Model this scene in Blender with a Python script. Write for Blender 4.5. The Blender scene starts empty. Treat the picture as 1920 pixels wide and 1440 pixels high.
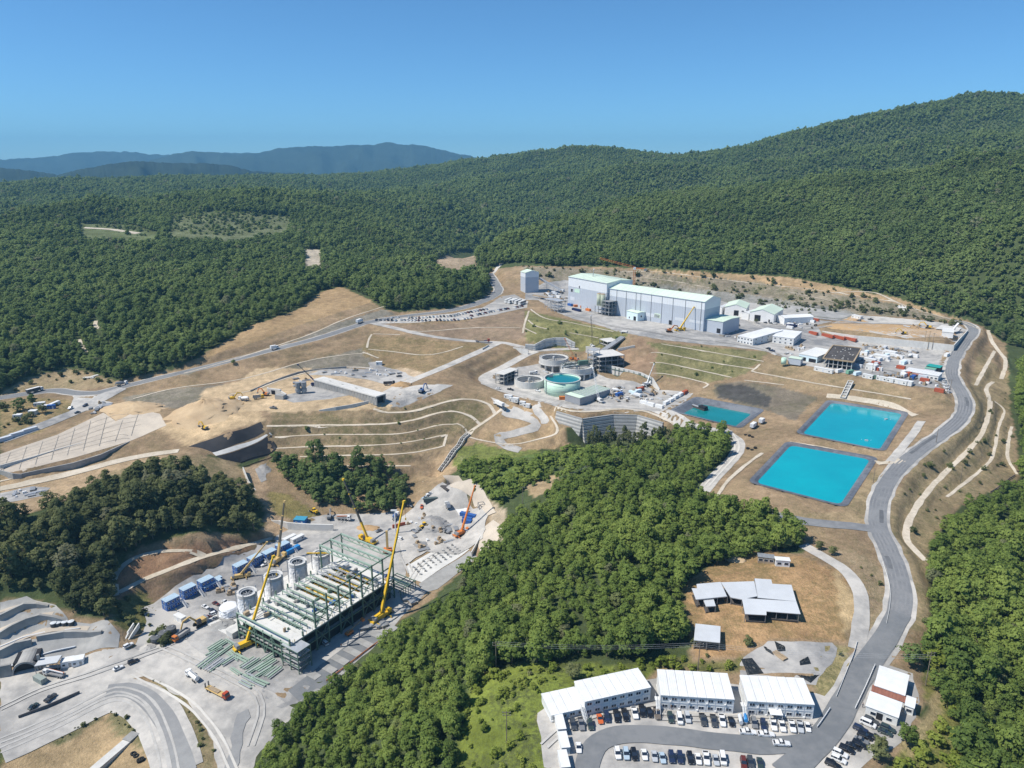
import bpy, bmesh, math, random
import numpy as np
from mathutils import Vector, Matrix, geometry

random.seed(7); RNG = np.random.default_rng(7)
SC = bpy.context.scene
COL = SC.collection

# ------------------------------------------------------------------ camera
CAMZ, FPX, HOR = 147.0, 1377.0, 310.0
PITCH = math.atan((720.0 - HOR) / FPX)
cam_d = bpy.data.cameras.new('camera'); cam = bpy.data.objects.new('camera', cam_d); COL.objects.link(cam)
cam.location = (0, 0, CAMZ); cam.rotation_euler = (math.pi/2 - PITCH, 0, 0)
cam_d.sensor_width = 36.0; cam_d.lens = 36.0 * FPX / 1920.0
cam_d.clip_start = 1.0; cam_d.clip_end = 60000.0
SC.camera = cam

# ------------------------------------------------------------------ sky, sun, exposure
SUN_EL, SUN_AZ = math.radians(54), math.radians(-102)      # azimuth from +Y towards +X: the sun stands to the left
w = bpy.data.worlds.new('World'); SC.world = w; w.use_nodes = True
nt = w.node_tree; nt.nodes.clear()
sky = nt.nodes.new('ShaderNodeTexSky'); sky.sky_type = 'NISHITA'; sky.sun_disc = False
sky.sun_elevation = SUN_EL; sky.sun_rotation = SUN_AZ; sky.altitude = 3000; sky.air_density = 1.0; sky.dust_density = 1.0; sky.ozone_density = 10.0
bg = nt.nodes.new('ShaderNodeBackground'); bg.inputs['Strength'].default_value = 0.1
wo = nt.nodes.new('ShaderNodeOutputWorld')
tint = nt.nodes.new('ShaderNodeMix'); tint.data_type = 'RGBA'; tint.blend_type = 'MULTIPLY'; tint.inputs[0].default_value = 1.0; tint.inputs[7].default_value = (.78, 1.0, .97, 1)   # white balance of the picture
nt.links.new(sky.outputs[0], tint.inputs[6]); nt.links.new(tint.outputs[2], bg.inputs[0]); nt.links.new(bg.outputs[0], wo.inputs[0])
sun_d = bpy.data.lights.new('sun', 'SUN'); sun_d.energy = 3.8; sun_d.angle = math.radians(0.53); sun_d.color = (1.0, 0.945, 0.85)
sun = bpy.data.objects.new('sun', sun_d); COL.objects.link(sun)
_sd = Vector((math.sin(SUN_AZ)*math.cos(SUN_EL), math.cos(SUN_AZ)*math.cos(SUN_EL), math.sin(SUN_EL)))
sun.rotation_euler = _sd.to_track_quat('Z', 'Y').to_euler(); sun.location = (-300, 200, 600)
SC.view_settings.view_transform = 'Standard'; SC.view_settings.look = 'None'
SC.view_settings.exposure = 0.58; SC.view_settings.gamma = 1.0; SC.view_settings.use_curve_mapping = False
SC.cycles.max_bounces = 5; SC.cycles.diffuse_bounces = 3; SC.cycles.volume_bounces = 0; SC.cycles.transparent_max_bounces = 4
SC.cycles.use_denoising = True
HAZE = 9.2e-5

# ------------------------------------------------------------------ pixel <-> world
SP, CP_ = math.sin(PITCH), math.cos(PITCH)
def ray(u, v):
    x = (np.asarray(u, float) - 960.0) / FPX; y = (720.0 - np.asarray(v, float)) / FPX
    return x, CP_ + y * SP, -SP + y * CP_
def at(u, v, z):
    dx, dy, dz = ray(u, v); t = (z - CAMZ) / dz
    return float(dx * t), float(dy * t), float(z)
def farpt(u, v, h, off=0.0):
    dx, dy, dz = ray(u, v); r = math.hypot(dx, dy)
    return dx / r * h, dy / r * h, CAMZ + h * dz / r + off
def project(x, y, z):
    dep = y * CP_ - (z - CAMZ) * SP; up = y * SP + (z - CAMZ) * CP_
    dep = np.where(dep < 1, 1, dep)
    return 960.0 + FPX * x / dep, 720.0 - FPX * up / dep, dep

# ------------------------------------------------------------------ terrain heights
CPS = []
def line(pts, step=22):
    for (a, b) in zip(pts, pts[1:]):
        n = max(1, int(math.hypot(b[0]-a[0], b[1]-a[1]) / step))
        for i in range(n):
            t = i / n; CPS.append(at(*[a[k] + (b[k]-a[k])*t for k in range(3)]))
    CPS.append(at(*pts[-1]))
def dots(z, *pts):
    for p in pts: CPS.append(at(p[0], p[1], z if len(p) < 3 else p[2]))
MAIN = [(1470,1450,0),(1530,1400,0),(1562,1360,0),(1594,1300,.3),(1629,1240,.8),(1667,1190,1.3),(1686,1150,1.8),(1692,1110,2.3),(1680,1060,3),(1660,1020,3.6),(1645,985,4.2),(1645,950,5),(1660,910,5.8),(1690,870,7),(1732,838,8),(1777,808,9.5),(1806,780,11),(1812,755,12.5),(1800,730,14.5),(1786,712,15.5),(1783,690,16.3),(1795,660,18),(1815,635,19.5),(1828,621,21),(1818,608,22),(1790,601,22)]
UPPER = [(0,746,1),(65,736,1.5),(105,731,1.5),(140,738,1.5),(180,738,2),(215,729,2.6),(300,708,6),(400,685,11),(515,655,17),(600,634,20),(690,603,24),(760,592,25),(850,583,26),(905,566,26),(938,548,26),(930,532,26.3),(917,512,27)]
BRANCH = [(690,604,24),(740,615,22),(790,628,19),(850,637,16),(900,641,15.5),(940,642,15),(985,652,13),(1010,658,11.5),(1045,655,11.5),(1085,654,11.5)]
DOWN1 = [(935,643,15),(880,668,13),(830,690,11),(785,708,8.5),(745,725,6.5),(700,752,5)]
DOWN2 = [(1005,659,11.5),(980,668,10),(950,686,7.2),(915,702,4.3),(902,712,3.4),(925,722,2.4),(965,735,1.5),(1040,755,.5),(1090,765,0),(1150,763,0),(1210,763,0),(1255,778,0),(1300,800,.5),(1370,812,1.5)]
for L in (MAIN, UPPER, BRANCH, DOWN1, DOWN2): line(L, 30)
dots(0,(1020,1440),(1150,1440),(1300,1440),(1640,1440),(1020,1345),(1230,1325),(1400,1335),(1540,1335),(1620,1335),(1690,1360),(1300,1390),(1200,1380),(1420,1390))
dots(1.3,(1020,1285),(1230,1245),(1390,1255)); dots(3,(1300,1210,2),(1300,1100),(1400,1180),(1400,1080,3.6),(1500,1060,4),(1560,1120,3.4),(1430,1040,4),(1560,1190,2))
POND1, Z1 = [(1404,904),(1476,828),(1645,858),(1585,951)], 5.5
POND2, Z2 = [(1493,812),(1553,750),(1703,773),(1658,846)], 6.8
POND3, Z3 = [(1256,770),(1305,744),(1433,768),(1388,803)], 2.0
for P, Z in ((POND1, Z1), (POND2, Z2), (POND3, Z3)):
    line([(u, v, Z) for u, v in P + P[:1]], 40)
line([(1180,628,22.5),(1240,637,21.5),(1350,650,20),(1440,657,18.5),(1461,663,17.5),(1503,685,17),(1618,709,16.5),(1717,727,16),(1775,741,15.5)], 30)
dots(3,(1310,737,3),(1250,735,1.5),(1230,725,1.5)); dots(1.5,(1118,702),(1160,710),(1222,725),(1100,720),(1050,740,1),(990,725,2),(1038,694,2),(960,705,3),(1180,745,.5))
dots(9,(1120,686),(1170,692),(1222,704,8))
line([(985,643,17),(1000,645,17.5),(1025,636,19),(1050,634,19),(1077,646,15)], 20)
dots(24,(1030,592),(1000,560,25),(1065,572,23.5),(1100,600,23.3),(1200,612,22.5),(1330,605,22),(1300,632,21),(1380,642,19.5),(1420,640,18.8),(1500,640,18),(1560,660,17),(1640,690,16.3),(1720,690,16.3),(1150,560,23.5),(960,560,25.5),(720,600,24.7),(820,598,25),(920,586,25.5),(985,570,25.6),(1060,540,25))
line([(1530,628,17.5),(1600,640,17),(1653,647,16.6),(1729,655,16.6),(1787,660,17)], 25); line([(1545,612,22),(1600,621,22),(1653,629,22),(1715,637,22),(1793,645,22),(1812,618,22)], 25)
dots(22,(1600,592),(1700,600),(1780,606),(1700,620),(1620,610)); dots(20.5,(1440,590,21),(1400,572,22),(1500,600,20.5),(1560,605,21))
line([(960,508,36),(1040,505,41),(1120,502,42),(1200,505,43),(1290,510,43),(1400,516,42),(1480,522,41),(1600,545,36),(1680,560,32),(1760,588,26),(1840,612,22),(1880,648,16),(1893,700,9)], 40)
dots(24,(1200,545,25),(1280,548,24)); dots(32,(1300,532,32),(1420,540,32),(1540,560,30))
# sand platform, terraces
dots(5,(500,745,4),(600,740,5),(760,715,6.5),(680,690,7),(560,705,6),(450,735,3),(400,748,2),(640,712,6),(720,685,7.2)); line([(380,770,1),(440,768,2.5),(520,768,3),(650,764,4),(740,760,4),(800,742,5.5),(850,724,6.5),(905,722,4.5),(945,745,2)], 30)
line([(505,862,-17),(580,866,-17.5),(640,868,-18),(760,850,-15.5),(800,842,-16),(838,820,-13),(880,800,-9),(905,812,-10)], 30); dots(-24,(800,890),(770,900,-27),(840,880,-21))
dots(-15,(960,832),(900,828,-15.5),(1020,825,-15),(1060,800,-11),(1040,790,-9.5),(950,795,-9),(1000,775,-5),(935,765,-2.5),(990,800,-9),(970,815,-12))
line([(1042,768,-1.2),(1092,782,-1.2),(1160,774,-1),(1241,788,-.8)], 20); line([(1060,806,-11),(1092,838,-16),(1160,836,-15),(1241,836,-11)], 22)
# valley site
dots(-34,(270,1130),(300,1165),(400,1060),(520,1000),(650,985),(745,975),(560,1030),(700,1100),(790,1115),(600,1235),(480,1300),(350,1210),(440,1130),(620,1080),(540,1180),(520,1250),(400,1270),(690,1180),(640,1215))
dots(-32.5,(780,960),(850,935),(885,965),(870,1005),(815,905,-31),(760,1000),(820,1060))
line([(835,893,-19),(875,905,-18),(905,925,-20),(925,962,-23),(940,1000,-24)], 18)
line([(480,1450,-36),(520,1380,-35.5),(560,1340,-35),(610,1288,-35),(720,1190,-34.6),(780,1150,-34),(850,1090,-33),(905,1045,-31)], 30)
dots(-36,(0,1440,-39),(150,1440,-41),(300,1440,-37),(330,1330),(200,1290,-35.5),(0,1390,-37),(60,1330),(0,1262),(130,1250,-35.5),(230,1252,-35),(420,1440),(180,1380,-39.5),(250,1350,-38))
dots(-22,(0,1125),(100,1150,-24),(60,1200,-30),(200,1185,-28),(150,1212,-33),(0,1190,-29),(0,1240,-34.5),(215,1160,-27),(250,1190,-33.5),(120,1235,-35))
dots(-9,(0,1090,-17),(0,970),(130,1000,-13),(250,990,-17.5),(130,935),(230,897,-8),(340,858,-7),(430,900,-14),(480,960,-26),(495,1000,-30),(300,990,-18),(215,1080,-24),(180,1130,-24),(60,1070,-16),(380,960,-17),(455,880,-16),(470,910,-22))
dots(-21,(260,1030),(360,1000,-19),(390,1012,-21),(330,1060,-26),(230,1110,-29),(280,1100,-31),(440,1030,-28),(500,1010,-29.5))
line([(0,907,-11),(40,902,-11),(120,887,-10),(190,868,-9),(250,850,-8.5),(340,842,-8)], 30)
line([(0,852,-6),(108,815,-4),(194,774,-1),(240,768,0),(300,778,0),(315,800,-2.5),(245,826,-5.5),(140,858,-6.5),(37,888,-7.5)], 30)
line([(0,822,-4),(60,802,-3),(130,772,-1.5),(180,748,0)], 30); dots(-7,(352,840,-7),(430,812,-2),(490,790,0),(400,850,-9),(507,815,-5.5),(517,842,-13),(450,872,-16))
dots(6,(130,697),(60,715,4),(190,702,6),(60,770,0),(20,790,-1),(110,765,0.5))
# left forest, valley forest, hills
dots(10,(0,700),(100,660,16),(230,692,8),(330,682,13),(200,600,25),(0,600,25),(420,637,22),(480,602,28),(560,577,31),(600,545,34),(640,537,35),(720,575,30),(750,581,28),(800,560,32),(850,520,36),(905,548,30),(400,560,34),(100,540,34))
dots(40,(0,500),(300,500,42),(550,480,45),(860,485,36),(920,505,33),(200,430,58),(450,420,62),(0,420,58),(600,400,70),(300,380,76),(0,370,78),(600,352,94),(720,430,60))
SKYL = [(2120,240,1900),(1990,202,1950),(1920,181,2000),(1860,171,2000),(1800,179,1980),(1700,201,1950),(1600,226,1920),(1540,243,1900),(1450,256,1960),(1330,273,2100),(1280,280,2150),(1200,277,2200),(1140,267,2250),(1060,271,2300),(990,278,2400),(940,287,2500),(870,294,2600),(830,305,2700),(760,312,2750),(650,321,2800),(560,323,2800),(470,323,2750),(300,328,2650),(150,331,2550),(0,341,2400),(-120,345,2400)]
for u, v, h in SKYL:
    CPS.append(farpt(u, v+11, h)); x, y, z = farpt(u, v+11, h*1.25, -60-40*(v < 290)); CPS.append((x, y, min(z, 260)))
for u, v, h in [(860,478,880),(950,442,980),(1050,407,1080),(1160,380,1150),(1300,352,1300),(1480,350,1200),(1620,338,1150),(1760,345,1080)]:
    CPS.append(farpt(u, v+4, h)); CPS.append(farpt(u, v, h+150, -38)); CPS.append(farpt(u, v, h+330, -20))
for u, v, h in [(1180,318,1750),(1300,310,1720),(1420,305,1680),(1560,290,1650),(1700,262,1650),(1830,255,1600)]:
    CPS.append(farpt(u, v+4, h)); CPS.append(farpt(u, v, h+130, -34))
for u, v, h in [(40,405,1280),(200,398,1300),(330,388,1420),(480,378,1500),(560,368,1650)]:
    CPS.append(farpt(u, v+3, h)); CPS.append(farpt(u, v, h+170, -22))
for u, v, h in [(640,375,1750),(760,352,1900),(880,335,2000),(1000,322,2000)]:
    CPS.append(farpt(u, v+3, h)); CPS.append(farpt(u, v, h+180, -26))
dots(57,(1800,500,56.6),(1800,400,97),(1300,450,60),(1500,440,68),(1650,460,66),(1100,470,50),(1900,540,48)); CPS.append(farpt(1800,300,1130)); CPS.append(farpt(1920,300,1130)); CPS.append(farpt(1920,420,800))
# ridge forest
dots(0,(1250,1240,1),(1150,1245),(1050,1255,-1),(950,1265,-3),(900,1330,-3),(1000,1400,-.5),(850,1440,-8),(700,1440,-20),(600,1440,-29),(1100,1100,-2),(1200,1050),(1000,1150,-5),(900,1200,-10),(800,1300,-16),(700,1350,-24),(1000,1020,-14),(1100,950,-8),(1200,900,-6),(1300,950,-1),(1300,1050,1),(1400,1000,1),(1480,1020,2.5),(1200,860,-8),(1120,870,-14),(1050,870,-16),(980,880,-17),(940,920,-21),(1330,850,-2),(1350,805,.5),(1330,905,2),(1385,845,2))
line([(1630,992,4.2),(1570,985,4),(1500,978,3.8),(1420,960,3.2)], 40)
# right-hand fill slope and wood
dots(1,(1720,1045,.5),(1698,1005),(1710,965,1.2),(1740,920,1.3),(1793,868,1.8),(1835,826,4),(1853,784,6),(1859,751,8),(1847,726,10),(1865,657,11),(1853,619,18),(1888,678,7),(1877,711,6),(1865,862,-3),(1875,790,2),(1887,769,2.5),(1905,883,-6),(1896,802,-1))
dots(-4,(1920,950,-8),(1800,980),(1760,1100,-3),(1800,1200,-3),(1740,1250,-1),(1900,1300,-5),(1800,1400,-3),(1725,1400,-1),(1900,1440,-5),(1920,700,3),(1920,640,14),(1850,1050,-5))
CPS += [(0,40,-14),(-120,120,-42),(-60,60,-34),(150,60,-4),(260,120,-6),(-420,330,-12),(-600,600,25),(460,300,-8),(600,500,30),(1200,1000,170),(-900,300,5),(0,-900,0),(900,-500,20),(-900,-900,0),(-1500,2500,60),(2600,2300,250)]
for k in range(14):
    a = k / 14 * 2 * math.pi; CPS.append((5500*math.sin(a), 5500*math.cos(a), 10)); CPS.append((12500*math.sin(a), 12500*math.cos(a), 0))
A = np.array(CPS, float)
key = np.round(A[:, :2] / 1.2); _, ui = np.unique(key, axis=0, return_index=True); A = A[np.sort(ui)]
R = np.hypot(A[:, None, 0]-A[None, :, 0], A[:, None, 1]-A[None, :, 1])
n = len(A); M = np.zeros((n+1, n+1)); M[:n, :n] = -R - 0.6*np.eye(n)*-1; M[:n, n] = 1; M[n, :n] = 1
COEF = np.linalg.solve(M, np.append(A[:, 2], 0.0))
def rbf(x, y):
    out = np.empty(len(x))
    for i in range(0, len(x), 12000):
        xs, ys = x[i:i+12000, None], y[i:i+12000, None]
        out[i:i+12000] = -np.sqrt((xs-A[None, :, 0])**2 + (ys-A[None, :, 1])**2) @ COEF[:n] + COEF[n]
    return out
def grow(start, step, ratio, end):
    o = []; s = step; p = start
    while abs(p) < end: p = p + s; s *= ratio; o.append(p)
    return o
XS = np.array(sorted(grow(-430, -2.2, 1.075, 11000) + list(np.arange(-430, 521, 2.0)) + grow(520, 2.2, 1.075, 11000)))
YS = np.array(sorted(grow(112, -4, 1.25, 4000) + list(np.arange(112, 761, 2.0)) + grow(760, 2.1, 1.026, 11600)))
NX, NY = len(XS), len(YS)
GX, GY = np.meshgrid(XS, YS)          # (NY, NX)
H = rbf(GX.ravel(), GY.ravel()).reshape(NY, NX)

def vnoise(x, y, seed=0):
    """value noise in [-1, 1]"""
    xi, yi = np.floor(x).astype(np.int64), np.floor(y).astype(np.int64); fx, fy = x - xi, y - yi
    fx = fx*fx*(3-2*fx); fy = fy*fy*(3-2*fy)
    def h(a, b):
        k = (a*374761393 + b*668265263 + seed*974711) & 0x7fffffff
        k = ((k ^ (k >> 13)) * 1274126177) & 0x7fffffff
        return ((k ^ (k >> 16)) % 65536) / 32768.0 - 1.0
    return (h(xi, yi)*(1-fx)+h(xi+1, yi)*fx)*(1-fy) + (h(xi, yi+1)*(1-fx)+h(xi+1, yi+1)*fx)*fy
DIST = np.hypot(GX, GY)
wild = np.clip((DIST-760)/450, 0, 1) * np.clip((2100-DIST)/500, 0.25, 1) * (DIST < 5200)
H += wild * (26*vnoise(GX/260+.5*vnoise(GX/300, GY/300, 8), GY/430, 3) + 10*vnoise(GX/110, GY/150, 5))
H += 0.05*vnoise(GX/9, GY/9, 9)*(DIST < 900)

def Hat(x, y):
    x = np.asarray(x, float); y = np.asarray(y, float)
    i = np.clip(np.searchsorted(XS, x)-1, 0, NX-2); j = np.clip(np.searchsorted(YS, y)-1, 0, NY-2)
    fx = (x-XS[i])/(XS[i+1]-XS[i]); fy = (y-YS[j])/(YS[j+1]-YS[j])
    a, b, c, d = H[j, i], H[j, i+1], H[j+1, i+1], H[j+1, i]
    # triangles (a,b,c) and (a,c,d)
    return np.where(fx >= fy, a + (b-a)*fx + (c-b)*fy, a + (c-d)*fx + (d-a)*fy)
def hit(u, v):
    """where the sight line of a picture point meets the ground"""
    u = np.atleast_1d(np.asarray(u, float)); v = np.atleast_1d(np.asarray(v, float))
    dx, dy, dz = ray(u, v); t = np.full(u.shape, 90.0); done = np.zeros(u.shape, bool); tp = t.copy()
    for _ in range(1500):
        zt = CAMZ + dz*t; below = zt < Hat(dx*t, dy*t)
        done |= below
        if done.all(): break
        tp = np.where(done, tp, t); t = np.where(done, t, t + np.maximum(1.2, t*0.004))
        if t.max() > 9000: break
    lo, hi = tp, t
    for _ in range(14):
        m = (lo+hi)/2; b = CAMZ + dz*m < Hat(dx*m, dy*m); hi = np.where(b, m, hi); lo = np.where(b, lo, m)
    return np.stack([dx*hi, dy*hi, Hat(dx*hi, dy*hi)], 1)
def G(u, v):
    p = hit(u, v)[0]; return Vector(p)
def seg_near(px, py, P):
    """distance and height of the nearest place on polyline P (k,3) for points px, py"""
    bd = np.full(px.shape, 1e9); bz = np.zeros(px.shape)
    for a, b in zip(P, P[1:]):
        ex, ey = b[0]-a[0], b[1]-a[1]; L2 = ex*ex+ey*ey+1e-9
        t = np.clip(((px-a[0])*ex+(py-a[1])*ey)/L2, 0, 1)
        d = np.hypot(px-a[0]-t*ex, py-a[1]-t*ey); m = d < bd
        bd = np.where(m, d, bd); bz = np.where(m, a[2]+(b[2]-a[2])*t, bz)
    return bd, bz
def smooth_line(P, k=3, step=3.0):
    P = np.array(P, float); 
    for _ in range(k):                                       # Chaikin
        Q = [P[0]]
        for a, b in zip(P, P[1:]): Q += [a*.75+b*.25, a*.25+b*.75]
        Q.append(P[-1]); P = np.array(Q)
    d = np.r_[0, np.cumsum(np.hypot(*(np.diff(P[:, :2], axis=0).T)))]
    s = np.linspace(0, d[-1], max(2, int(d[-1]/step)+1))
    return np.stack([np.interp(s, d, P[:, i]) for i in range(3)], 1)
def flatten_line(P, half, blend):
    x0, x1 = P[:, 0].min()-half-blend, P[:, 0].max()+half+blend; y0, y1 = P[:, 1].min()-half-blend, P[:, 1].max()+half+blend
    i0, i1 = np.searchsorted(XS, [x0, x1]); j0, j1 = np.searchsorted(YS, [y0, y1])
    gx, gy = GX[j0:j1, i0:i1], GY[j0:j1, i0:i1]
    d, z = seg_near(gx, gy, P); wgt = np.clip(1-(d-half)/blend, 0, 1); wgt = wgt*wgt*(3-2*wgt)
    H[j0:j1, i0:i1] = H[j0:j1, i0:i1]*(1-wgt) + z*wgt
def inside(px, py, poly):
    c = np.zeros(px.shape, bool); k = len(poly)
    for i in range(k):
        x1, y1 = poly[i][:2]; x2, y2 = poly[(i+1) % k][:2]
        if y1 == y2: continue
        c ^= ((y1 > py) != (y2 > py)) & (px < (x2-x1)*(py-y1)/(y2-y1)+x1)
    return c
def flatten_poly(poly, z, blend=3.0, grow_by=0.0):
    P = np.array([(p[0], p[1], 0) for p in poly] + [(poly[0][0], poly[0][1], 0)])
    x0, y0 = P[:, :2].min(0)-blend-2; x1, y1 = P[:, :2].max(0)+blend+2
    i0, i1 = np.searchsorted(XS, [x0, x1]); j0, j1 = np.searchsorted(YS, [y0, y1])
    gx, gy = GX[j0:j1, i0:i1], GY[j0:j1, i0:i1]
    d, _ = seg_near(gx, gy, P); d = np.where(inside(gx, gy, poly), 0, d)
    wgt = np.clip(1-(d-grow_by)/blend, 0, 1)
    H[j0:j1, i0:i1] = H[j0:j1, i0:i1]*(1-wgt) + z*wgt
# ------------------------------------------------------------------ rough natural slopes
sy, sx = np.gradient(H, YS, XS); slope = np.clip((np.hypot(sx, sy)-.16)/.2, 0, 1)*(DIST < 800)
_u, _v, _ = project(GX, GY, H)
for _q in ([(335,850),(440,785),(525,778),(530,880),(440,890)], [(735,1070),(735,960),(800,890),(850,880),(930,950),(950,1010),(890,1060),(800,1110)], [(890,690),(1000,640),(1100,650),(1240,715),(1320,740),(1260,790),(1040,770),(890,735)], [(0,1110),(120,1130),(240,1170),(260,1260),(0,1270)], [(260,1100),(560,960),(760,950),(810,1120),(560,1330),(250,1230)], [(960,500),(1100,580),(1480,690),(1800,745),(1850,600),(1500,560),(1050,500)]): slope[inside(_u, _v, _q) & (DIST < 800)] = 0
H += slope*(.45*vnoise(GX/4.2, GY/4.2, 13) + .55*vnoise(GX/10, GY/10, 14))
_u, _v, _ = project(GX, GY, H)                                  # narrow cut benches between the drained ones
for _q, _p in (([(505,772),(700,770),(850,745),(925,765),(905,800),(840,850),(760,868),(640,880),(520,866)], 2.7), ([(1200,512),(1480,526),(1640,560),(1600,585),(1400,560),(1200,545)], 3.2), ([(985,590),(1160,630),(1080,650),(990,630)], 2.6), ([(1215,645),(1430,668),(1390,705),(1240,700)], 2.4), ([(360,700),(640,610),(690,640),(500,690),(300,730)], 3.0)):
    _m = inside(_u, _v, _q) & (DIST < 800); _f = H/_p - np.floor(H/_p); _s = np.clip((_f-.32)/.36, 0, 1); H[_m] = (H*.25 + .75*_p*(np.floor(H/_p) + _s*_s*(3-2*_s)))[_m]
# ------------------------------------------------------------------ materials
MATS = {}
def mat(name, col, rough=0.8, var=0.12, scale=0.6, bump=0.0, metal=0.0, spec=0.3, col2=None, stretch=None, coords='Object', coat=0.0):
    """plain procedural material: two tones broken up by noise at two scales, a little relief"""
    if name in MATS: return MATS[name]
    m = bpy.data.materials.new(name); m.use_nodes = True; t = m.node_tree; L = t.links.new
    b = t.nodes['Principled BSDF']; b.inputs['Roughness'].default_value = rough; b.inputs['Metallic'].default_value = metal
    b.inputs['Specular IOR Level'].default_value = spec; b.inputs['Coat Weight'].default_value = coat
    tc = t.nodes.new('ShaderNodeTexCoord'); src = tc.outputs['Object']
    if coords == 'World':
        g = t.nodes.new('ShaderNodeNewGeometry'); src = g.outputs['Position']
    if stretch:
        mp = t.nodes.new('ShaderNodeMapping'); mp.inputs['Scale'].default_value = stretch; L(src, mp.inputs[0]); src = mp.outputs[0]
    n1 = t.nodes.new('ShaderNodeTexNoise'); n1.inputs['Scale'].default_value = scale; n1.inputs['Detail'].default_value = 6; n1.inputs['Roughness'].default_value = 0.65; L(src, n1.inputs['Vector'])
    n2 = t.nodes.new('ShaderNodeTexNoise'); n2.inputs['Scale'].default_value = scale*0.13; n2.inputs['Detail'].default_value = 3; L(src, n2.inputs['Vector'])
    mx = t.nodes.new('ShaderNodeMath'); mx.operation = 'ADD'; L(n1.outputs[0], mx.inputs[0]); L(n2.outputs[0], mx.inputs[1])
    rmp = t.nodes.new('ShaderNodeMapRange'); rmp.inputs[1].default_value = 0.82; rmp.inputs[2].default_value = 1.18; L(mx.outputs[0], rmp.inputs[0])
    c = t.nodes.new('ShaderNodeMix'); c.data_type = 'RGBA'; L(rmp.outputs[0], c.inputs[0])
    lo = [max(0, x*(1-var)) for x in col] if col2 is None else list(col2); hi = [min(1, x*(1+var)) for x in col] if col2 is None else list(col)
    c.inputs[6].default_value = (*lo, 1); c.inputs[7].default_value = (*hi, 1)
    L(c.outputs[2], b.inputs['Base Color'])
    if bump:
        bp = t.nodes.new('ShaderNodeBump'); bp.inputs['Strength'].default_value = min(1, bump); bp.inputs['Distance'].default_value = 0.15; L(n1.outputs[0], bp.inputs['Height']); L(bp.outputs[0], b.inputs['Normal'])
    MATS[name] = m; return m
def srgb(r, g, b):
    f = lambda c: (c/255/12.92) if c/255 <= .04045 else ((c/255+.055)/1.055)**2.4
    return (f(r), f(g), f(b))
M_ASPH = mat('asphalt', (.155,.165,.175), .85, .16, .35, .2, coords='World', col2=(.21,.215,.22))
M_ASPH2 = mat('worn_asphalt', (.16,.165,.175), .85, .16, .25, .2, coords='World', col2=(.235,.24,.245))
M_GRAV = mat('pale_gravel', (.55,.52,.475), .9, .1, .16, .5, coords='World', col2=(.31,.30,.285))
M_GRAV2 = mat('grey_gravel', (.47,.45,.42), .9, .1, .16, .5, coords='World', col2=(.23,.228,.228))
M_DAMP = mat('damp_gravel', (.24,.24,.24), .8, .1, .3, .3, coords='World', col2=(.30,.30,.295))
M_PATH = mat('chalky_path', (.62,.55,.45), .9, .1, .5, .4, coords='World', col2=(.46,.40,.31))
M_CONC = mat('concrete', (.58,.505,.41), .85, .08, .16, .2, coords='World', col2=(.44,.385,.32))
M_CONCW = mat('pale_concrete', (.66,.645,.61), .85, .08, .5, .15, col2=(.54,.53,.50))
M_CONCG = mat('grey_concrete', (.36,.355,.34), .85, .08, .4, .2, col2=(.27,.265,.255))
M_SHOT = mat('sprayed_concrete', (.40,.39,.37), .9, .1, .18, .6, coords='World', col2=(.26,.26,.255))
M_SOIL = mat('orange_soil', (.50,.33,.17), .95, .1, .18, .5, coords='World', col2=(.36,.24,.13))
M_SAND = mat('sandy_fill', (.56,.42,.26), .95, .1, .12, .4, coords='World', col2=(.43,.31,.19))
M_LINER = mat('liner_sheet', (.10,.11,.13), .55, .2, .35, .2, coords='World', col2=(.19,.20,.22))
M_BLACK = mat('black_membrane', (.012,.013,.017), .7, .3, .3, .4, coords='World', col2=(.028,.027,.03))
M_WATER = {}
def water_mat(name, c1, c2):
    m = mat(name, c1, .09, .1, .03, 0, coords='World', col2=c2, spec=.5)
    if not M_WATER.get(name):
        t = m.node_tree; n = t.nodes.new('ShaderNodeTexNoise'); n.inputs['Scale'].default_value = .9; n.inputs['Detail'].default_value = 3; g = t.nodes.new('ShaderNodeNewGeometry'); t.links.new(g.outputs['Position'], n.inputs['Vector']); bp = t.nodes.new('ShaderNodeBump'); bp.inputs['Strength'].default_value = .25; bp.inputs['Distance'].default_value = .06; t.links.new(n.outputs[0], bp.inputs['Height']); t.links.new(bp.outputs[0], t.nodes['Principled BSDF'].inputs['Normal']); M_WATER[name] = 1
    return m

# ------------------------------------------------------------------ mesh helpers
def new_obj(name, verts, faces, m, parent=None, smooth=False):
    me = bpy.data.meshes.new(name); me.from_pydata([tuple(v) for v in verts], [], faces); me.update()
    if m is not None: me.materials.append(m)
    if smooth:
        me.polygons.foreach_set('use_smooth', [True]*len(me.polygons))
    o = bpy.data.objects.new(name, me); COL.objects.link(o)
    if parent is not None: o.parent = parent
    return o
def tag(o, label=None, cat=None, group=None, kind=None):
    if label: o['label'] = label
    if cat: o['category'] = cat
    if group: o['group'] = group
    if kind: o['kind'] = kind
    return o
def struct(o, label=None): return tag(o, label, None, None, 'structure')
def px_line(pts, step=3.0, k=2):
    """smooth ground line through picture points (u, v) or (u, v, z)"""
    if len(pts[0]) == 3: P = [at(*p) for p in pts]
    else: P = hit([p[0] for p in pts], [p[1] for p in pts])
    return smooth_line(P, k, step)
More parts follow.
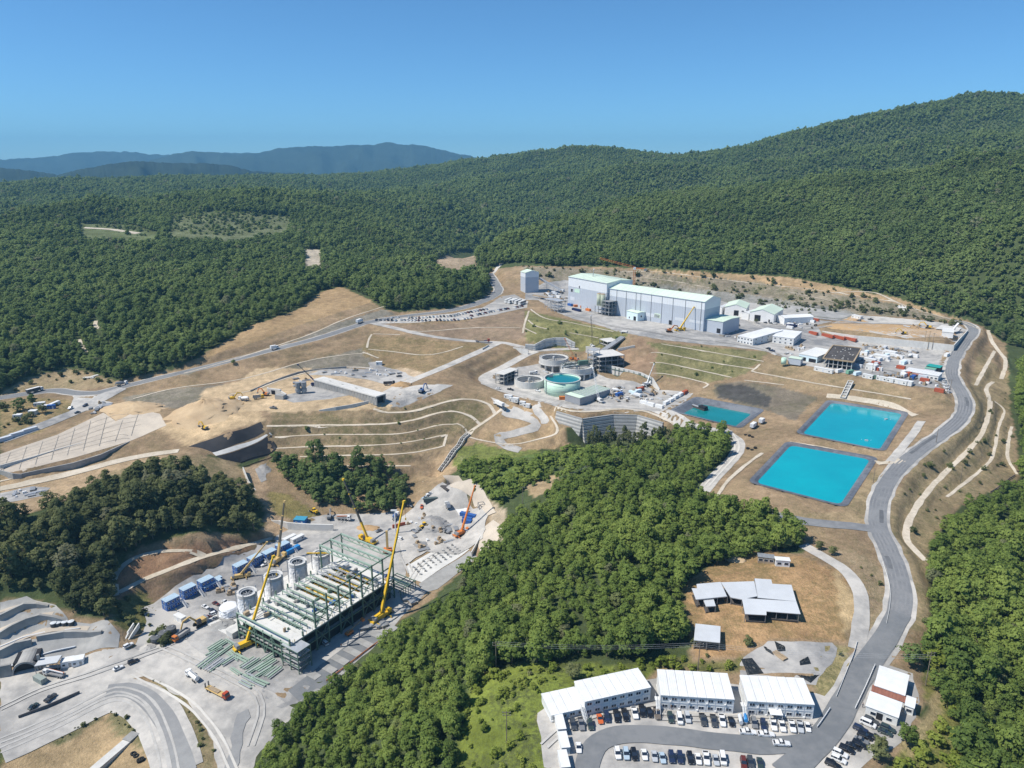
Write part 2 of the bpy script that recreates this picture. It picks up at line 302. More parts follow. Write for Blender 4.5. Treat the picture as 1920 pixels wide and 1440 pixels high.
def ribbon(name, P, width, m, off=0.16, label=None, wob=0.25, across=4, side=0.0):
    n = len(P); T = np.gradient(P[:, :2], axis=0); T /= np.linalg.norm(T, axis=1)[:, None]+1e-9; N = np.stack([-T[:, 1], T[:, 0]], 1)
    s = np.r_[0, np.cumsum(np.hypot(*(np.diff(P[:, :2], axis=0).T)))]
    wl = width/2 + wob*vnoise(s/6, s*0+3.3, 21); wr = width/2 + wob*vnoise(s/6, s*0+9.1, 22)
    V = []; 
    for k in range(across+1):
        f = k/across; o = (-wr + (wl+wr)*f + side)[:, None]; q = P[:, :2] + N*o
        V.append(np.c_[q, Hat(q[:, 0], q[:, 1])+off])
    V = np.stack(V, 1).reshape(-1, 3); c = across+1
    F = [(i*c+k, (i+1)*c+k, (i+1)*c+k+1, i*c+k+1) for i in range(n-1) for k in range(across)]
    F = [tuple(reversed(f)) for f in F]
    o = new_obj(name, V, F, m, smooth=True)
    return struct(o, label)
def px_poly(poly): return [tuple(p) for p in hit([p[0] for p in poly], [p[1] for p in poly])]
def resample(poly, step, jit, seed=0):
    out = []; rr = random.Random(seed); k = len(poly)
    for i in range(k):
        a, b = poly[i], poly[(i+1) % k]; L = math.hypot(b[0]-a[0], b[1]-a[1]); m = max(1, int(L/step))
        for j in range(m):
            t = j/m; out.append((a[0]+(b[0]-a[0])*t + (rr.uniform(-jit, jit) if j else 0), a[1]+(b[1]-a[1])*t + (rr.uniform(-jit, jit) if j else 0)))
    return out
def drape(name, poly, m, off=0.12, step=3.0, jit=0.5, label=None, px=True, flat=None):
    """a sheet laid over the ground inside an outline given as picture points"""
    W = px_poly(poly) if px else poly
    B = resample(W, step, jit, hash(name) % 1000 if False else len(name)*7+int(poly[0][0]))
    bx = np.array(B); x0, y0 = bx.min(0); x1, y1 = bx.max(0)
    gx, gy = np.meshgrid(np.arange(x0+step/2, x1, step), np.arange(y0+step/2, y1, step)); gx, gy = gx.ravel(), gy.ravel()
    ins = inside(gx, gy, B); gx, gy = gx[ins], gy[ins]
    if len(gx):
        d, _ = seg_near(gx, gy, np.array([(p[0], p[1], 0) for p in B + B[:1]])); keep = d > step*0.45; gx, gy = gx[keep], gy[keep]
    vs = [Vector(p) for p in B] + [Vector(p) for p in zip(gx, gy)]; k = len(B)
    r = geometry.delaunay_2d_cdt(vs, [], [list(range(k))], 1, 1e-4)
    v2 = np.array([(v.x, v.y) for v in r[0]]); z = (Hat(v2[:, 0], v2[:, 1]) if flat is None else np.full(len(v2), flat)) + off
    F = []
    for f in r[2]:
        a, b, c = (v2[i] for i in f); F.append(tuple(f) if (b[0]-a[0])*(c[1]-a[1])-(b[1]-a[1])*(c[0]-a[0]) > 0 else tuple(reversed(f)))
    return struct(new_obj(name, np.c_[v2, z], F, m, smooth=True), label)

# ------------------------------------------------------------------ roads, benches and ponds cut into the ground
L_MAIN, L_UP, L_BR, L_D1, L_D2 = (px_line(q, 3.0, 3) for q in (MAIN, UPPER, BRANCH, DOWN1, DOWN2))
for Lw, hw in ((L_MAIN, 5.5), (L_UP, 6.0), (L_BR, 5), (L_D1, 5), (L_D2, 5)): flatten_line(Lw, hw, 6)
CAMP = [(1022,1450),(1018,1400),(1008,1335),(1035,1315),(1230,1268),(1390,1280),(1530,1290),(1570,1300),(1640,1240),(1712,1262),(1725,1300),(1722,1345),(1692,1395),(1640,1420),(1600,1450)]
flatten_poly([at(u, v, 0)[:2] for u, v in CAMP], 0.0, 4)
VALLEY = [(300,1165),(285,1130),(400,1070),(520,1010),(560,985),(745,980),(790,1000),(760,1080),(790,1115),(720,1180),(600,1280),(520,1300),(470,1290),(330,1215)]
flatten_poly([at(u, v, -34)[:2] for u, v in VALLEY], -34.0, 4)
_w = smooth_line([np.array(at(u, v, -16.5)) + np.array((dx_, dy_, 0)) for (u, v), (dx_, dy_) in zip([(1062,800),(1092,836),(1150,832),(1195,833),(1243,838)], [(0,0)]*5)], 1, 3.0)
_t = smooth_line([np.array(at(u, v, -1.3)) for u, v in [(1060,776),(1092,785),(1150,777),(1195,778),(1243,792)]], 1, 3.0)
_t[:, 2] = -16.8; _t[:, 1] -= 9.0; _t[:6, 2] = np.linspace(-8, -16.8, 6); _t[-6:, 2] = np.linspace(-16.8, -10, 6); flatten_line(_t, 8.2, 4)
PATHS = {   # chalky berm paths and drains, picture points
 'a': [(1735,1052),(1712,1030),(1697,1008),(1703,975),(1733,929),(1765,893),(1793,868),(1820,840),(1838,820),(1852,788),(1858,752),(1846,728),(1862,716)],
 'b': [(1775,932),(1830,890),(1862,862),(1868,825),(1875,790),(1887,769),(1864,752)],
 'c': [(1907,890),(1888,862),(1890,830),(1897,800)],
 'd': [(1829,723),(1850,685),(1866,657)], 'e': [(1853,619),(1858,640),(1875,660),(1888,680),(1877,711)],
 'f': [(1409,697),(1480,710),(1551,723),(1630,735),(1708,749)], 'g': [(1395,713),(1470,722)],
 'h': [(1409,697),(1425,683)],
 'i': [(1240,645),(1330,660),(1432,678)], 'j': [(1220,662),(1235,660),(1330,680),(1412,692)], 'k': [(1218,681),(1240,679),(1300,692),(1372,708)], 'l': [(1223,700),(1245,700),(1290,710),(1334,720),(1318,728)],
 'm': [(1150,511),(1225,508),(1300,518),(1400,530),(1500,540),(1560,548),(1650,562),(1680,567)], 'n': [(1180,519),(1260,526),(1330,540)], 'o': [(1560,549),(1640,545),(1665,560),(1700,575),(1750,590),(1800,603),(1840,618)],
 'p': [(1480,548),(1540,560),(1600,575)],
 'q': [(995,580),(1010,592),(1030,600),(1060,603),(1080,607),(1120,616),(1150,622)], 'r': [(992,583),(984,605),(980,625)], 's': [(990,600),(1003,612),(1025,617)], 't': [(983,615),(1005,626)], 'u': [(1068,624),(1095,629),(1122,634)],
 'v': [(768,620),(800,623),(860,616),(920,614),(975,615)], 'w': [(700,626),(750,628)], 'x': [(697,627),(690,640),(688,652)], 'y': [(690,655),(740,660),(795,668),(830,662),(868,650)], 'z': [(680,660),(710,672)],
 'aa': [(345,700),(420,680),(500,655),(590,625),(640,600),(720,575)], 'ab': [(250,748),(330,726),(430,717),(500,700),(560,680),(620,668),(690,662)],
 'ac': [(430,740),(480,732),(500,722),(540,708),(600,692),(660,687),(700,692)],
 'ad': [(700,767),(735,777),(780,772),(850,748),(890,748),(915,755),(928,775)], 'ae': [(500,799),(590,798),(700,797),(770,792),(830,770),(860,770),(885,782),(900,795)],
 'af': [(515,820),(600,815),(690,815),(760,815),(810,800),(850,792),(870,800),(878,812)], 'ag': [(518,841),(600,837),(700,836),(770,830),(837,815)], 'ah': [(562,857),(640,854),(760,853),(830,838)], 'ai': [(635,874),(770,874)],
 'aj': [(948,762),(928,778),(900,796),(878,812),(865,822)], 'ak': [(838,815),(832,838)],
 'al': [(218,1118),(212,1085),(225,1062),(260,1040),(310,1030),(385,1036)], 'am': [(222,1112),(260,1092),(310,1070),(380,1042),(400,1040),(450,1026),(510,1010)],
 'an': [(1040,763),(1080,774),(1120,771),(1165,766),(1210,770),(1250,786),(1275,805)], 'ao': [(1032,780),(1045,800),(1045,812),(1000,830),(960,836),(900,826),(880,820)],
 'ar': [(-5,1184),(50,1160),(100,1150)], 'as': [(-5,1217),(60,1188),(120,1177),(165,1181)], 'at': [(-5,1150),(30,1136),(70,1132)],
 'ap': [(1345,930),(1360,905),(1400,870),(1430,850)], 'aq': [(205,848),(140,868),(60,890),(0,903)]}
PW = {'ar': 2.6, 'as': 3.0, 'at': 2.0, 'a': 2.6, 'al': 2.6, 'am': 3.0, 'an': 2.4, 'm': 2.2, 'ad': 2.6, 'ae': 2.4, 'aj': 2.2, 'f': 2.0, 'd': 2.2, 'e': 2.6, 'o': 2.4}
LP = {}
for k, q in PATHS.items():
    P = px_line(q, 3.0, 2); ks = np.ones(9)/9
    if len(P) > 12: P[4:-4, 2] = np.convolve(P[:, 2], ks, 'valid')
    LP[k] = P
for k, P in LP.items(): flatten_line(P, 2.1, 1.5)
def inset(poly, d):
    k = len(poly); c = sum(x for x, y in poly)/k, sum(y for x, y in poly)/k; E = []
    for i in range(k):
        a, b = poly[i], poly[(i+1) % k]; ex, ey = b[0]-a[0], b[1]-a[1]; L = math.hypot(ex, ey); nx, ny = -ey/L, ex/L
        if (c[0]-a[0])*nx+(c[1]-a[1])*ny < 0: nx, ny = -nx, -ny
        E.append((a[0]+nx*d, a[1]+ny*d, ex/L, ey/L))
    out = []
    for i in range(k):
        p, q = E[i-1], E[i]; den = p[2]*q[3]-p[3]*q[2]; t = ((q[0]-p[0])*q[3]-(q[1]-p[1])*q[2])/den
        out.append((p[0]+p[2]*t, p[1]+p[3]*t))
    return out
def chamfer(poly, r):
    out = []; k = len(poly)
    for i in range(k):
        p, a, b = np.array(poly[i][:2]), np.array(poly[i-1][:2]), np.array(poly[(i+1) % k][:2])
        ta, tb = p+(a-p)/np.linalg.norm(a-p)*r, p+(b-p)/np.linalg.norm(b-p)*r
        for t in (0, .25, .5, .75, 1): out.append(tuple((1-t)**2*ta+2*t*(1-t)*p+t*t*tb))
    return out
def pond(px, z, level, wm, label, wlabel):
    rim = [at(u, v, z)[:2] for u, v in px]
    flatten_poly(inset(rim, -3.0), z-0.08, 3); flatten_poly(inset(rim, 1.2), z-8, 0.05)
    V, F = [], []; rings = [(inset(rim, -.6), z+.10), (inset(rim, 1.2), z+.12), (inset(rim, 9), z-4.2)]
    rings = [(chamfer(r, 4.5 if i < 2 else 2.0), zz) for i, (r, zz) in enumerate(rings)]; k = len(rings[0][0])
    for r, zz in rings: V += [(x, y, zz) for x, y in r]
    for a in range(2): F += [(a*k+i, a*k+(i+1) % k, (a+1)*k+(i+1) % k, (a+1)*k+i) for i in range(k)]
    F.append(tuple(2*k+i for i in range(k)))
    struct(new_obj('pond_liner', V, F, M_LINER), label)
    wr = chamfer(inset(rim, 1.2+(level+.12)*7.8/4.32-.4), 3.6)
    struct(new_obj('water', [(x, y, z-level) for x, y in wr], [tuple(range(len(wr)))], wm), wlabel)
    return rim
pond(POND1, Z1, .7, water_mat('turquoise_water', (.002,.37,.43), (.002,.285,.36)), 'dark grey liner of the lower turquoise pond', 'turquoise water in the lower pond by the road')
pond(POND2, Z2, .7, water_mat('turquoise_water', (0,0,0), None), 'dark grey liner of the upper turquoise pond', 'turquoise water in the upper pond below the yard')
pond(POND3, Z3, 2.4, water_mat('green_water', (.005,.17,.17), (.005,.23,.25)), 'dark grey liner of the small green pond', 'green water in the small pond beside the thickeners')
# ------------------------------------------------------------------ ground sheet with its natural cover
ZD = (.34,.243,.15)      # dry slope
ZONES = [  # outline in picture points, colour, share of green tufts, distance range
 ([(0,735),(60,706),(130,690),(165,697),(215,714),(330,692),(420,642),(480,607),(560,580),(600,548),(640,538),(690,560),(720,580),(750,585),(840,578),(905,562),(925,540),(915,505),(980,498),(1120,500),(1290,508),(1480,520),(1600,543),(1680,558),(1760,586),(1840,610),(1885,645),(1892,700),(1890,745),(1903,800),(1912,900),(1850,925),(1790,955),(1742,1005),(1738,1090),(1745,1180),(1725,1235),(1745,1290),(1725,1345),(1690,1410),(1640,1450),(1018,1450),(1005,1340),(1100,1285),(1230,1255),(1300,1235),(1295,1195),(1285,1100),(1350,1045),(1430,1035),(1512,1040),(1500,1000),(1440,970),(1350,932),(1308,922),(1375,850),(1360,805),(1290,800),(1130,800),(1042,800),(1000,850),(890,850),(830,905),(930,960),(940,1005),(880,1060),(800,1130),(560,1300),(480,1400),(470,1450),(0,1450),(0,1120),(60,1125),(140,1150),(205,1165),(215,1075),(260,1025),(370,998),(480,1002),(500,980),(490,930),(460,878),(500,858),(350,852),(200,892),(120,938),(60,962),(0,972)], ZD, .25, 0, 900),
 ([(480,607),(560,580),(600,548),(640,538),(700,565),(640,585),(560,610),(480,640),(400,665),(360,690),(330,700)], (.42,.29,.16), .15, 0, 900),
 ([(350,702),(500,658),(640,603),(720,580),(745,590),(690,600),(590,632),(480,660),(330,705)], (.26,.235,.19), .2, 0, 900),
 ([(230,745),(330,728),(430,720),(560,680),(690,650),(700,690),(600,690),(540,705),(470,735),(330,765),(240,760)], (.27,.235,.185), .3, 0, 900),
 ([(690,628),(840,640),(930,645),(870,675),(790,705),(720,690),(680,665)], (.30,.215,.12), .45, 0, 900),
 ([(690,600),(760,610),(850,606),(985,580),(985,635),(930,640),(840,634),(760,618)], (.33,.24,.165), .2, 0, 900),
 ([(505,772),(700,770),(850,745),(930,760),(905,800),(840,850),(760,868),(640,880),(520,866)], (.30,.225,.135), .5, 0, 900),
 ([(985,582),(1180,625),(1160,650),(1070,660),(985,640)], (.25,.235,.10), .6, 0, 900), ([(1200,640),(1440,660),(1400,700),(1330,718),(1230,700)], (.25,.225,.11), .6, 0, 900),
 ([(1400,690),(1461,664),(1503,688),(1620,712),(1780,745),(1790,790),(1700,760),(1560,735),(1470,730)], (.34,.25,.15), .3, 0, 900),
 ([(1340,720),(1400,715),(1470,728),(1530,745),(1490,790),(1440,770),(1340,745)], (.22,.185,.14), .3, 0, 900), ([(1345,722),(1400,722),(1445,745),(1440,765),(1345,745)], (.09,.085,.08), .1, 0, 900),
 ([(1400,960),(1580,960),(1650,870),(1660,930),(1620,990),(1480,985)], (.36,.27,.16), .35, 0, 900),
 ([(1640,985),(1660,1020),(1690,1100),(1690,1180),(1745,1180),(1735,1040),(1790,950),(1905,900),(1890,700),(1835,660),(1810,760),(1720,860)], (.34,.26,.15), .4, 0, 900),
 ([(980,500),(1290,510),(1480,524),(1600,547),(1760,590),(1790,602),(1600,588),(1500,600),(1380,565),(1200,545),(1060,530),(980,520)], (.30,.255,.19), .6, 0, 900), ([(1210,532),(1400,552),(1580,580),(1640,600),(1500,598),(1380,575),(1200,548)], (.30,.29,.265), .4, 0, 900),
 ([(1200,505),(1290,508),(1480,520),(1600,543),(1680,558),(1760,586),(1770,596),(1680,570),(1560,550),(1400,528),(1250,515)], (.44,.31,.18), .15, 0, 900),
 ([(1290,1190),(1285,1095),(1350,1045),(1440,1030),(1530,1050),(1590,1090),(1600,1150),(1580,1205),(1440,1200),(1390,1230),(1310,1235)], (.44,.28,.145), .4, 0, 900), ([(1560,1060),(1600,1110),(1605,1160),(1580,1190),(1570,1120)], (.52,.38,.21), .1, 0, 900),
 ([(1520,1030),(1600,1030),(1650,1060),(1665,1120),(1640,1190),(1610,1210),(1620,1130),(1590,1070)], (.36,.27,.17), .4, 0, 900),
 ([(215,1080),(260,1035),(330,1028),(480,1005),(500,1010),(420,1050),(300,1120),(225,1125)], (.36,.215,.13), .15, 0, 900), ([(230,1100),(390,1045),(500,1020),(480,1040),(300,1130),(270,1140)], (.27,.185,.12), .25, 0, 900), ([(205,1130),(270,1110),(300,1170),(240,1190),(215,1170)], (.20,.19,.07), .8, 0, 900),
 ([(0,735),(60,706),(130,690),(215,714),(230,722),(140,732),(60,728),(0,748)], (.38,.29,.175), .4, 0, 900), ([(0,755),(60,745),(130,750),(150,765),(80,810),(0,825)], (.34,.25,.13), .5, 0, 900),
 ([(320,790),(400,755),(480,770),(500,790),(430,805),(352,838),(290,800)], (.54,.40,.24), .0, 0, 900), ([(380,730),(450,715),(480,690),(580,690),(720,745),(745,765),(560,772),(440,770),(370,780)], (.56,.42,.26), .0, 0, 900), ([(560,700),(640,695),(760,690),(800,700),(740,740),(690,735),(600,705)], (.52,.40,.27), .05, 0, 900),
 ([(0,900),(120,880),(340,840),(360,850),(190,892),(120,935),(60,960),(0,970)], (.47,.34,.21), .2, 0, 900),
 ([(450,880),(490,870),(500,930),(520,965),(560,980),(530,1005),(490,1000),(500,960)], (.50,.36,.23), .1, 0, 900), ([(500,920),(545,930),(600,965),(560,975),(510,960)], (.33,.27,.11), .5, 0, 900),
 ([(770,850),(850,830),(880,850),(830,900),(780,900)], (.46,.33,.20), .2, 0, 900), ([(860,840),(900,830),(1010,840),(1010,870),(900,900),(850,870)], (.22,.25,.07), .8, 0, 500), ([(870,880),(1000,850),(1080,850),(1000,910),(930,940)], (.13,.19,.05), .7, 0, 500),
 ([(980,905),(1060,885),(1080,895),(1000,935)], (.46,.34,.20), .1, 0, 500), ([(880,905),(950,960),(945,1010),(915,1010),(925,965)], (.48,.39,.28), .1, 0, 500),
 ([(930,760),(1010,760),(1060,790),(1070,840),(960,845),(890,830)], (.42,.30,.18), .25, 0, 900), ([(900,700),(1000,690),(1010,655),(1100,660),(1090,690),(1000,680)], (.36,.26,.16), .3, 0, 900),
 ([(1110,690),(1200,630),(1235,660),(1225,705),(1150,690)], (.33,.225,.145), .2, 0, 900),
 ([(900,1260),(1000,1245),(1240,1245),(1230,1262),(1040,1310),(1012,1340),(1025,1450),(850,1450),(870,1330)], (.21,.255,.05), .9, 0, 260), ([(1240,1232),(1330,1240),(1400,1235),(1390,1260),(1230,1252)], (.20,.19,.07), .7, 0, 260), ([(1520,1210),(1600,1215),(1590,1260),(1545,1330),(1530,1290)], (.36,.30,.15), .5, 0, 260),
 ([(1730,1250),(1790,1270),(1800,1450),(1650,1450),(1700,1400),(1740,1330)], (.26,.25,.075), .8, 0, 260), ([(1685,1400),(1740,1330),(1750,1290),(1775,1300),(1760,1360),(1700,1430)], (.40,.32,.17), .4, 0, 260),
 ([(0,1365),(90,1330),(200,1290),(290,1330),(320,1450),(0,1450)], (.48,.35,.20), .1, 0, 330), ([(80,1370),(170,1330),(190,1350),(130,1390),(95,1400)], (.25,.22,.12), .6, 0, 330), ([(200,1330),(250,1330),(290,1370),(300,1420),(260,1400),(210,1370)], (.24,.215,.11), .6, 0, 330), ([(0,1400),(50,1380),(70,1400),(0,1430)], (.16,.17,.06), .8, 0, 330),
 ([(270,1268),(320,1285),(370,1330),(405,1400),(410,1450),(370,1450),(365,1400),(330,1330)], (.33,.265,.15), .6, 0, 330),
 ([(325,402),(420,396),(545,406),(540,442),(430,458),(312,450)], (.17,.19,.10), .9, 900, 1600), ([(150,419),(250,422),(300,438),(290,460),(150,450)], (.15,.18,.08), .9, 800, 1600), ([(818,488),(850,472),(890,472),(895,510),(850,517),(816,508)], (.42,.32,.22), .3, 500, 1200), ([(570,467),(602,468),(606,508),(572,508)], (.55,.48,.38), .1, 500, 1200),
 ([(190,888),(345,850),(440,862),(470,905),(450,925),(400,908),(345,890),(280,900)], (.36,.27,.16), .5, 0, 460),
]
pu, pv, _ = project(GX, GY, H)
colr = np.zeros((NY, NX, 4)); colr[:] = (.075,.10,.04, .3)
jx, jy = 3*vnoise(GX/5, GY/5, 31), 2*vnoise(GX/5, GY/5, 32)
near = (DIST < 1700) & (GY > 60) & (pu > -60) & (pu < 1980)
ys, xs = np.where(near); U, Vv, D_ = pu[ys, xs]+jx[ys, xs], pv[ys, xs]+jy[ys, xs]*.5, DIST[ys, xs]
for poly, c, veg, d0, d1 in ZONES:
    mm = inside(U, Vv, poly) & (D_ >= d0) & (D_ <= d1); colr[ys[mm], xs[mm]] = (*c, veg)
idx = np.arange(NX*NY).reshape(NY, NX)
a, b, c, d = idx[:-1, :-1].ravel(), idx[:-1, 1:].ravel(), idx[1:, 1:].ravel(), idx[1:, :-1].ravel()
tri = np.stack([a, b, c, a, c, d], 1).reshape(-1, 3)
me = bpy.data.meshes.new('ground'); me.vertices.add(NX*NY); me.vertices.foreach_set('co', np.stack([GX, GY, H], 2).ravel())
me.loops.add(tri.size); me.loops.foreach_set('vertex_index', tri.ravel()); me.polygons.add(len(tri))
me.polygons.foreach_set('loop_start', np.arange(0, tri.size, 3)); me.polygons.foreach_set('use_smooth', np.ones(len(tri), bool)); me.update(calc_edges=True)
at_ = me.color_attributes.new('cover', 'FLOAT_COLOR', 'POINT'); at_.data.foreach_set('color', colr.ravel())
ground = bpy.data.objects.new('ground', me); COL.objects.link(ground); struct(ground, 'hilly ground of dry slopes, benches and wooded hills')
gm = bpy.data.materials.new('ground_cover'); gm.use_nodes = True; t = gm.node_tree; L = t.links.new; bs = t.nodes['Principled BSDF']; bs.inputs['Roughness'].default_value = .95; bs.inputs['Specular IOR Level'].default_value = .15
def N_(kind, **kw):
    q = t.nodes.new(kind)
    for k_, v_ in kw.items(): setattr(q, k_, v_)
    return q
ca = N_('ShaderNodeVertexColor'); ca.layer_name = 'cover'; geo = N_('ShaderNodeNewGeometry')
def noise(sc, det=4, ro=.6):
    q = N_('ShaderNodeTexNoise'); q.inputs['Scale'].default_value = sc; q.inputs['Detail'].default_value = det; q.inputs['Roughness'].default_value = ro; L(geo.outputs['Position'], q.inputs['Vector']); return q.outputs[0]
def mrange(s, a_, b_, c_, d_):
    q = N_('ShaderNodeMapRange'); L(s, q.inputs[0]); [setattr(q.inputs[i+1], 'default_value', x) for i, x in enumerate((a_, b_, c_, d_))]; return q.outputs[0]
def mixc(f, c1, c2, bt='MIX'):
    q = N_('ShaderNodeMix', data_type='RGBA', blend_type=bt); 
    for s, i in ((f, 0), (c1, 6), (c2, 7)):
        if isinstance(s, (tuple, float, int)): q.inputs[i].default_value = s
        else: L(s, q.inputs[i])
    return q.outputs[2]
def mth(op, s1, s2):
    q = N_('ShaderNodeMath', operation=op)
    for s, i in ((s1, 0), (s2, 1)):
        if isinstance(s, (float, int)): q.inputs[i].default_value = s
        else: L(s, q.inputs[i])
    return q.outputs[0]
n_big, n_mid, n_fine = noise(.035, 3), noise(.22, 5), noise(1.3, 4, .7)
tone = mth('MULTIPLY', mrange(n_big, .3, .7, .74, 1.2), mth('MULTIPLY', mrange(n_mid, .25, .75, .66, 1.26), mrange(n_fine, .25, .75, .72, 1.22)))
tc_ = N_('ShaderNodeCombineColor'); [L(tone, tc_.inputs[i]) for i in range(3)]
base = mixc(1.0, ca.outputs['Color'], tc_.outputs[0], 'MULTIPLY')
tuft = mth('MULTIPLY', mrange(mth('ADD', noise(.55, 5, .75), mth('MULTIPLY', noise(.06, 2), .6)), .74, .94, 0, 1.15), ca.outputs['Alpha'])
col1 = mixc(tuft, base, (.085,.10,.035,1))
pale = mth('MULTIPLY', mrange(noise(.11, 6, .8), .60, .72, 0, .5), 1.0)
L(mixc(mth('MULTIPLY', pale, .55), col1, (.42,.36,.28,1)), bs.inputs['Base Color'])
bp = N_('ShaderNodeBump'); bp.inputs['Strength'].default_value = .8; bp.inputs['Distance'].default_value = .5; L(mth('ADD', n_fine, mth('MULTIPLY', noise(.55, 5, .75), 1.2)), bp.inputs['Height']); L(bp.outputs[0], bs.inputs['Normal'])
me.materials.append(gm)

# ------------------------------------------------------------------ roads, yards, paths laid on the ground
ribbon('asphalt_road', L_MAIN, 7.2, M_ASPH2, .17, 'grey asphalt road winding past the ponds to the camp', .3)
ribbon('road_verge', L_MAIN, 10.0, M_GRAV, .08, 'pale gravel verges of the road past the ponds', .7)
ribbon('asphalt_road', L_UP, 8.0, M_ASPH2, .19, 'grey asphalt road running below the wood on the far slope', .25); ribbon('road_verge', L_UP, 10.6, M_GRAV, .08, 'pale verges of the far asphalt road', .5)
ribbon('gravel_road', L_BR, 7.0, M_GRAV, .16, 'pale gravel road branching down from the far asphalt road'); ribbon('gravel_road', L_D1, 7.0, M_GRAV, .18, 'pale gravel road down to the sandy platform'); ribbon('gravel_road', L_D2, 7.5, M_GRAV, .20, 'pale gravel road looping past the thickeners')
for i, (k, P) in enumerate(LP.items()): ribbon('berm_path', P, PW.get(k, 1.5), M_CONC if k in ('ar', 'as', 'at') else M_PATH, .16 + .002*i, 'chalky drainage path along a bench of the slopes', .35, 2)
OFF = .17; ALL_ROADS = [L_MAIN, L_UP, L_BR, L_D1, L_D2]
for q, wd, m, lb in [([(1505,1022),(1545,1045),(1590,1072),(1614,1110),(1617,1150),(1610,1190),(1606,1218)], 5.0, M_GRAV, 'pale gravel lane beside the dry field'),
        ([(1318,922),(1345,890),(1385,848),(1384,825),(1352,805)], 7, M_GRAV, 'pale haul track under the small pond'), ([(1640,992),(1570,985),(1500,978),(1425,960)], 6, M_ASPH2, 'short asphalt road under the lower pond bank'),
        ([(935,770),(985,783),(1010,795),(995,806),(940,815),(932,826),(950,838),(975,845)], 6.0, M_GRAV, 'pale hairpin road below the thickeners'), ([(1013,757),(1000,765),(1020,785),(1022,795)], 5, M_GRAV, 'pale ramp to the hairpin road'),
        ([(1480,833),(1560,846),(1665,870),(1690,862)], 5, M_PATH, 'gravel dam road between the turquoise ponds'), ([(1550,742),(1620,750),(1700,768),(1716,780)], 3.5, M_PATH, 'sandy track along the upper pond'), ([(1728,790),(1700,830),(1668,865)], 4.2, M_GRAV, 'grey lane beside the upper pond'),
        ([(0,827),(60,806),(120,782),(160,765),(195,742),(230,728)], 9, M_GRAV2, 'grey haul road with parked trailers'), ([(0,1402),(110,1352),(190,1308),(240,1300),(290,1330),(320,1390),(335,1450)], 15, M_GRAV, 'wide pale haul road curving through the lower left'), ([(200,1297),(250,1290),(300,1330),(330,1390),(348,1450)], 6.5, M_DAMP, 'damp dark band along the curving haul road'),
        ([(0,917),(60,905),(150,885),(260,855),(335,846)], 6, M_PATH, 'sandy haul road above the lower wood'), ([(180,602),(178,612),(188,617)], 3, M_PATH, 'bare track in the left wood'), ([(148,637),(155,650),(165,660)], 3, M_PATH, 'bare strip in the left wood'), ([(158,427),(205,429),(235,434),(258,438)], 9, M_PATH, 'pale track in the far clearing'),
        ([(925,512),(935,500),(945,490)], 5, M_GRAV, 'pale track into the back valley'), ([(1350,575),(1440,585),(1560,600),(1640,607)], 5, M_GRAV2, 'grey lane under the back cut'), ([(1560,606),(1680,607),(1780,612)], 4, M_GRAV2, 'lane along the back of the upper platform')]:
    P = px_line(q, 3.0, 2); ALL_ROADS.append(P); OFF += .004 if m is not M_DAMP else .02; ribbon('gravel_road' if m is not M_ASPH2 else 'asphalt_road', P, wd, m, OFF, lb)
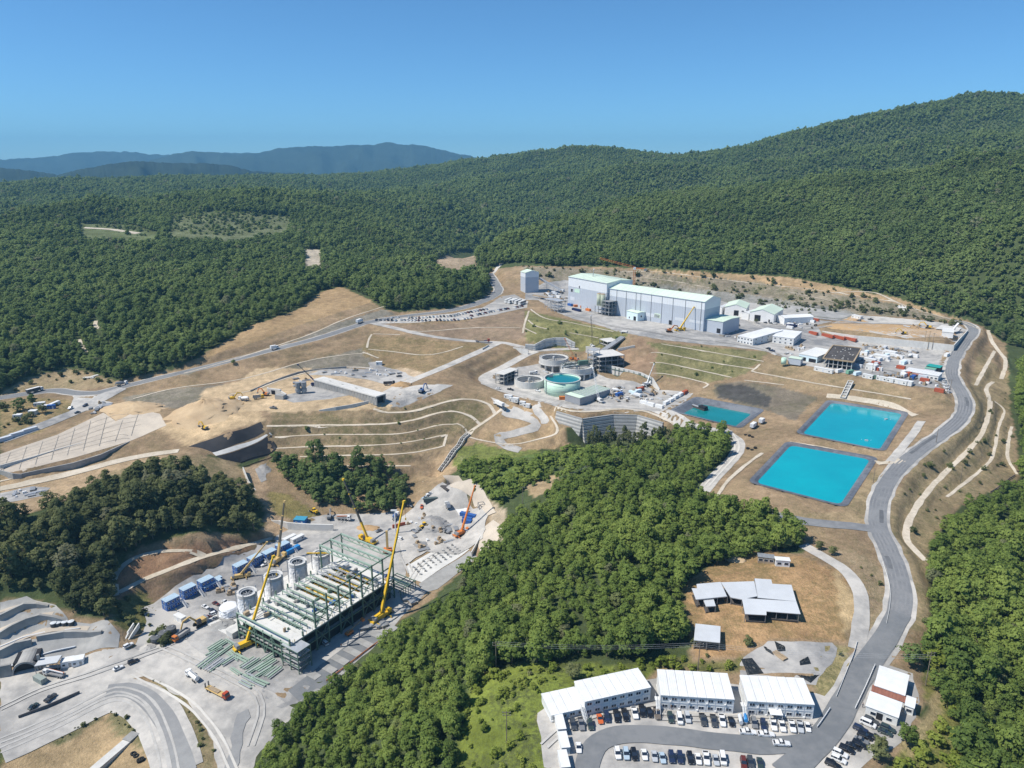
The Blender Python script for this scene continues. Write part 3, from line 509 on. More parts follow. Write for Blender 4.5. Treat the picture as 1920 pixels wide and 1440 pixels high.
YARDS = [([(1022,1450),(1015,1400),(1008,1337),(1033,1320),(1232,1272),(1392,1285),(1530,1300),(1566,1312),(1600,1270),(1640,1240),(1712,1263),(1722,1300),(1718,1345),(1690,1392),(1640,1418),(1600,1450)], M_GRAV, 'pale gravel yard of the camp'),
    ([(1387,1245),(1405,1225),(1440,1202),(1560,1205),(1570,1215),(1560,1245),(1530,1285),(1470,1275),(1390,1278)], M_GRAV2, 'grey gravel patch north of the camp'),
    ([(275,1165),(265,1140),(330,1098),(410,1060),(500,1012),(545,990),(560,975),(610,965),(745,960),(770,985),(760,1080),(800,1110),(760,1150),(700,1215),(600,1300),(530,1330),(470,1300),(400,1270),(330,1230),(250,1215)], M_GRAV2, 'grey gravel floor of the filter plant site'),
    ([(745,975),(790,935),(830,905),(870,915),(915,960),(905,1010),(860,1040),(800,1035),(760,1060),(745,1010)], M_GRAV, 'pale upper yard of the valley site'),
    ([(0,1262),(40,1250),(130,1245),(260,1215),(330,1190),(400,1240),(560,1330),(480,1420),(470,1450),(410,1450),(400,1390),(350,1310),(270,1268),(200,1285),(100,1340),(0,1395)], M_GRAV, 'pale gravel apron before the tunnel'),
    ([(985,562),(1010,563),(1045,586),(1075,598),(1130,612),(1185,627),(1240,637),(1330,647),(1420,656),(1462,664),(1480,678),(1505,684),(1618,707),(1717,724),(1778,738),(1800,730),(1780,700),(1795,665),(1780,655),(1653,645),(1540,625),(1530,610),(1560,603),(1490,595),(1400,575),(1330,560),(1200,545),(1060,525),(1020,530),(985,545)], M_GRAV2, 'grey gravel platform of the process plant and yards'),
    ([(1560,606),(1600,591),(1700,598),(1790,607),(1812,618),(1793,642),(1715,634),(1653,627),(1600,619)], M_GRAV, 'upper gravel platform behind the concrete wall'), ([(1545,612),(1600,590),(1630,605),(1690,608),(1760,614),(1800,632),(1790,641),(1715,633),(1640,624),(1560,617)], M_SOIL, 'bare orange soil on the upper platform'), ([(1660,622),(1690,622),(1712,632),(1700,635),(1664,627)], M_GRAV2, 'grey spread on the upper platform'),
    ([(905,705),(960,690),(1010,682),(1060,680),(1115,700),(1160,712),(1220,728),(1300,738),(1270,765),(1210,772),(1150,772),(1092,770),(1040,762),(940,735),(902,720)], M_GRAV, 'pale gravel platform of the thickeners'),
    ([(920,745),(945,755),(1000,775),(985,790),(940,768)], M_GRAV, 'gravel pull-in with cabins above the hairpin'),
    ([(700,602),(760,596),(850,588),(905,577),(940,556),(965,552),(990,565),(988,577),(930,590),(850,602),(760,606),(705,606)], M_GRAV, 'distant car park'),
    ([(560,702),(600,693),(660,688),(720,688),(760,698),(770,705),(720,720),(690,712),(640,705)], M_GRAV2, 'gravel laydown behind the culvert'), ([(700,705),(690,680),(705,678),(760,700),(785,712),(740,728)], M_GRAV2, 'gravel ramp beside the laydown'), ([(520,745),(560,735),(590,715),(625,720),(660,740),(620,748),(550,755)], M_GRAV2, 'gravel floor beside the piers'), ([(735,760),(770,735),(820,720),(850,722),(800,745),(752,765)], M_GRAV2, 'gravel notch beside the ramp'),
    ([(700,755),(745,730),(785,722),(825,722),(790,738),(745,762),(720,768)], M_GRAV, 'pale ramp foot'), ([(0,852),(108,815),(194,774),(217,790),(262,768),(300,776),(312,798),(247,826),(140,858),(37,888),(0,886)], M_CONC, 'concrete floor of the lined basin'), ([(194,773),(240,757),(285,757),(262,768),(217,790)], M_SAND, 'sandy heap at the head of the basin'),
    ([(0,925),(60,912),(95,915),(80,930),(40,938),(0,945)], M_GRAV2, 'gravel strip with loose blocks'), ([(140,738),(180,742),(210,755),(190,765),(150,772),(130,770)], M_GRAV, 'gravel junction with parked vehicles'),
    ([(352,838),(430,811),(489,791),(497,808),(400,849)], M_BLACK, 'black membrane on the upper embankment face'), ([(398,849),(506,811),(511,816),(405,855)], M_CONCW, 'white concrete bench between the membranes'), ([(405,856),(509,817),(518,842),(455,868),(420,862)], M_BLACK, 'black membrane on the lower embankment face'),
    ([(0,1225),(0,1130),(50,1118),(105,1135),(130,1165),(170,1170),(200,1162),(225,1190),(222,1215),(150,1230),(60,1240),(0,1255)], M_SHOT, 'sprayed concrete slope round the tunnel'), ([(830,893),(860,893),(905,918),(930,962),(915,968),(885,935),(845,915)], M_CONC, 'pale sprayed cut beside the upper yard'), ([(890,1010),(905,990),(925,975),(945,990),(930,1020),(905,1045)], M_CONC, 'pale sprayed slope below the upper yard'),
    ([(762,1062),(850,1012),(880,1030),(790,1092),(770,1085)], M_CONCW, 'white foundation slab with bolt blocks'), ([(785,1095),(880,1033),(895,1045),(820,1105),(795,1112)], M_CONCG, 'grey slab beside the white foundation'),
    ([(540,1295),(690,1180),(725,1190),(600,1295),(560,1315)], M_ASPH, 'dark asphalt strip beside the filter plant'),
    ([(478,880),(500,868),(500,900),(490,905)], M_GRAV2, 'grey spread beside the chute'), ([(1680,574),(1695,572),(1703,580),(1697,585)], M_CONCW, 'pale concrete apron on the back cut'), ([(1375,563),(1480,573),(1600,590),(1575,598),(1470,588),(1380,572)], M_SHOT, 'grey rock face of the back cut')]
for i, (q, m, lb) in enumerate(YARDS):
    drape('membrane' if m is M_BLACK else 'gravel_yard' if m in (M_GRAV, M_GRAV2) else 'ground_sheet', q, m, .05 + .003*i + (.3 if 'upper yard of the valley' in lb or 'sprayed cut' in lb else 0), (1.5 if 'sprayed' in lb else 3.0), .5 if m in (M_GRAV, M_GRAV2, M_SOIL, M_SAND) else 0.05, lb)
CAMPR = [(1098,1452),(1103,1415),(1125,1388),(1170,1376),(1240,1378),(1320,1388),(1400,1397),(1470,1400),(1540,1388)]
ribbon('asphalt_road', px_line(CAMPR, 2.0, 3), 6.2, M_ASPH, .25, 'dark asphalt loop through the camp car park', .35)
ribbon('asphalt_road', px_line([(1470,1452),(1530,1400),(1562,1360),(1594,1300),(1629,1240),(1667,1190),(1686,1150)], 2.0, 3), 7.0, M_ASPH, .27, 'dark fresh asphalt on the road into the camp', .3)
drape('damp_stain', [(445,1340),(465,1330),(470,1345),(455,1375),(450,1410),(440,1450),(418,1450),(432,1410),(437,1370)], M_DAMP, .24, 3, .8, 'damp streak across the pale apron')

# joints of the basin slabs, tyre tracks on the pale roads
M_JOINT = mat('slab_joint', (.41,.37,.315), .9, .2, 1.0, 0, coords='World'); M_TRACK = mat('tyre_track', (.43,.415,.39), .9, .12, .4, .2, coords='World'); M_TRACKP = mat('pale_track', (.57,.545,.50), .9, .08, .4, .2, coords='World')
for k in range(6):
    f = (k+.5)/6; q = [(0, 854+30*f), (108+15*f, 818+33*f), (200+30*f, 776+50*f), (250+25*f, 772+42*f) if f < .75 else (225+20*f, 790+36*f)]; ribbon('slab_joint', px_line(q, 3, 1), .25, M_JOINT, .30+.003*k, 'dark joint between basin slabs', .05, 1)
for k in range(9): u = 20+k*30; v0 = float(np.interp(u, [0,108,194,217,262,300], [854,817,777,793,772,778])); v1 = float(np.interp(u, [0,37,140,247,312], [884,886,856,825,798])); ribbon('slab_joint', px_line([(u, v0+1), (u-14, v1-2)], 3, 1), .25, M_JOINT, .33+.003*k, 'dark cross joint between basin slabs', .05, 1)
TRK = [(0,1390,110,1345,190,1302,230,1290,280,1310,312,1370,330,1450),(0,1408,115,1358,192,1314,238,1306,278,1338,300,1395,310,1450),(0,1330,80,1290,180,1262,280,1225,350,1195),(250,1262,350,1310,410,1380,440,1450),(300,1210,420,1265,500,1310,470,1400),(770,1075,745,1020,790,985,850,950),(760,1100,800,1045,870,1010),(1330,640,1240,628,1120,606,1050,582),(1480,672,1420,652,1340,640),(1500,640,1440,622,1400,600),(1610,680,1690,700,1760,720),(1240,770,1150,764,1060,757,960,730),(1120,745,1200,745,1280,752),(1020,1400,1060,1360,1140,1330,1230,1318),(1240,1345,1380,1350,1520,1352),(1325,912,1352,882,1388,840,1370,812),(1420,620,1500,618,1560,612)]
for k, q in enumerate(TRK):
    pts = list(zip(q[::2], q[1::2])); P = px_line(pts, 2.5, 2)
    for s_ in (-1, 1): ribbon('tyre_track', P, .75, M_TRACK if k % 3 or k < 3 else M_TRACKP, .28+.003*k, 'faint tyre track across the gravel', .2, 1, s_*1.05)

M_WORN = mat('worn_wheel_path', (.195,.20,.208), .85, .12, .3, .1, coords='World', col2=(.25,.25,.252)); M_PATCH = mat('tar_patch', (.135,.14,.147), .8, .15, .5, .1, coords='World')
for P, o_ in ((L_MAIN, .19), (L_UP, .21)):
    for k, s_ in enumerate((-2.2, -.75, .9, 2.3)): ribbon('wheel_path', P, .7, M_WORN, o_+.004*k, 'paler worn wheel path on the asphalt road', .3, 1, s_)
for k, (i0, i1, s_) in enumerate([(20,28,1.2),(52,57,-1.4),(80,92,1.6),(110,116,-1.0),(40,44,2.0)]): ribbon('road_patch', L_MAIN[i0:i1], 1.6, M_PATCH, .215+.003*k, 'darker tar patch on the road past the ponds', .3, 1, s_)
# ------------------------------------------------------------------ woods
def leaf_mat(name, dark, mid, bright, sc):
    m = bpy.data.materials.new(name); m.use_nodes = True; t = m.node_tree; t.nodes.clear(); L = t.links.new
    N = lambda k: t.nodes.new(k)
    oi = N('ShaderNodeObjectInfo'); g = N('ShaderNodeNewGeometry'); ns = N('ShaderNodeTexNoise'); ns.inputs['Scale'].default_value = sc; ns.inputs['Detail'].default_value = 3
    L(oi.outputs['Location'], ns.inputs['Vector'])
    def mth(op, a, b):
        q = N('ShaderNodeMath'); q.operation = op
        for s, i in ((a, 0), (b, 1)):
            if isinstance(s, float): q.inputs[i].default_value = s
            else: L(s, q.inputs[i])
        return q.outputs[0]
    f = mth('ADD', mth('MULTIPLY', ns.outputs[0], 1.2), mth('ADD', mth('MULTIPLY', oi.outputs['Random'], .42), mth('MULTIPLY', g.outputs['Random Per Island'], .36)))
    r = N('ShaderNodeValToRGB'); L(mth('MULTIPLY', f, .62), r.inputs[0])
    e = r.color_ramp.elements; e[0].position = .34; e[0].color = (*dark, 1); e[1].position = .80; e[1].color = (*bright, 1); q = e.new(.56); q.color = (*mid, 1)
    mr = N('ShaderNodeMapRange'); L(oi.outputs['Random'], mr.inputs[0]); mr.inputs[1].default_value = .97; mr.inputs[2].default_value = .98; mr.inputs[4].default_value = .75
    gx_ = N('ShaderNodeMix'); gx_.data_type = 'RGBA'; L(mr.outputs[0], gx_.inputs[0]); L(r.outputs[0], gx_.inputs[6]); gx_.inputs[7].default_value = (.23,.23,.15,1)      # a few dry, greyish crowns
    d = N('ShaderNodeBsdfDiffuse'); tr = N('ShaderNodeBsdfTranslucent'); L(gx_.outputs[2], d.inputs[0]); L(gx_.outputs[2], tr.inputs[0])
    mx = N('ShaderNodeMixShader'); mx.inputs[0].default_value = .42; L(d.outputs[0], mx.inputs[1]); L(tr.outputs[0], mx.inputs[2])
    o = N('ShaderNodeOutputMaterial'); L(mx.outputs[0], o.inputs[0]); return m
LEAF = {'bright': leaf_mat('fresh_leaves', (.102,.155,.045), (.190,.262,.066), (.285,.355,.092), .02), 'dull': leaf_mat('dull_leaves', (.096,.142,.058), (.165,.23,.08), (.235,.30,.108), .012), 'olive': leaf_mat('olive_leaves', (.082,.102,.050), (.15,.172,.074), (.235,.255,.115), .03), 'scrub': leaf_mat('scrub_leaves', (.12,.17,.034), (.22,.28,.055), (.33,.375,.09), .05)}
M_BARK = mat('bark', (.16,.13,.10), .95, .3, 2.0, .5)
NRM = {}
def crown_mesh(name, seed, n_cl, per, lsize, rad=3.2, hgt=5.5, base=3.6, m=None, tall=1.0):
    r = np.random.default_rng(seed); C = []; k = 0
    while len(C) < n_cl:
        p = r.normal(size=3); p /= np.linalg.norm(p)
        if p[2] < -.8: continue
        f = r.uniform(.62, 1.0); lump = 1 + .28*math.sin(3*math.atan2(p[1], p[0]) + seed) + .15*r.normal()
        C.append((p[0]*rad*.78*f*lump, p[1]*rad*.78*f*lump, base + hgt*.45*tall + p[2]*hgt*.5*f*tall, r.uniform(.26, .44)*rad))
    V = []; F = []; NR = []; cc = np.array([0, 0, base + hgt*.38*tall])
    for cx, cy, cz, cr in C:
        n = r.normal(size=(per, 3)); n /= np.linalg.norm(n, axis=1)[:, None]; n[:, 2] = np.abs(n[:, 2])*.9 - .15*(r.random(per) < .3)
        pos = np.array([cx, cy, cz]) + n*np.array([cr, cr, cr*.72])*r.uniform(.75, 1.05, (per, 1))
        nn = n + np.array([0, 0, .35]) + r.normal(size=(per, 3))*.38; nn /= np.linalg.norm(nn, axis=1)[:, None]
        a = np.cross(nn, r.normal(size=(per, 3))); a /= np.linalg.norm(a, axis=1)[:, None]; b = np.cross(nn, a)
        s = lsize*r.uniform(.6, 1.25, (per, 1)); a = a*s; b = b*s*r.uniform(.55, .9, (per, 1))
        on = pos-cc; on /= np.linalg.norm(on, axis=1)[:, None]+1e-6; sn = n*.5 + on*.5 + nn*.35 + np.array([0, 0, .3]); sn /= np.linalg.norm(sn, axis=1)[:, None]
        for i in range(per):
            NR += [tuple(sn[i])]*4; q = len(V); V += [pos[i]-a[i], pos[i]-b[i]*1.0, pos[i]+a[i], pos[i]+b[i]]; F.append((q, q+1, q+2, q+3))
    me = bpy.data.meshes.new(name); me.from_pydata([tuple(v) for v in V], [], F); me.update(); me.materials.append(m); me.polygons.foreach_set('use_smooth', [True]*len(F)); me.normals_split_custom_set_from_vertices(NR); NRM[me.name] = NR; return me
def trunk_mesh(name, seed):
    r = random.Random(seed); V, F = [], []
    def limb(p, q, r0, r1, k=6):
        p, q = Vector(p), Vector(q); d = (q-p).normalized(); a = d.orthogonal().normalized(); b = d.cross(a); o = len(V)
        for c, rr in ((p, r0), (q, r1)):
            for i in range(k): t_ = 2*math.pi*i/k; V.append(c + a*math.cos(t_)*rr + b*math.sin(t_)*rr)
        for i in range(k): F.append((o+i, o+(i+1) % k, o+k+(i+1) % k, o+k+i))
    top = Vector((r.uniform(-.3, .3), r.uniform(-.3, .3), 4.2)); limb((0, 0, -.5), top, .28, .17)
    for i in range(5):
        a = i*1.26+r.uniform(-.3, .3); s = top*r.uniform(.6, .95); limb(s, s+Vector((math.cos(a)*1.9, math.sin(a)*1.9, r.uniform(1.2, 2.6))), .11, .04, 5)
    limb(top, top+Vector((0, 0, 2.6)), .16, .05)
    me = bpy.data.meshes.new(name); me.from_pydata([tuple(v) for v in V], [], F); me.update(); me.materials.append(M_BARK); return me
CR = {k: [crown_mesh('crown_'+k, s, 36, 30, .42, 3.1+.25*(s % 3), 7.4+.5*(s % 4), 1.5, m, .9+.12*(s % 3)) for s in range(1, 6)] for k, m in LEAF.items()}
CRM = {k: [crown_mesh('crown_mid_'+k, s+20, 22, 14, .80, 3.2+.25*(s % 3), 7.0+.5*(s % 4), 1.4, m) for s in range(1, 5)] for k, m in LEAF.items()}
CRF = {k: [crown_mesh('crown_far_'+k, s+40, 13, 8, 1.3, 3.3, 6.6, 1.2, m) for s in range(1, 5)] for k, m in LEAF.items()}
TR = [trunk_mesh('trunk_mesh', s) for s in range(3)]
def proto_coll(name, meshes, trunk=True):
    c = bpy.data.collections.new(name)
    for i, m in enumerate(meshes):
        if trunk:
            tk = TR[i % 3]; nv, nf = len(m.vertices), len(m.polygons); m2 = bpy.data.meshes.new(m.name+'_tree'); m2.from_pydata([tuple(v.co) for v in m.vertices]+[tuple(v.co) for v in tk.vertices], [], [tuple(p.vertices) for p in m.polygons]+[tuple(k+nv for k in p.vertices) for p in tk.polygons]); m2.update()
            m2.materials.append(m.materials[0]); m2.materials.append(M_BARK); m2.polygons.foreach_set('material_index', [0]*nf+[1]*len(tk.polygons)); m2.polygons.foreach_set('use_smooth', [True]*len(m2.polygons)); m2.normals_split_custom_set_from_vertices(NRM[m.name]+[(0, 0, 0)]*len(tk.vertices)); m = m2
        c.objects.link(bpy.data.objects.new('%s_%d' % (name, i), m))
    return c
PC = {}
for k in LEAF: PC[k, 0] = proto_coll('near_'+k, CR[k]); PC[k, 1] = proto_coll('mid_'+k, CRM[k]); PC[k, 2] = proto_coll('far_'+k, CRF[k], False)
def gn_scatter(name, P, scl, coll, label, nvar):
    """one mass of instanced plants standing on the given points"""
    me = bpy.data.meshes.new(name); n_ = len(P); me.vertices.add(n_); me.vertices.foreach_set('co', np.asarray(P, float).ravel())
    rr = np.random.default_rng(n_)
    def A(nm, ty, arr):
        q = me.attributes.new(nm, ty, 'POINT'); q.data.foreach_set('vector' if ty == 'FLOAT_VECTOR' else 'value', arr.ravel())
    A('rot', 'FLOAT_VECTOR', np.c_[rr.normal(size=(n_, 2))*.05, rr.uniform(0, 6.28, n_)]); A('scl', 'FLOAT_VECTOR', np.asarray(scl, float)); A('pick', 'INT', rr.integers(0, nvar, n_).astype(np.int32))
    o = bpy.data.objects.new(name, me); COL.objects.link(o)
    g = bpy.data.node_groups.new(name+'_nodes', 'GeometryNodeTree'); g.interface.new_socket('Geometry', in_out='INPUT', socket_type='NodeSocketGeometry'); g.interface.new_socket('Geometry', in_out='OUTPUT', socket_type='NodeSocketGeometry')
    gi, go = g.nodes.new('NodeGroupInput'), g.nodes.new('NodeGroupOutput'); ip = g.nodes.new('GeometryNodeInstanceOnPoints'); ci = g.nodes.new('GeometryNodeCollectionInfo')
    ci.inputs['Collection'].default_value = coll; ci.inputs['Separate Children'].default_value = True; ci.inputs['Reset Children'].default_value = True
    ip.inputs['Pick Instance'].default_value = True
    def NA(nm, ty):
        q = g.nodes.new('GeometryNodeInputNamedAttribute'); q.data_type = ty; q.inputs['Name'].default_value = nm; return q.outputs['Attribute']
    l = g.links.new; l(gi.outputs[0], ip.inputs['Points']); l(ci.outputs[0], ip.inputs['Instance']); l(NA('pick', 'INT'), ip.inputs['Instance Index']); l(NA('rot', 'FLOAT_VECTOR'), ip.inputs['Rotation']); l(NA('scl', 'FLOAT_VECTOR'), ip.inputs['Scale']); l(ip.outputs[0], go.inputs[0])
    mo = o.modifiers.new('scatter', 'NODES'); mo.node_group = g
    return tag(o, label, None, None, 'stuff')
def candidates(h0, h1, sp, seed):
    r = np.random.default_rng(seed); x1 = h1*1.02; y = np.arange(70, h1*1.02, sp); x = np.arange(-x1, x1, sp); X, Y = np.meshgrid(x, y)
    X = X + r.uniform(-.42, .42, X.shape)*sp; Y = Y + r.uniform(-.42, .42, Y.shape)*sp; X, Y = X.ravel(), Y.ravel(); d = np.hypot(X, Y); m = (d > h0) & (d <= h1); X, Y = X[m], Y[m]
    Z = Hat(X, Y); u, v, dep = project(X, Y, Z); m = (u > -430) & (u < 2340) & (Y > 40) & (v < 1640); return X[m], Y[m], Z[m], u[m], v[m], dep[m]
F_HILL = [(-500,60),(2420,60),(2420,700),(2120,660),(1935,650),(1903,655),(1878,638),(1840,606),(1760,584),(1680,556),(1600,541),(1480,518),(1290,506),(1120,498),(1040,500),(985,492),(950,496),(925,502),(912,520),(918,540),(900,560),(840,575),(750,583),(720,578),(690,556),(640,535),(600,546),(560,578),(480,605),(420,640),(330,690),(235,716),(212,712),(165,695),(130,688),(60,704),(0,733),(-200,780),(-500,850)]
CLEAR = [[(325,402),(420,396),(545,406),(540,442),(430,458),(312,450)],[(150,419),(250,422),(300,438),(290,460),(150,450)],[(818,488),(850,472),(890,472),(895,510),(850,517),(816,508)],[(570,467),(602,468),(606,508),(572,508)],[(170,596),(186,596),(200,645),(178,640)],[(142,630),(154,632),(175,690),(158,688)]]
F_LEFT = [(-450,1080),(-100,1010),(0,985),(60,968),(130,945),(190,910),(280,894),(345,882),(400,898),(448,915),(482,945),(497,980),(475,998),(380,992),(330,1000),(258,1022),(212,1075),(212,1150),(190,1160),(150,1150),(100,1122),(40,1112),(-100,1105),(-450,1150)]
F_PATCH = [(505,868),(600,885),(700,872),(742,876),(765,920),(757,945),(742,962),(690,962),(600,948),(540,905)]
F_RIDGE = [(1250,832),(1285,812),(1355,812),(1368,845),(1312,905),(1318,930),(1400,955),(1488,990),(1507,1030),(1430,1036),(1350,1058),(1288,1090),(1272,1130),(1288,1190),(1250,1228),(1080,1240),(930,1245),(880,1300),(860,1340),(850,1400),(830,1640),(470,1640),(500,1395),(540,1345),(620,1308),(720,1230),(800,1160),(880,1090),(940,1020),(950,985),(1010,940),(1080,900),(1105,862),(1130,846),(1200,838)]
F_BUSH = [(855,870),(905,860),(960,868),(1080,845),(1110,862),(1080,893),(1000,912),(940,950),(905,915)]
F_RIGHT = [(1912,690),(2400,650),(2400,1640),(1790,1640),(1785,1420),(1800,1370),(1770,1330),(1768,1260),(1742,1200),(1742,1095),(1748,1015),(1795,962),(1855,935),(1912,915),(1915,810),(1902,745)]
F_CAMP = [(1745,1260),(1790,1280),(1800,1420),(1790,1640),(1640,1640),(1650,1445),(1700,1425),(1760,1355),(1772,1310)]
F_GREEN = [(905,1270),(1000,1252),(1080,1258),(1040,1300),(1010,1330),(1020,1640),(850,1640),(868,1340)]
X, Y, Z, u, v, dep = candidates(110, 720, 3.5, 1)
clr = np.zeros(len(u), bool)
for q in CLEAR: clr |= inside(u, v, q)
def pickf(poly, h1, h0=0): return inside(u, v, poly) & ~clr & (np.hypot(X, Y) < h1) & (np.hypot(X, Y) > h0)
regs = [('left_wood', pickf(F_LEFT, 460), 'olive', 'dark broad-leaved tree in the wood above the blue cabins', 'trees in the wood above the blue cabins', .95, .68), ('patch', pickf(F_PATCH, 460), 'dull', 'broad-leaved tree in the round copse behind the cranes', 'trees in the copse behind the cranes', 1.0, .8),
        ('ridge', pickf(F_RIDGE, 470), 'bright', 'bright green tree in the wood between valley site and camp', 'trees on the wooded ridge', .68, .92), ('right', pickf(F_RIGHT, 620), 'bright', 'bright green tree in the wood beyond the winding road', 'trees in the wood beyond the road', .76, .85), ('hill', pickf(F_HILL, 900, 480), 'dull', None, None, .76, .82)]
regs[3][1][:] &= ~regs[4][1]
cand = []; used = np.zeros(len(u), bool)
for ri, (nm, mk, pal, lb, gr, sc, dens) in enumerate(regs):
    ii = np.where(mk & ~used & (RNG.random(len(u)) < dens))[0]; used[ii] = True
    sv = np.clip(RNG.lognormal(-.02, .27, len(ii)), .5, 1.75)*sc*(0.92 + .3*vnoise(X[ii]/22, Y[ii]/22, 41)); hz = np.clip(RNG.normal(1, .13, len(ii)), .7, 1.4)
    cand.append((ii, sv, hz))
infr = [(dep[i]/s, ri, k) for ri in range(4) for k, (i, s) in enumerate(zip(cand[ri][0], cand[ri][1])) if -5 < u[i] < 1925 and v[i] < 1490]
infr.sort(); solo = set((ri, k) for _, ri, k in infr[:290]); rr_ = random.Random(5)
for ri, (nm, mk, pal, lb, gr, sc, dens) in enumerate(regs):
    ii, sv, hz = cand[ri]; keep = [k for k in range(len(ii)) if (ri, k) not in solo]
    P = np.c_[X[ii], Y[ii], Z[ii]-.15][keep]; S = np.c_[sv, sv, sv*hz][keep]
    gn_scatter('forest', P, S, PC[pal, 0], {'left_wood': 'dense dark broad-leaved wood above the blue cabins', 'patch': 'round dark copse below the terraced slope', 'ridge': 'bright green wood covering the ridge between valley site and camp', 'right': 'bright green wood beyond the winding road', 'hill': 'broad-leaved wood along the edge of the cleared site'}[nm], 5)
    for k in range(len(ii)):
        if (ri, k) not in solo: continue
        i = ii[k]; e = bpy.data.objects.new('broadleaf_tree', None); COL.objects.link(e); e.location = (X[i], Y[i], Z[i]-.15); e.rotation_euler = (rr_.gauss(0, .04), rr_.gauss(0, .04), rr_.uniform(0, 6.28)); e.scale = (sv[k], sv[k], sv[k]*hz[k]); e.empty_display_size = .5
        tag(e, lb, 'tree', gr)
        for pn, mm in (('trunk', TR[k % 3]), ('crown', CR[pal][k % 5])):
            o = bpy.data.objects.new(pn, mm); COL.objects.link(o); o.parent = e
for h0, h1, sp, lod, sc, lb in [(720, 1300, 4.6, 1, .84, 'broad-leaved wood on the slopes behind the site'), (1300, 3100, 6.6, 2, 1.06, 'distant wood covering the hills up to the skyline')]:
    X, Y, Z, u, v, dep = candidates(h0, h1, sp, int(h0)); clr = np.zeros(len(u), bool)
    for q in CLEAR: clr |= inside(u, v, q)
    mk = inside(u, v, F_HILL) & ~clr; ii = np.where(mk)[0]
    s = np.clip(RNG.lognormal(0, .24, len(ii)), .55, 1.8)*sc*(0.9 + .35*vnoise(X[ii]/40, Y[ii]/40, 42)); gn_scatter('forest', np.c_[X[ii], Y[ii], Z[ii]-.3], np.c_[s, s, s*RNG.uniform(.8, 1.15, len(ii))], PC['dull', lod], lb, 4)
# undergrowth, bushes on the slopes
def bushes(polys, sp, dens, sc, pal, label, seed, hmax=900, hmin=0):
    X, Y, Z, u, v, dep = candidates(max(100, hmin), hmax, sp, seed); mk = np.zeros(len(u), bool)
    for q in polys: mk |= inside(u, v, q)
    for Lw in ALL_ROADS: mk &= seg_near(X, Y, Lw[::3] if len(Lw) > 6 else Lw)[0] > 6.5
    ii = np.where(mk & (RNG.random(len(u)) < dens*(1+.9*vnoise(X/14, Y/14, seed))))[0]
    s = np.clip(RNG.lognormal(0, .45, len(ii)), .4, 2.4)*sc
    gn_scatter('shrubbery', np.c_[X[ii], Y[ii], Z[ii]-1.9*s], np.c_[s*1.25, s*1.25, s], PC[pal, 1], label, 4)
bushes([F_GREEN, [(1240,1232),(1330,1240),(1400,1235),(1390,1262),(1230,1254)], [(1080,1250),(1240,1240),(1230,1260),(1090,1275)]], 2.0, .34, .19, 'scrub', 'low bright green scrub beside the camp', 51, 260)
bushes([F_CAMP, [(1725,1220),(1770,1240),(1770,1300),(1740,1290)]], 2.6, .6, .32, 'scrub', 'low green scrub right of the camp', 52, 300)
bushes([F_BUSH], 3.2, .6, .45, 'bright', 'green scrub above the valley cut', 53, 480); bushes([[(205,1130),(265,1112),(300,1170),(260,1195),(220,1180)],[(300,1180),(330,1190),(330,1215),(280,1205)]], 2.6, .6, .25, 'olive', 'scrub at the foot of the red slope', 54, 400)
bushes([[(980,500),(1290,512),(1480,524),(1600,547),(1760,590),(1600,586),(1500,590),(1380,560),(1200,540),(1060,525),(980,515)]], 4.5, .30, .30, 'olive', 'scattered bushes on the back cut', 55, 900)
bushes([[(1560,565),(1700,590),(1800,608),(1780,612),(1680,592),(1600,582)]], 3.5, .6, .36, 'olive', 'dark bushes above the upper platform', 56, 900)
bushes([[(985,582),(1180,625),(1160,650),(1070,650),(985,630)],[(1200,640),(1440,660),(1400,700),(1330,712),(1230,690)],[(505,775),(700,775),(850,750),(900,790),(800,850),(640,878),(520,866)]], 5, .12, .17, 'dull', 'small bushes on the terraced slopes', 57, 900)
bushes([[(1285,1195),(1310,1210),(1440,1195),(1420,1225),(1310,1238)],[(1520,1025),(1600,1030),(1655,1070),(1660,1120),(1630,1180),(1615,1100),(1580,1060)],[(1590,1160),(1605,1165),(1595,1230),(1560,1290),(1545,1320),(1530,1280)],[(1405,965),(1620,995),(1600,1005),(1480,1000)]], 3, .25, .24, 'olive', 'bushes round the dry field', 58, 400)
bushes([[(325,402),(420,396),(545,406),(525,430),(430,443),(316,436)],[(155,421),(250,424),(300,440),(260,445)]], 7, .7, .40, 'dull', 'low scrub in the far clearing', 59, 1700, 700)
bushes([[(1650,950),(1740,860),(1830,800),(1890,720),(1905,890),(1800,945),(1740,1000),(1740,1180),(1705,1150)]], 4, .16, .2, 'olive', 'sparse bushes on the fill slope below the road', 60, 700); bushes([[(0,755),(110,748),(140,770),(60,812),(0,822)],[(0,735),(130,692),(220,715),(140,730)]], 4, .35, .3, 'olive', 'bushes round the small cabins by the far road', 61, 700)
bushes([[(80,1370),(170,1330),(190,1350),(95,1400)],[(200,1330),(250,1330),(300,1420),(260,1400)],[(270,1268),(320,1285),(405,1400),(410,1450),(370,1450),(330,1330)],[(0,1400),(50,1380),(70,1400),(0,1430)]], 2.0, .5, .11, 'olive', 'dry weeds beside the haul road', 62, 330)
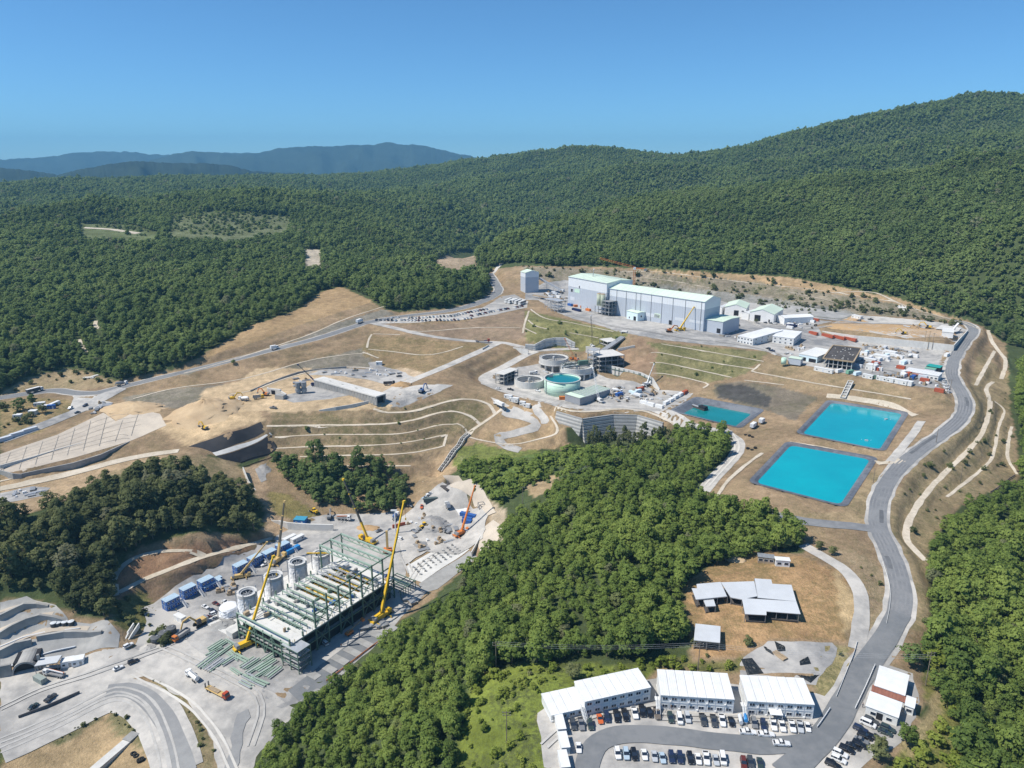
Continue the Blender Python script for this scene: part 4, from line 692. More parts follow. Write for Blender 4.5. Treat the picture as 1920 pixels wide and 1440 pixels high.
for (bu, bv, s, pal, lb) in [(38,770,1.15,'dull','tall dark tree at the far road bend, leftmost of the two'),(62,760,.95,'dull','bushy tree between the far road and the small cabins'),(80,775,.8,'olive','small round tree shading the blue and white cabins'),(1418,606,.55,'olive','lone small tree beside the green annex'),(1075,1272,.7,'olive','grey round bush on the slope above the office blocks'),(1700,1395,.75,'bright','round bush at the corner of the lower car park'),(1645,1425,.7,'olive','dusty bush beside the cars at the camp corner'),(1650,1405,.5,'olive','thin bush among the parked cars'),(1705,1245,.95,'dull','dark tree clump beside the red and white roof'),(1740,1225,.85,'bright','light green tree below the wooded slope'),(1755,1290,.8,'bright','leafy tree right of the white mess building'),(1535,1030,.5,'olive','grey bush beside the gravel lane'),(1560,1040,.5,'olive','bush on the bank above the gravel lane'),(330,680,.6,'olive','small tree on the bank above the far road'),(438,683,.5,'dull','lone dark bush beside the far asphalt road')]:
    p = G(bu, bv); e = bpy.data.objects.new('broadleaf_tree', None); COL.objects.link(e); e.location = p; e.scale = (s, s, s*.85); e.rotation_euler[2] = bu; tag(e, lb, 'tree')
    for pn, mm in (('trunk', TR[bu % 3]), ('crown', CR[pal][bu % 5])):
        o = bpy.data.objects.new(pn, mm); COL.objects.link(o); o.parent = e
for k in range(17):
    bu, bv = 1105+k*9.2, 840+4*math.sin(k*2.3)+(0 if k < 12 else (k-12)*-1.5); s = .62+.12*math.sin(k*1.9); p = G(bu, bv); e = bpy.data.objects.new('slender_tree', None); COL.objects.link(e); e.location = p; e.scale = (s, s, s*(2.0+.5*math.sin(k*3.1))); e.rotation_euler[2] = k; tag(e, 'tall slender grey-green tree before the banded retaining wall', 'tree', 'slender trees before the banded wall')
    for pn, mm in (('trunk', TR[k % 3]), ('crown', CR['olive'][k % 5])):
        o = bpy.data.objects.new(pn, mm); COL.objects.link(o); o.parent = e
# ------------------------------------------------------------------ far mountains
def mountain(name, prof, h, depth, m, label, seed):
    """a real ridge standing at distance h: profile as picture points, sloping away on both sides"""
    us = np.linspace(prof[0][0], prof[-1][0], 220); vs = np.interp(us, [p[0] for p in prof], [p[1] for p in prof]) + 1.1*vnoise(us/9, us*0+seed, 71) + .7*vnoise(us/3.5, us*0+seed, 72); K = 16; V = []
    for i, (uu, vv) in enumerate(zip(us, vs)):
        for k in range(K+1):
            f = (k/K-.5)*2; hh = h + f*depth; x, y, z = farpt(uu, vv, h); top = max(z, 5); sc = hh/h
            zz = -10 + (top+10)*max(0, 1-abs(f))**.8 + (1-abs(f))*abs(f)*top*.9*vnoise(np.array([uu/26.0+seed]), np.array([f*2.3+seed]), seed)[0]
            V.append((x*sc, y*sc, min(zz, top) if f < 0 else zz))
    F = [(i*(K+1)+k, (i+1)*(K+1)+k, (i+1)*(K+1)+k+1, i*(K+1)+k+1) for i in range(len(us)-1) for k in range(K)]
    struct(new_obj(name, V, [tuple(reversed(f)) for f in F], m, smooth=True), label)
M_MTN = mat('mountain_wood', (.03,.043,.034), .95, .3, .004, 0, coords='World'); M_MTN.node_tree.nodes['Principled BSDF'].inputs['Specular IOR Level'].default_value = 0
mountain('mountain', [(-700,326),(-480,316),(-260,312),(-60,310),(60,320),(110,328)], 4700, 700, M_MTN, 'dark wooded hill at the left edge of the skyline', 2)
mountain('mountain', [(100,330),(150,318),(200,308),(245,303),(285,303),(320,306),(400,306),(440,312),(470,320),(560,326)], 4400, 700, M_MTN, 'low dark green hill before the blue mountains', 3)
mountain('mountain', [(280,300),(330,288),(360,284),(400,285),(440,288),(480,288),(520,278),(560,275),(610,274),(660,272),(700,272),(728,266),(750,270),(790,272),(830,281),(873,291),(930,303),(1000,312)], 8200, 1300, M_MTN, 'long blue mountain with a low peak', 5)
mountain('mountain', [(-700,318),(-420,300),(-200,303),(0,299),(40,298),(100,293),(150,285),(200,284),(255,285),(280,290),(330,291),(420,286),(520,287),(600,300)], 10300, 1200, M_MTN, 'pale blue mountain range farthest away', 7)
# ------------------------------------------------------------------ builders for things
P_ = lambda n, c, r=.5, v=.06, s=.8, **k: mat(n, c, r, v, s, **k)
WHITE = P_('white_paint', (.80,.80,.79), .45); OFFW = P_('dusty_white', (.70,.70,.68), .6, .08); ROOFW = P_('white_sheet_roof', (.74,.745,.74), .5, .07, .4); GREYW = P_('light_grey_panel', (.60,.63,.67), .5, .04, .3)
CLAD = P_('blue_grey_cladding', (.47,.51,.57), .5, .03, .15); CLADL = P_('pale_cladding', (.70,.73,.76), .5, .03, .15); ROOFG = P_('pale_green_roof', (.62,.73,.60), .55, .06, .12); TANKG = P_('pale_green_steel', (.55,.74,.60), .5, .05, .2); LBLUE = P_('pale_blue_panel', (.66,.79,.84), .5, .04)
BLUE = P_('blue_paint', (.035,.115,.36), .5, .12); ROOFB = P_('faded_blue_roof', (.40,.52,.62), .55, .1); NAVY = P_('navy_paint', (.012,.022,.09), .45, .15); RED = P_('red_oxide', (.42,.10,.05), .6, .15); ORANGE = P_('orange_paint', (.62,.20,.05), .5, .12); YELL = P_('yellow_paint', (.75,.47,.03), .5, .1); TAN = P_('tan_paint', (.60,.42,.17), .55, .12); TEAL = P_('teal_sheet', (.03,.33,.30), .5, .1); BROWN = P_('brown_roof', (.30,.13,.09), .7, .15)
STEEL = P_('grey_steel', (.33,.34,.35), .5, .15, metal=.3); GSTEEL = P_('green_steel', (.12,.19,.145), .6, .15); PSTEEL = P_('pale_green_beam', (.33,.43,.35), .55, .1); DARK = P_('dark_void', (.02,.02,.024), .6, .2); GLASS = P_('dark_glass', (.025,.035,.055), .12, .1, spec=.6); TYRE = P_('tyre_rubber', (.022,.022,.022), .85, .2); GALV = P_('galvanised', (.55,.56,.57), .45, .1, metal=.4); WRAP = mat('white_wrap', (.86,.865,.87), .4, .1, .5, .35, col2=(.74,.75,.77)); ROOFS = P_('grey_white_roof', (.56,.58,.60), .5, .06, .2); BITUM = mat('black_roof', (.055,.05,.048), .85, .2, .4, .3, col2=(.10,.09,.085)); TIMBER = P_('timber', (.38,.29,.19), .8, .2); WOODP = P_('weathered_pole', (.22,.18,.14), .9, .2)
M_CONB = mat('block_concrete', (.64,.63,.60), .85, .08, .4, .2, col2=(.52,.51,.49)); REDC = RED
class MB:
    def __init__(s): s.v, s.f = [], []
    def add(s, vs, fs):
        o = len(s.v); s.v += [tuple(p) for p in vs]; s.f += [tuple(i+o for i in f) for f in fs]; return s
    def box(s, x0, x1, y0, y1, z0, z1, tx=0, ty=0):
        return s.add([(x0,y0,z0),(x1,y0,z0),(x1,y1,z0),(x0,y1,z0),(x0+tx,y0+ty,z1),(x1-tx,y0+ty,z1),(x1-tx,y1-ty,z1),(x0+tx,y1-ty,z1)], [(3,2,1,0),(4,5,6,7),(0,1,5,4),(1,2,6,5),(2,3,7,6),(3,0,4,7)])
    def cyl(s, cx, cy, z0, z1, r0, r1=None, n=14, cap=True):
        r1 = r0 if r1 is None else r1; V = [(cx+r*math.cos(2*math.pi*i/n), cy+r*math.sin(2*math.pi*i/n), z) for z, r in ((z0, r0), (z1, r1)) for i in range(n)]
        F = [(i, (i+1) % n, n+(i+1) % n, n+i) for i in range(n)]
        if cap: F += [tuple(reversed(range(n))), tuple(range(n, 2*n))]
        return s.add(V, F)
    def ring(s, cx, cy, z0, z1, ro, ri, n=32, ro0=None):
        ro0 = ro if ro0 is None else ro0; V = []
        for z, r in ((z0, ro0), (z1, ro), (z1, ri), (z0, ri)): V += [(cx+r*math.cos(2*math.pi*i/n), cy+r*math.sin(2*math.pi*i/n), z) for i in range(n)]
        return s.add(V, [(k*n+i, k*n+(i+1) % n, ((k+1) % 4)*n+(i+1) % n, ((k+1) % 4)*n+i) for k in range(4) for i in range(n)])
    def bar(s, p, q, w, h=None, w2=None):
        p, q = Vector(p), Vector(q); d = (q-p).normalized(); up = Vector((0,0,1)) if abs(d.z) < .95 else Vector((0,1,0)); a = d.cross(up).normalized(); b = a.cross(d); h = w if h is None else h; k = 1 if w2 is None else w2/w
        V = [c + a*sx*w/2*f + b*sy*h/2*f for c, f in ((p, 1), (q, k)) for sx, sy in ((-1,-1),(1,-1),(1,1),(-1,1))]
        return s.add(V, [(3,2,1,0),(4,5,6,7),(0,1,5,4),(1,2,6,5),(2,3,7,6),(3,0,4,7)])
    def rod(s, p, q, r, n=8):
        p, q = Vector(p), Vector(q); d = (q-p).normalized(); a = d.orthogonal().normalized(); b = d.cross(a)
        V = [c + a*math.cos(2*math.pi*i/n)*r + b*math.sin(2*math.pi*i/n)*r for c in (p, q) for i in range(n)]
        return s.add(V, [(i, (i+1) % n, n+(i+1) % n, n+i) for i in range(n)] + [tuple(reversed(range(n))), tuple(range(n, 2*n))])
    def prism(s, poly, z0, z1):
        n = len(poly); V = [(x, y, z0) for x, y in poly] + [(x, y, z1) for x, y in poly]
        return s.add(V, [tuple(reversed(range(n))), tuple(range(n, 2*n))] + [(i, (i+1) % n, n+(i+1) % n, n+i) for i in range(n)])
    def side(s, prof, y0, y1):
        """side outline (x, z) swept from y0 to y1"""
        n = len(prof); V = [(x, y0, z) for x, z in prof] + [(x, y1, z) for x, z in prof]
        return s.add(V, [tuple(range(n)), tuple(reversed(range(n, 2*n)))] + [(i, n+i, n+(i+1) % n, (i+1) % n) for i in range(n)])
    def build(s, name, m, parent=None, smooth=False): return new_obj(name, s.v, s.f, m, parent, smooth)
def B(*a, **k): return MB().box(*a, **k)
def thing(name, label, cat, loc, rz=0.0, group=None):
    e = bpy.data.objects.new(name, None); COL.objects.link(e); e.location = loc; e.rotation_euler = (0, 0, rz); e.empty_display_size = .5
    return tag(e, label, cat, group)
def dup(root, loc, rz, label=None, group=None, sc=1.0, swap=None):
    def cp(o, par):
        c = o.copy(); COL.objects.link(c); c.parent = par
        if swap and o.type == 'MESH' and o.data.materials and o.data.materials[0].name == swap[0].name: c.data = recolour(o.data, swap[1])
        for ch in KIDS.get(o.name, []): cp(ch, c)
        return c
    r = cp(root, None); r.location = loc; r.rotation_euler = (0, 0, rz); r.scale = (sc, sc, sc)
    if label: r['label'] = label
    if group: r['group'] = group
    return r
KIDS = {}
def learn(root):
    """remember the parts of a pattern before copying it"""
    def go(o):
        KIDS[o.name] = [c for c in COL.objects if c.parent == o]
        for c in KIDS[o.name]: go(c)
    go(root); return root
_RC = {}
def recolour(me, m):
    k = (me.name, m.name)
    if k not in _RC: _RC[k] = me.copy(); _RC[k].materials[0] = m
    return _RC[k]
_UNIT = {}
def stick(name, p, q, w, m, parent, h=None):
    """a straight member as a part of its own; all members of one material share a unit mesh"""
    if m.name not in _UNIT:
        o = B(-.5, .5, -.5, .5, 0, 1).build('unit_'+m.name, m); _UNIT[m.name] = o.data; bpy.data.objects.remove(o)
    p, q = Vector(p), Vector(q); d = q-p; o = bpy.data.objects.new(name, _UNIT[m.name]); COL.objects.link(o); o.parent = parent
    rot = d.to_track_quat('Z', 'Y').to_matrix().to_4x4(); o.matrix_local = Matrix.Translation(p) @ rot @ Matrix.Diagonal((w, w if h is None else h, d.length, 1)); return o
SZ = .85      # people-sized things measured against the picture
def head(u0, v0, u1, v1, z=None):
    """bearing of a ground direction given by two picture points"""
    if z is None: a, b = hit([u0, u1], [v0, v1]); return math.atan2(b[1]-a[1], b[0]-a[0])
    a, b = at(u0, v0, z), at(u1, v1, z); return math.atan2(b[1]-a[1], b[0]-a[0])
def box_px(fl, fr, br, bl, z):
    """centre, length, depth, bearing of a rectangle from four picture points at height z"""
    q = [np.array(at(*p, z)[:2]) for p in (fl, fr, br, bl)]; c = sum(q)/4; x = (q[1]-q[0]+q[2]-q[3])/2; y = (q[3]-q[0]+q[2]-q[1])/2
    a = math.atan2(x[1], x[0]); nx = np.array([-math.sin(a), math.cos(a)]); return c, float(np.linalg.norm(x)), float(abs(y@nx)), a
def ground_z(x, y): return float(Hat(x, y))
# ---- cabins and containers
def cabin_parts(t, Lx, W, Hh, wm, rm, storeys=1, n_win=3, y_face=-1, door=True, z0=0.0, end_win=False):
    """prefab cabin: walls, overhanging roof, windows and door on the face toward -y"""
    B(-Lx/2, Lx/2, -W/2, W/2, z0, z0+Hh).build('wall', wm, t); B(-Lx/2-.12, Lx/2+.12, -W/2-.12, W/2+.12, z0+Hh, z0+Hh+.16).build('roof', rm, t)
    sh = Hh/storeys
    for s_ in range(storeys):
        if s_: B(-Lx/2-.03, Lx/2+.03, -W/2-.03, W/2+.03, z0+s_*sh-.1, z0+s_*sh+.08).build('floor_band', rm, t)
        for i in range(n_win):
            x = -Lx/2 + (i+.5)*Lx/n_win
            if door and s_ == 0 and i == n_win//2: B(x-.5, x+.5, -W/2-.06, -W/2+.02, z0+.1, z0+2.15).build('door', GREYW if wm is not WHITE else STEEL, t); continue
            f = B(x-.62, x+.62, -W/2-.05, -W/2+.02, z0+s_*sh+.95, z0+s_*sh+2.0).build('window', WHITE, t); B(x-.5, x+.5, -W/2-.07, -W/2-.05, z0+s_*sh+1.05, z0+s_*sh+1.9).build('pane', GLASS, f)
    if end_win:
        for s_ in range(storeys): f = B(-Lx/2-.05, -Lx/2+.02, -.5, .5, z0+s_*sh+.95, z0+s_*sh+2.0).build('window', WHITE, t); B(-Lx/2-.07, -Lx/2-.05, -.4, .4, z0+s_*sh+1.05, z0+s_*sh+1.9).build('pane', GLASS, f)
def cabin(label, u, v, rz, Lx=6.0, W=2.45, Hh=2.7, wm=WHITE, rm=ROOFW, n_win=3, name='site_cabin', cat='cabin', group=None, storeys=1, z=None, **k):
    p = G(u, v) if z is None else Vector(at(u, v, z)); t = thing(name, label, cat, p - Vector((0,0,.1)), rz, group); cabin_parts(t, Lx, W, Hh, wm, rm, storeys, n_win, **k); t.scale = (.88,)*3; return t
def container_mesh(t, Lx, m, W=2.44, Hh=2.6):
    b = B(-Lx/2, Lx/2, -W/2, W/2, .12, Hh); n = int(Lx/.6)
    for i in range(n):
        x = -Lx/2+.35+i*(Lx-.7)/max(1, n-1); b.box(x-.1, x+.1, -W/2-.05, -W/2, .3, Hh-.2); b.box(x-.1, x+.1, W/2, W/2+.05, .3, Hh-.2)
    b.build('body', m, t); f = MB()
    for x in (-Lx/2, Lx/2):
        for y in (-W/2, W/2): f.box(x-.08, x+.08, y-.08, y+.08, 0, Hh+.05)
    f.build('corner_frame', m, t)
    for y in (-.58, .58): d = B(Lx/2, Lx/2+.05, y-.54, y+.54, .25, Hh-.15).build('door', m, t); B(Lx/2+.05, Lx/2+.09, y-.03, y+.03, .3, Hh-.2).build('lock_bar', GALV, d)
CONT = {}
def container(label, u, v, rz, m, Lx=6.06, group=None, z=None, lift=0.0):
    p = (G(u, v) if z is None else Vector(at(u, v, z))) + Vector((0, 0, lift-.05))
    if Lx not in CONT: t = thing('shipping_container', label, 'container', p, rz, group); container_mesh(t, Lx, m); t.scale = (SZ,)*3; CONT[Lx] = (learn(t), m); return t
    return dup(CONT[Lx][0], p, rz, label, group, SZ, (CONT[Lx][1], m))
# ---- cars
def loft(mb, secs):
    o = len(mb.v); n = len(secs[0])
    for s_ in secs: mb.v += [tuple(p) for p in s_]
    for k in range(len(secs)-1): mb.f += [(o+k*n+i, o+(k+1)*n+i, o+(k+1)*n+(i+1) % n, o+k*n+(i+1) % n) for i in range(n)]
    mb.f += [tuple(o+i for i in range(n)), tuple(reversed([o+(len(secs)-1)*n+i for i in range(n)]))]
CARS = {}
SPEC = {'suv': (4.5, .92, 1.0, 1.68, -.95, 2.2, -2.15), 'car': (4.3, .87, .88, 1.45, -.75, 1.55, -1.75), 'pickup': (5.3, .93, 1.05, 1.78, -.95, .75, .7), 'van': (4.9, .95, 1.12, 1.95, -1.55, 2.35, -2.3)}
def car_parts(t, kind, paint):
    Lc, wd, belt, top, fx, rx, _ = SPEC[kind]; h = Lc/2; b = MB()
    sec = lambda x, w_, zb, zt: [(x, -w_*.96, zb), (x, -w_, zb+.25), (x, -w_*.97, zt-.08), (x, -w_*.86, zt), (x, w_*.86, zt), (x, w_*.97, zt-.08), (x, w_, zb+.25), (x, w_*.96, zb)]
    hood = belt-.10 if kind != 'van' else belt-.05; tail = belt if kind != 'pickup' else .92
    loft(b, [sec(-h, wd*.86, .42, hood-.18), sec(-h+.25, wd*.97, .30, hood-.06), sec(-h+.9, wd, .28, hood), sec(fx-.1, wd, .28, belt), sec(.6, wd, .28, belt), sec(h-.3, wd, .28, tail), sec(h, wd*.94, .38, tail-.12)])
    ge = rx if kind != 'pickup' else .85; gx = ge-.18 if kind in ('suv', 'van') else ge-.55 if kind == 'car' else ge-.15; fx2 = fx+ (.75 if kind != 'van' else .6)
    b.box(fx2+.02, gx, -wd*.76, wd*.76, top-.07, top, .06, .06)                                  # roof
    for x in (fx2+.45, gx-.5): b.bar((x, -wd*.80, belt), (x, -wd*.74, top-.05), .10); b.bar((x, wd*.80, belt), (x, wd*.74, top-.05), .10)
    b.build('body', paint, t, False)
    g = MB(); g.add([(fx, -wd*.86, belt-.02), (ge, -wd*.86, belt-.02), (ge, wd*.86, belt-.02), (fx, wd*.86, belt-.02), (fx2, -wd*.74, top-.06), (gx, -wd*.74, top-.06), (gx, wd*.74, top-.06), (fx2, wd*.74, top-.06)], [(0,1,5,4),(1,2,6,5),(2,3,7,6),(3,0,4,7),(4,5,6,7)]); g.build('windows', GLASS, t)
    if kind == 'pickup': B(.95, h-.15, -wd*.84, wd*.84, .925, .95).build('load_bed', DARK, t); m_ = MB(); m_.box(.9, h-.02, -wd, -wd*.86, .8, 1.1); m_.box(.9, h-.02, wd*.86, wd, .8, 1.1); m_.box(h-.12, h-.02, -wd, wd, .8, 1.1); m_.build('bed_side', paint, t)
    for x in (-h+.85, h-.9):
        for y in (-1, 1): w_ = MB(); w_.rod((x, y*(wd-.2), .35), (x, y*(wd+.02), .35), .35, 12); o = w_.build('wheel', TYRE, t); r_ = MB(); r_.rod((x, y*(wd+.02), .35), (x, y*(wd+.035), .35), .2, 8); r_.build('rim', GALV, o)
    for y in (-1, 1): B(-h-.01, -h+.18, y*wd*.6-.17, y*wd*.6+.17, hood-.30, hood-.17).build('headlight', GALV, t); B(h-.12, h+.01, y*wd*.72-.1, y*wd*.72+.1, tail-.32, tail-.14).build('tail_light', RED, t)
    B(fx2-.3, fx2-.1, -wd-.14, -wd+.05, belt, belt+.18).build('mirror', paint, t); B(fx2-.3, fx2-.1, wd-.05, wd+.14, belt, belt+.18).build('mirror', paint, t)
PAINT = {'white': (.78,.78,.77), 'black': (.012,.012,.014), 'dark grey': (.06,.065,.07), 'grey': (.20,.205,.21), 'silver': (.48,.50,.52), 'dark green': (.035,.055,.05), 'navy': (.02,.03,.07), 'orange': (.60,.13,.03), 'dark red': (.13,.03,.02), 'pale blue': (.42,.52,.60), 'bronze': (.17,.14,.11)}
PAINT = {k: mat('car_paint_'+k.replace(' ', '_'), c, .28, .04, .5, spec=.5, coat=.5) for k, c in PAINT.items()}
def car(kind, colour, label, p, rz, group):
    k = kind; p = Vector(p)
    if k not in CARS: t = thing('parked_car' if kind != 'pickup' else 'pickup_truck', label, 'pickup' if kind == 'pickup' else 'car', p, rz, group); car_parts(t, kind, PAINT[colour]); t.scale = (SZ,)*3; CARS[k] = (learn(t), PAINT[colour]); return t
    r, m0 = CARS[k]; return dup(r, p, rz, label, group, SZ, (m0, PAINT[colour]))
# ------------------------------------------------------------------ the camp: office blocks, car park, sheds
def office_block(label, fl, fr, br, bl, storeys, n_bay, zb=0.0, stairs=0, porch=None):
    Hh = 2.4*storeys; c, Lx, W, a = box_px(fl, fr, br, bl, zb+Hh+.2); t = thing('office_block', label, 'building', (c[0], c[1], zb), a)
    B(-Lx/2, Lx/2, -W/2, W/2, 0, Hh).build('wall', OFFW, t)
    for i in range(n_bay):                                    # roof panels with open joints
        x0, x1 = -Lx/2-.15+i*(Lx+.3)/n_bay, -Lx/2-.15+(i+1)*(Lx+.3)/n_bay
        r = MB().add([(x0+.05,-W/2-.25,Hh),(x1-.05,-W/2-.25,Hh),(x1-.05,W/2+.25,Hh),(x0+.05,W/2+.25,Hh),(x0+.05,-W/2-.25,Hh+.16),(x1-.05,-W/2-.25,Hh+.16),(x1-.05,W/2+.25,Hh+.5),(x0+.05,W/2+.25,Hh+.5)], [(3,2,1,0),(4,5,6,7),(0,1,5,4),(1,2,6,5),(2,3,7,6),(3,0,4,7)]); o = r.build('roof_panel', ROOFW, t)
        for k in range(3): xx = x0+(k+1)*(x1-x0)/4; MB().add([(xx-.04,-W/2-.2,Hh+.165),(xx+.04,-W/2-.2,Hh+.165),(xx+.04,W/2+.2,Hh+.495),(xx-.04,W/2+.2,Hh+.495),(xx-.04,-W/2-.2,Hh+.21),(xx+.04,-W/2-.2,Hh+.21),(xx+.04,W/2+.2,Hh+.54),(xx-.04,W/2+.2,Hh+.54)], [(3,2,1,0),(4,5,6,7),(0,1,5,4),(1,2,6,5),(2,3,7,6),(3,0,4,7)]).build('roof_rib', ROOFW, o)
    for s_ in range(storeys):
        B(-Lx/2-.05, Lx/2+.05, -W/2-.06, W/2+.06, s_*2.4-.02, s_*2.4+.22).build('floor_band', GREYW, t)
        for i in range(n_bay+1): x = -Lx/2+i*Lx/n_bay; B(x-.09, x+.09, -W/2-.05, -W/2+.05, s_*2.4+.22, s_*2.4+2.4).build('wall_post', GREYW, t)
        for i in range(n_bay):
            x = -Lx/2+(i+.5)*Lx/n_bay; z = s_*2.4
            f = B(x-.75, x+.75, -W/2-.05, -W/2+.02, z+.8, z+1.8).build('window', WHITE, t)
            for k in (-1, 1): B(x+k*.36-.3, x+k*.36+.3, -W/2-.07, -W/2-.05, z+.9, z+1.7).build('pane', GLASS, f)
            if (i+s_) % 2 == 0: B(x-1.25, x-.8, -W/2-.35, -W/2-.05, z+.3, z+.75).build('air_unit', WHITE, t)
    for y in (-1,):
        for k in range(2): zc = .9+k*2.4; f = B(Lx/2-.02, Lx/2+.05, -1.0, .2, zc, zc+1.1).build('window', WHITE, t) if k < storeys else None
    if stairs:
        s_ = stairs; st = B(s_*(Lx/2+.2), s_*(Lx/2+1.5), -W/2+.3, -W/2+1.8, 2.65, 2.78).build('stair_landing', OFFW, t)
        for k in range(12): B(min(s_*(Lx/2+.25), s_*(Lx/2+1.3)), max(s_*(Lx/2+.25), s_*(Lx/2+1.3)), -W/2+.3-(k+1)*.30, -W/2+.3-k*.30, 2.6-(k+1)*.21, 2.6-k*.21+.02).build('stair_step', OFFW, t)
        for x in (s_*(Lx/2+.22), s_*(Lx/2+1.35)): stick('handrail', (x, -W/2+.3, 3.7), (x, -W/2-3.4, 1.1), .07, WHITE, t); stick('handrail', (x, -W/2+.3, 3.7), (x, -W/2+1.8, 3.7), .07, WHITE, t)
    if porch is not None:
        x = porch; B(x-1.7, x+1.7, -W/2-2.4, -W/2-.02, 2.55, 2.68).build('porch_roof', ROOFW, t); B(x-1.6, x+1.6, -W/2-2.2, -W/2-.05, .02, .12).build('porch_floor', GREYW, t); B(x-.5, x+.5, -W/2-.08, -W/2-.05, .15, 2.2).build('door', GLASS, t)
        for k in (-1, 1): stick('porch_post', (x+k*1.6, -W/2-2.3, .1), (x+k*1.6, -W/2-2.3, 2.55), .1, GREYW, t)
    return t
office_block('low white single-storey office wing at the end of the row', (1033,1340),(1094,1327),(1079,1289),(1017,1303), 1, 4)
office_block('white two-storey office block set at an angle, left of three', (1097,1314),(1219,1288),(1197,1254),(1078,1280), 2, 8, 0, -1)
office_block('white two-storey office block in the middle of three, scribbled with roof cables', (1240,1302),(1377,1310),(1363,1265),(1232,1257), 2, 8, 0, -1, None)
office_block('white two-storey office block with an entrance porch, right of three', (1403,1313),(1526,1320),(1507,1274),(1387,1268), 2, 7, 0, -1, -1.5)
# mess building in two white volumes with a red-brown link roof
def flat_hall(name, label, cat, fl, fr, br, bl, zb, Hh, wm, rm, lip=.2, wins=0, wend=0, doors=(), tilt=0.0, z_eave=None, ribs=0):
    c, Lx, W, a = box_px(fl, fr, br, bl, zb+Hh+lip); t = thing(name, label, cat, (c[0], c[1], zb-.1), a)
    B(-Lx/2, Lx/2, -W/2, W/2, 0, Hh).build('wall', wm, t)
    r = MB().add([(-Lx/2-.2,-W/2-.2,Hh),(Lx/2+.2,-W/2-.2,Hh),(Lx/2+.2,W/2+.2,Hh),(-Lx/2-.2,W/2+.2,Hh),(-Lx/2-.2,-W/2-.2,Hh+lip),(Lx/2+.2,-W/2-.2,Hh+lip),(Lx/2+.2,W/2+.2,Hh+lip+tilt),(-Lx/2-.2,W/2+.2,Hh+lip+tilt)], [(3,2,1,0),(4,5,6,7),(0,1,5,4),(1,2,6,5),(2,3,7,6),(3,0,4,7)]); ro = r.build('roof', rm, t)
    for i in range(ribs): x = -Lx/2+(i+.5)*Lx/ribs; MB().bar((x, -W/2-.15, Hh+lip+.03), (x, W/2+.15, Hh+lip+tilt+.03), .08).build('roof_rib', rm, ro)
    for i in range(wins):
        x = -Lx/2+(i+.5)*Lx/wins; f = B(x-.8, x+.8, -W/2-.06, -W/2+.02, .95, 2.0).build('window', WHITE, t); B(x-.68, x+.68, -W/2-.09, -W/2-.06, 1.05, 1.9).build('pane', GLASS, f)
    for i in range(wend):
        y = -W/2+(i+.5)*W/wend; f = B(Lx/2-.02, Lx/2+.06, y-.6, y+.6, 1.0, 2.0).build('window', WHITE, t); B(Lx/2+.06, Lx/2+.09, y-.5, y+.5, 1.1, 1.9).build('pane', GLASS, f)
    for (x, w_, h_) in doors: B(x*Lx-w_/2, x*Lx+w_/2, -W/2-.07, -W/2+.02, .05, h_).build('door', DARK, t)
    return t
flat_hall('mess_building', 'white flat-roofed mess hall, rear volume behind the red-brown link roof', 'building', (1639,1284),(1695,1301),(1705,1267),(1652,1248), 0, 3.0, OFFW, ROOFW, .2, 0, 3, (), .1)
flat_hall('link_roof', 'red-brown corrugated link roof between the two white mess halls', 'roof', (1633,1295),(1697,1316),(1698,1303),(1639,1285), 0, 2.6, OFFW, BROWN, .12, 0, 0, (), 0, None, 9)
flat_hall('mess_building', 'white flat-roofed mess hall, front volume with blue door facing the cars', 'building', (1623,1322),(1685,1344),(1690,1317),(1634,1296), 0, 3.0, OFFW, ROOFW, .2, 2, 0, ((-.05, 1.6, 2.3),))
flat_hall('store_hut', 'small white store hut against the mess hall', 'hut', (1696,1321),(1713,1326),(1718,1310),(1703,1304), 0, 2.7, OFFW, ROOFW, .15, 1, 0)
for i, (u, v, lb) in enumerate([(1050,1366,'white gate cabin nearest the low office wing'),(1057,1400,'white gate cabin with blue door, middle of three along the kerb'),(1057,1436,'white gate cabin at the bottom edge of the picture')]):
    cabin(lb, u, v, head(1060,1400,1055,1380,0), 6.4, 2.5, 2.7, OFFW, ROOFW, 2, 'gate_cabin')
# car rows
HD = lambda u, v, du, dv: head(u, v, u+du, v+dv, 0.0)
ORD = ['first','second','third','fourth','fifth','sixth','seventh','eighth','ninth','tenth','eleventh','twelfth','thirteenth','fourteenth','fifteenth','sixteenth','seventeenth','eighteenth','nineteenth','twentieth','twenty-first','twenty-second','twenty-third','twenty-fourth','twenty-fifth','twenty-sixth','twenty-seventh']
ROW1 = [(1075,1362,'suv','dark grey'),(1090,1361,'pickup','grey'),(1107,1362,'suv','dark green'),(1125,1351,'car','orange'),(1138,1348,'suv','navy'),(1156,1346,'pickup','black'),(1172,1344,'pickup','black'),(1190,1340,'pickup','white'),(1204,1336,'pickup','black'),(1218,1339,'car','black'),(1232,1341,'pickup','bronze'),(1257,1349,'suv','dark green'),(1274,1351,'van','white'),(1289,1349,'suv','silver'),(1318,1353,'pickup','dark grey'),(1338,1355,'pickup','dark grey'),(1354,1354,'pickup','white'),(1371,1356,'car','black'),(1414,1359,'suv','grey'),(1431,1362,'suv','navy'),(1450,1362,'pickup','white'),(1466,1364,'pickup','white'),(1485,1365,'pickup','white'),(1500,1366,'pickup','silver'),(1514,1366,'car','white')]
for i, (u, v, k, c) in enumerate(ROW1): car(k, c, '%s %s, %s from the left in the row facing the office blocks' % (c, {'car': 'saloon', 'suv': 'estate car'}.get(k, k), ORD[i]), Vector(at(u, v, 0))+Vector((0,0,.08)), HD(u, v, -.24 + .05*math.sin(i*1.7), -1), 'cars in the row facing the office blocks')
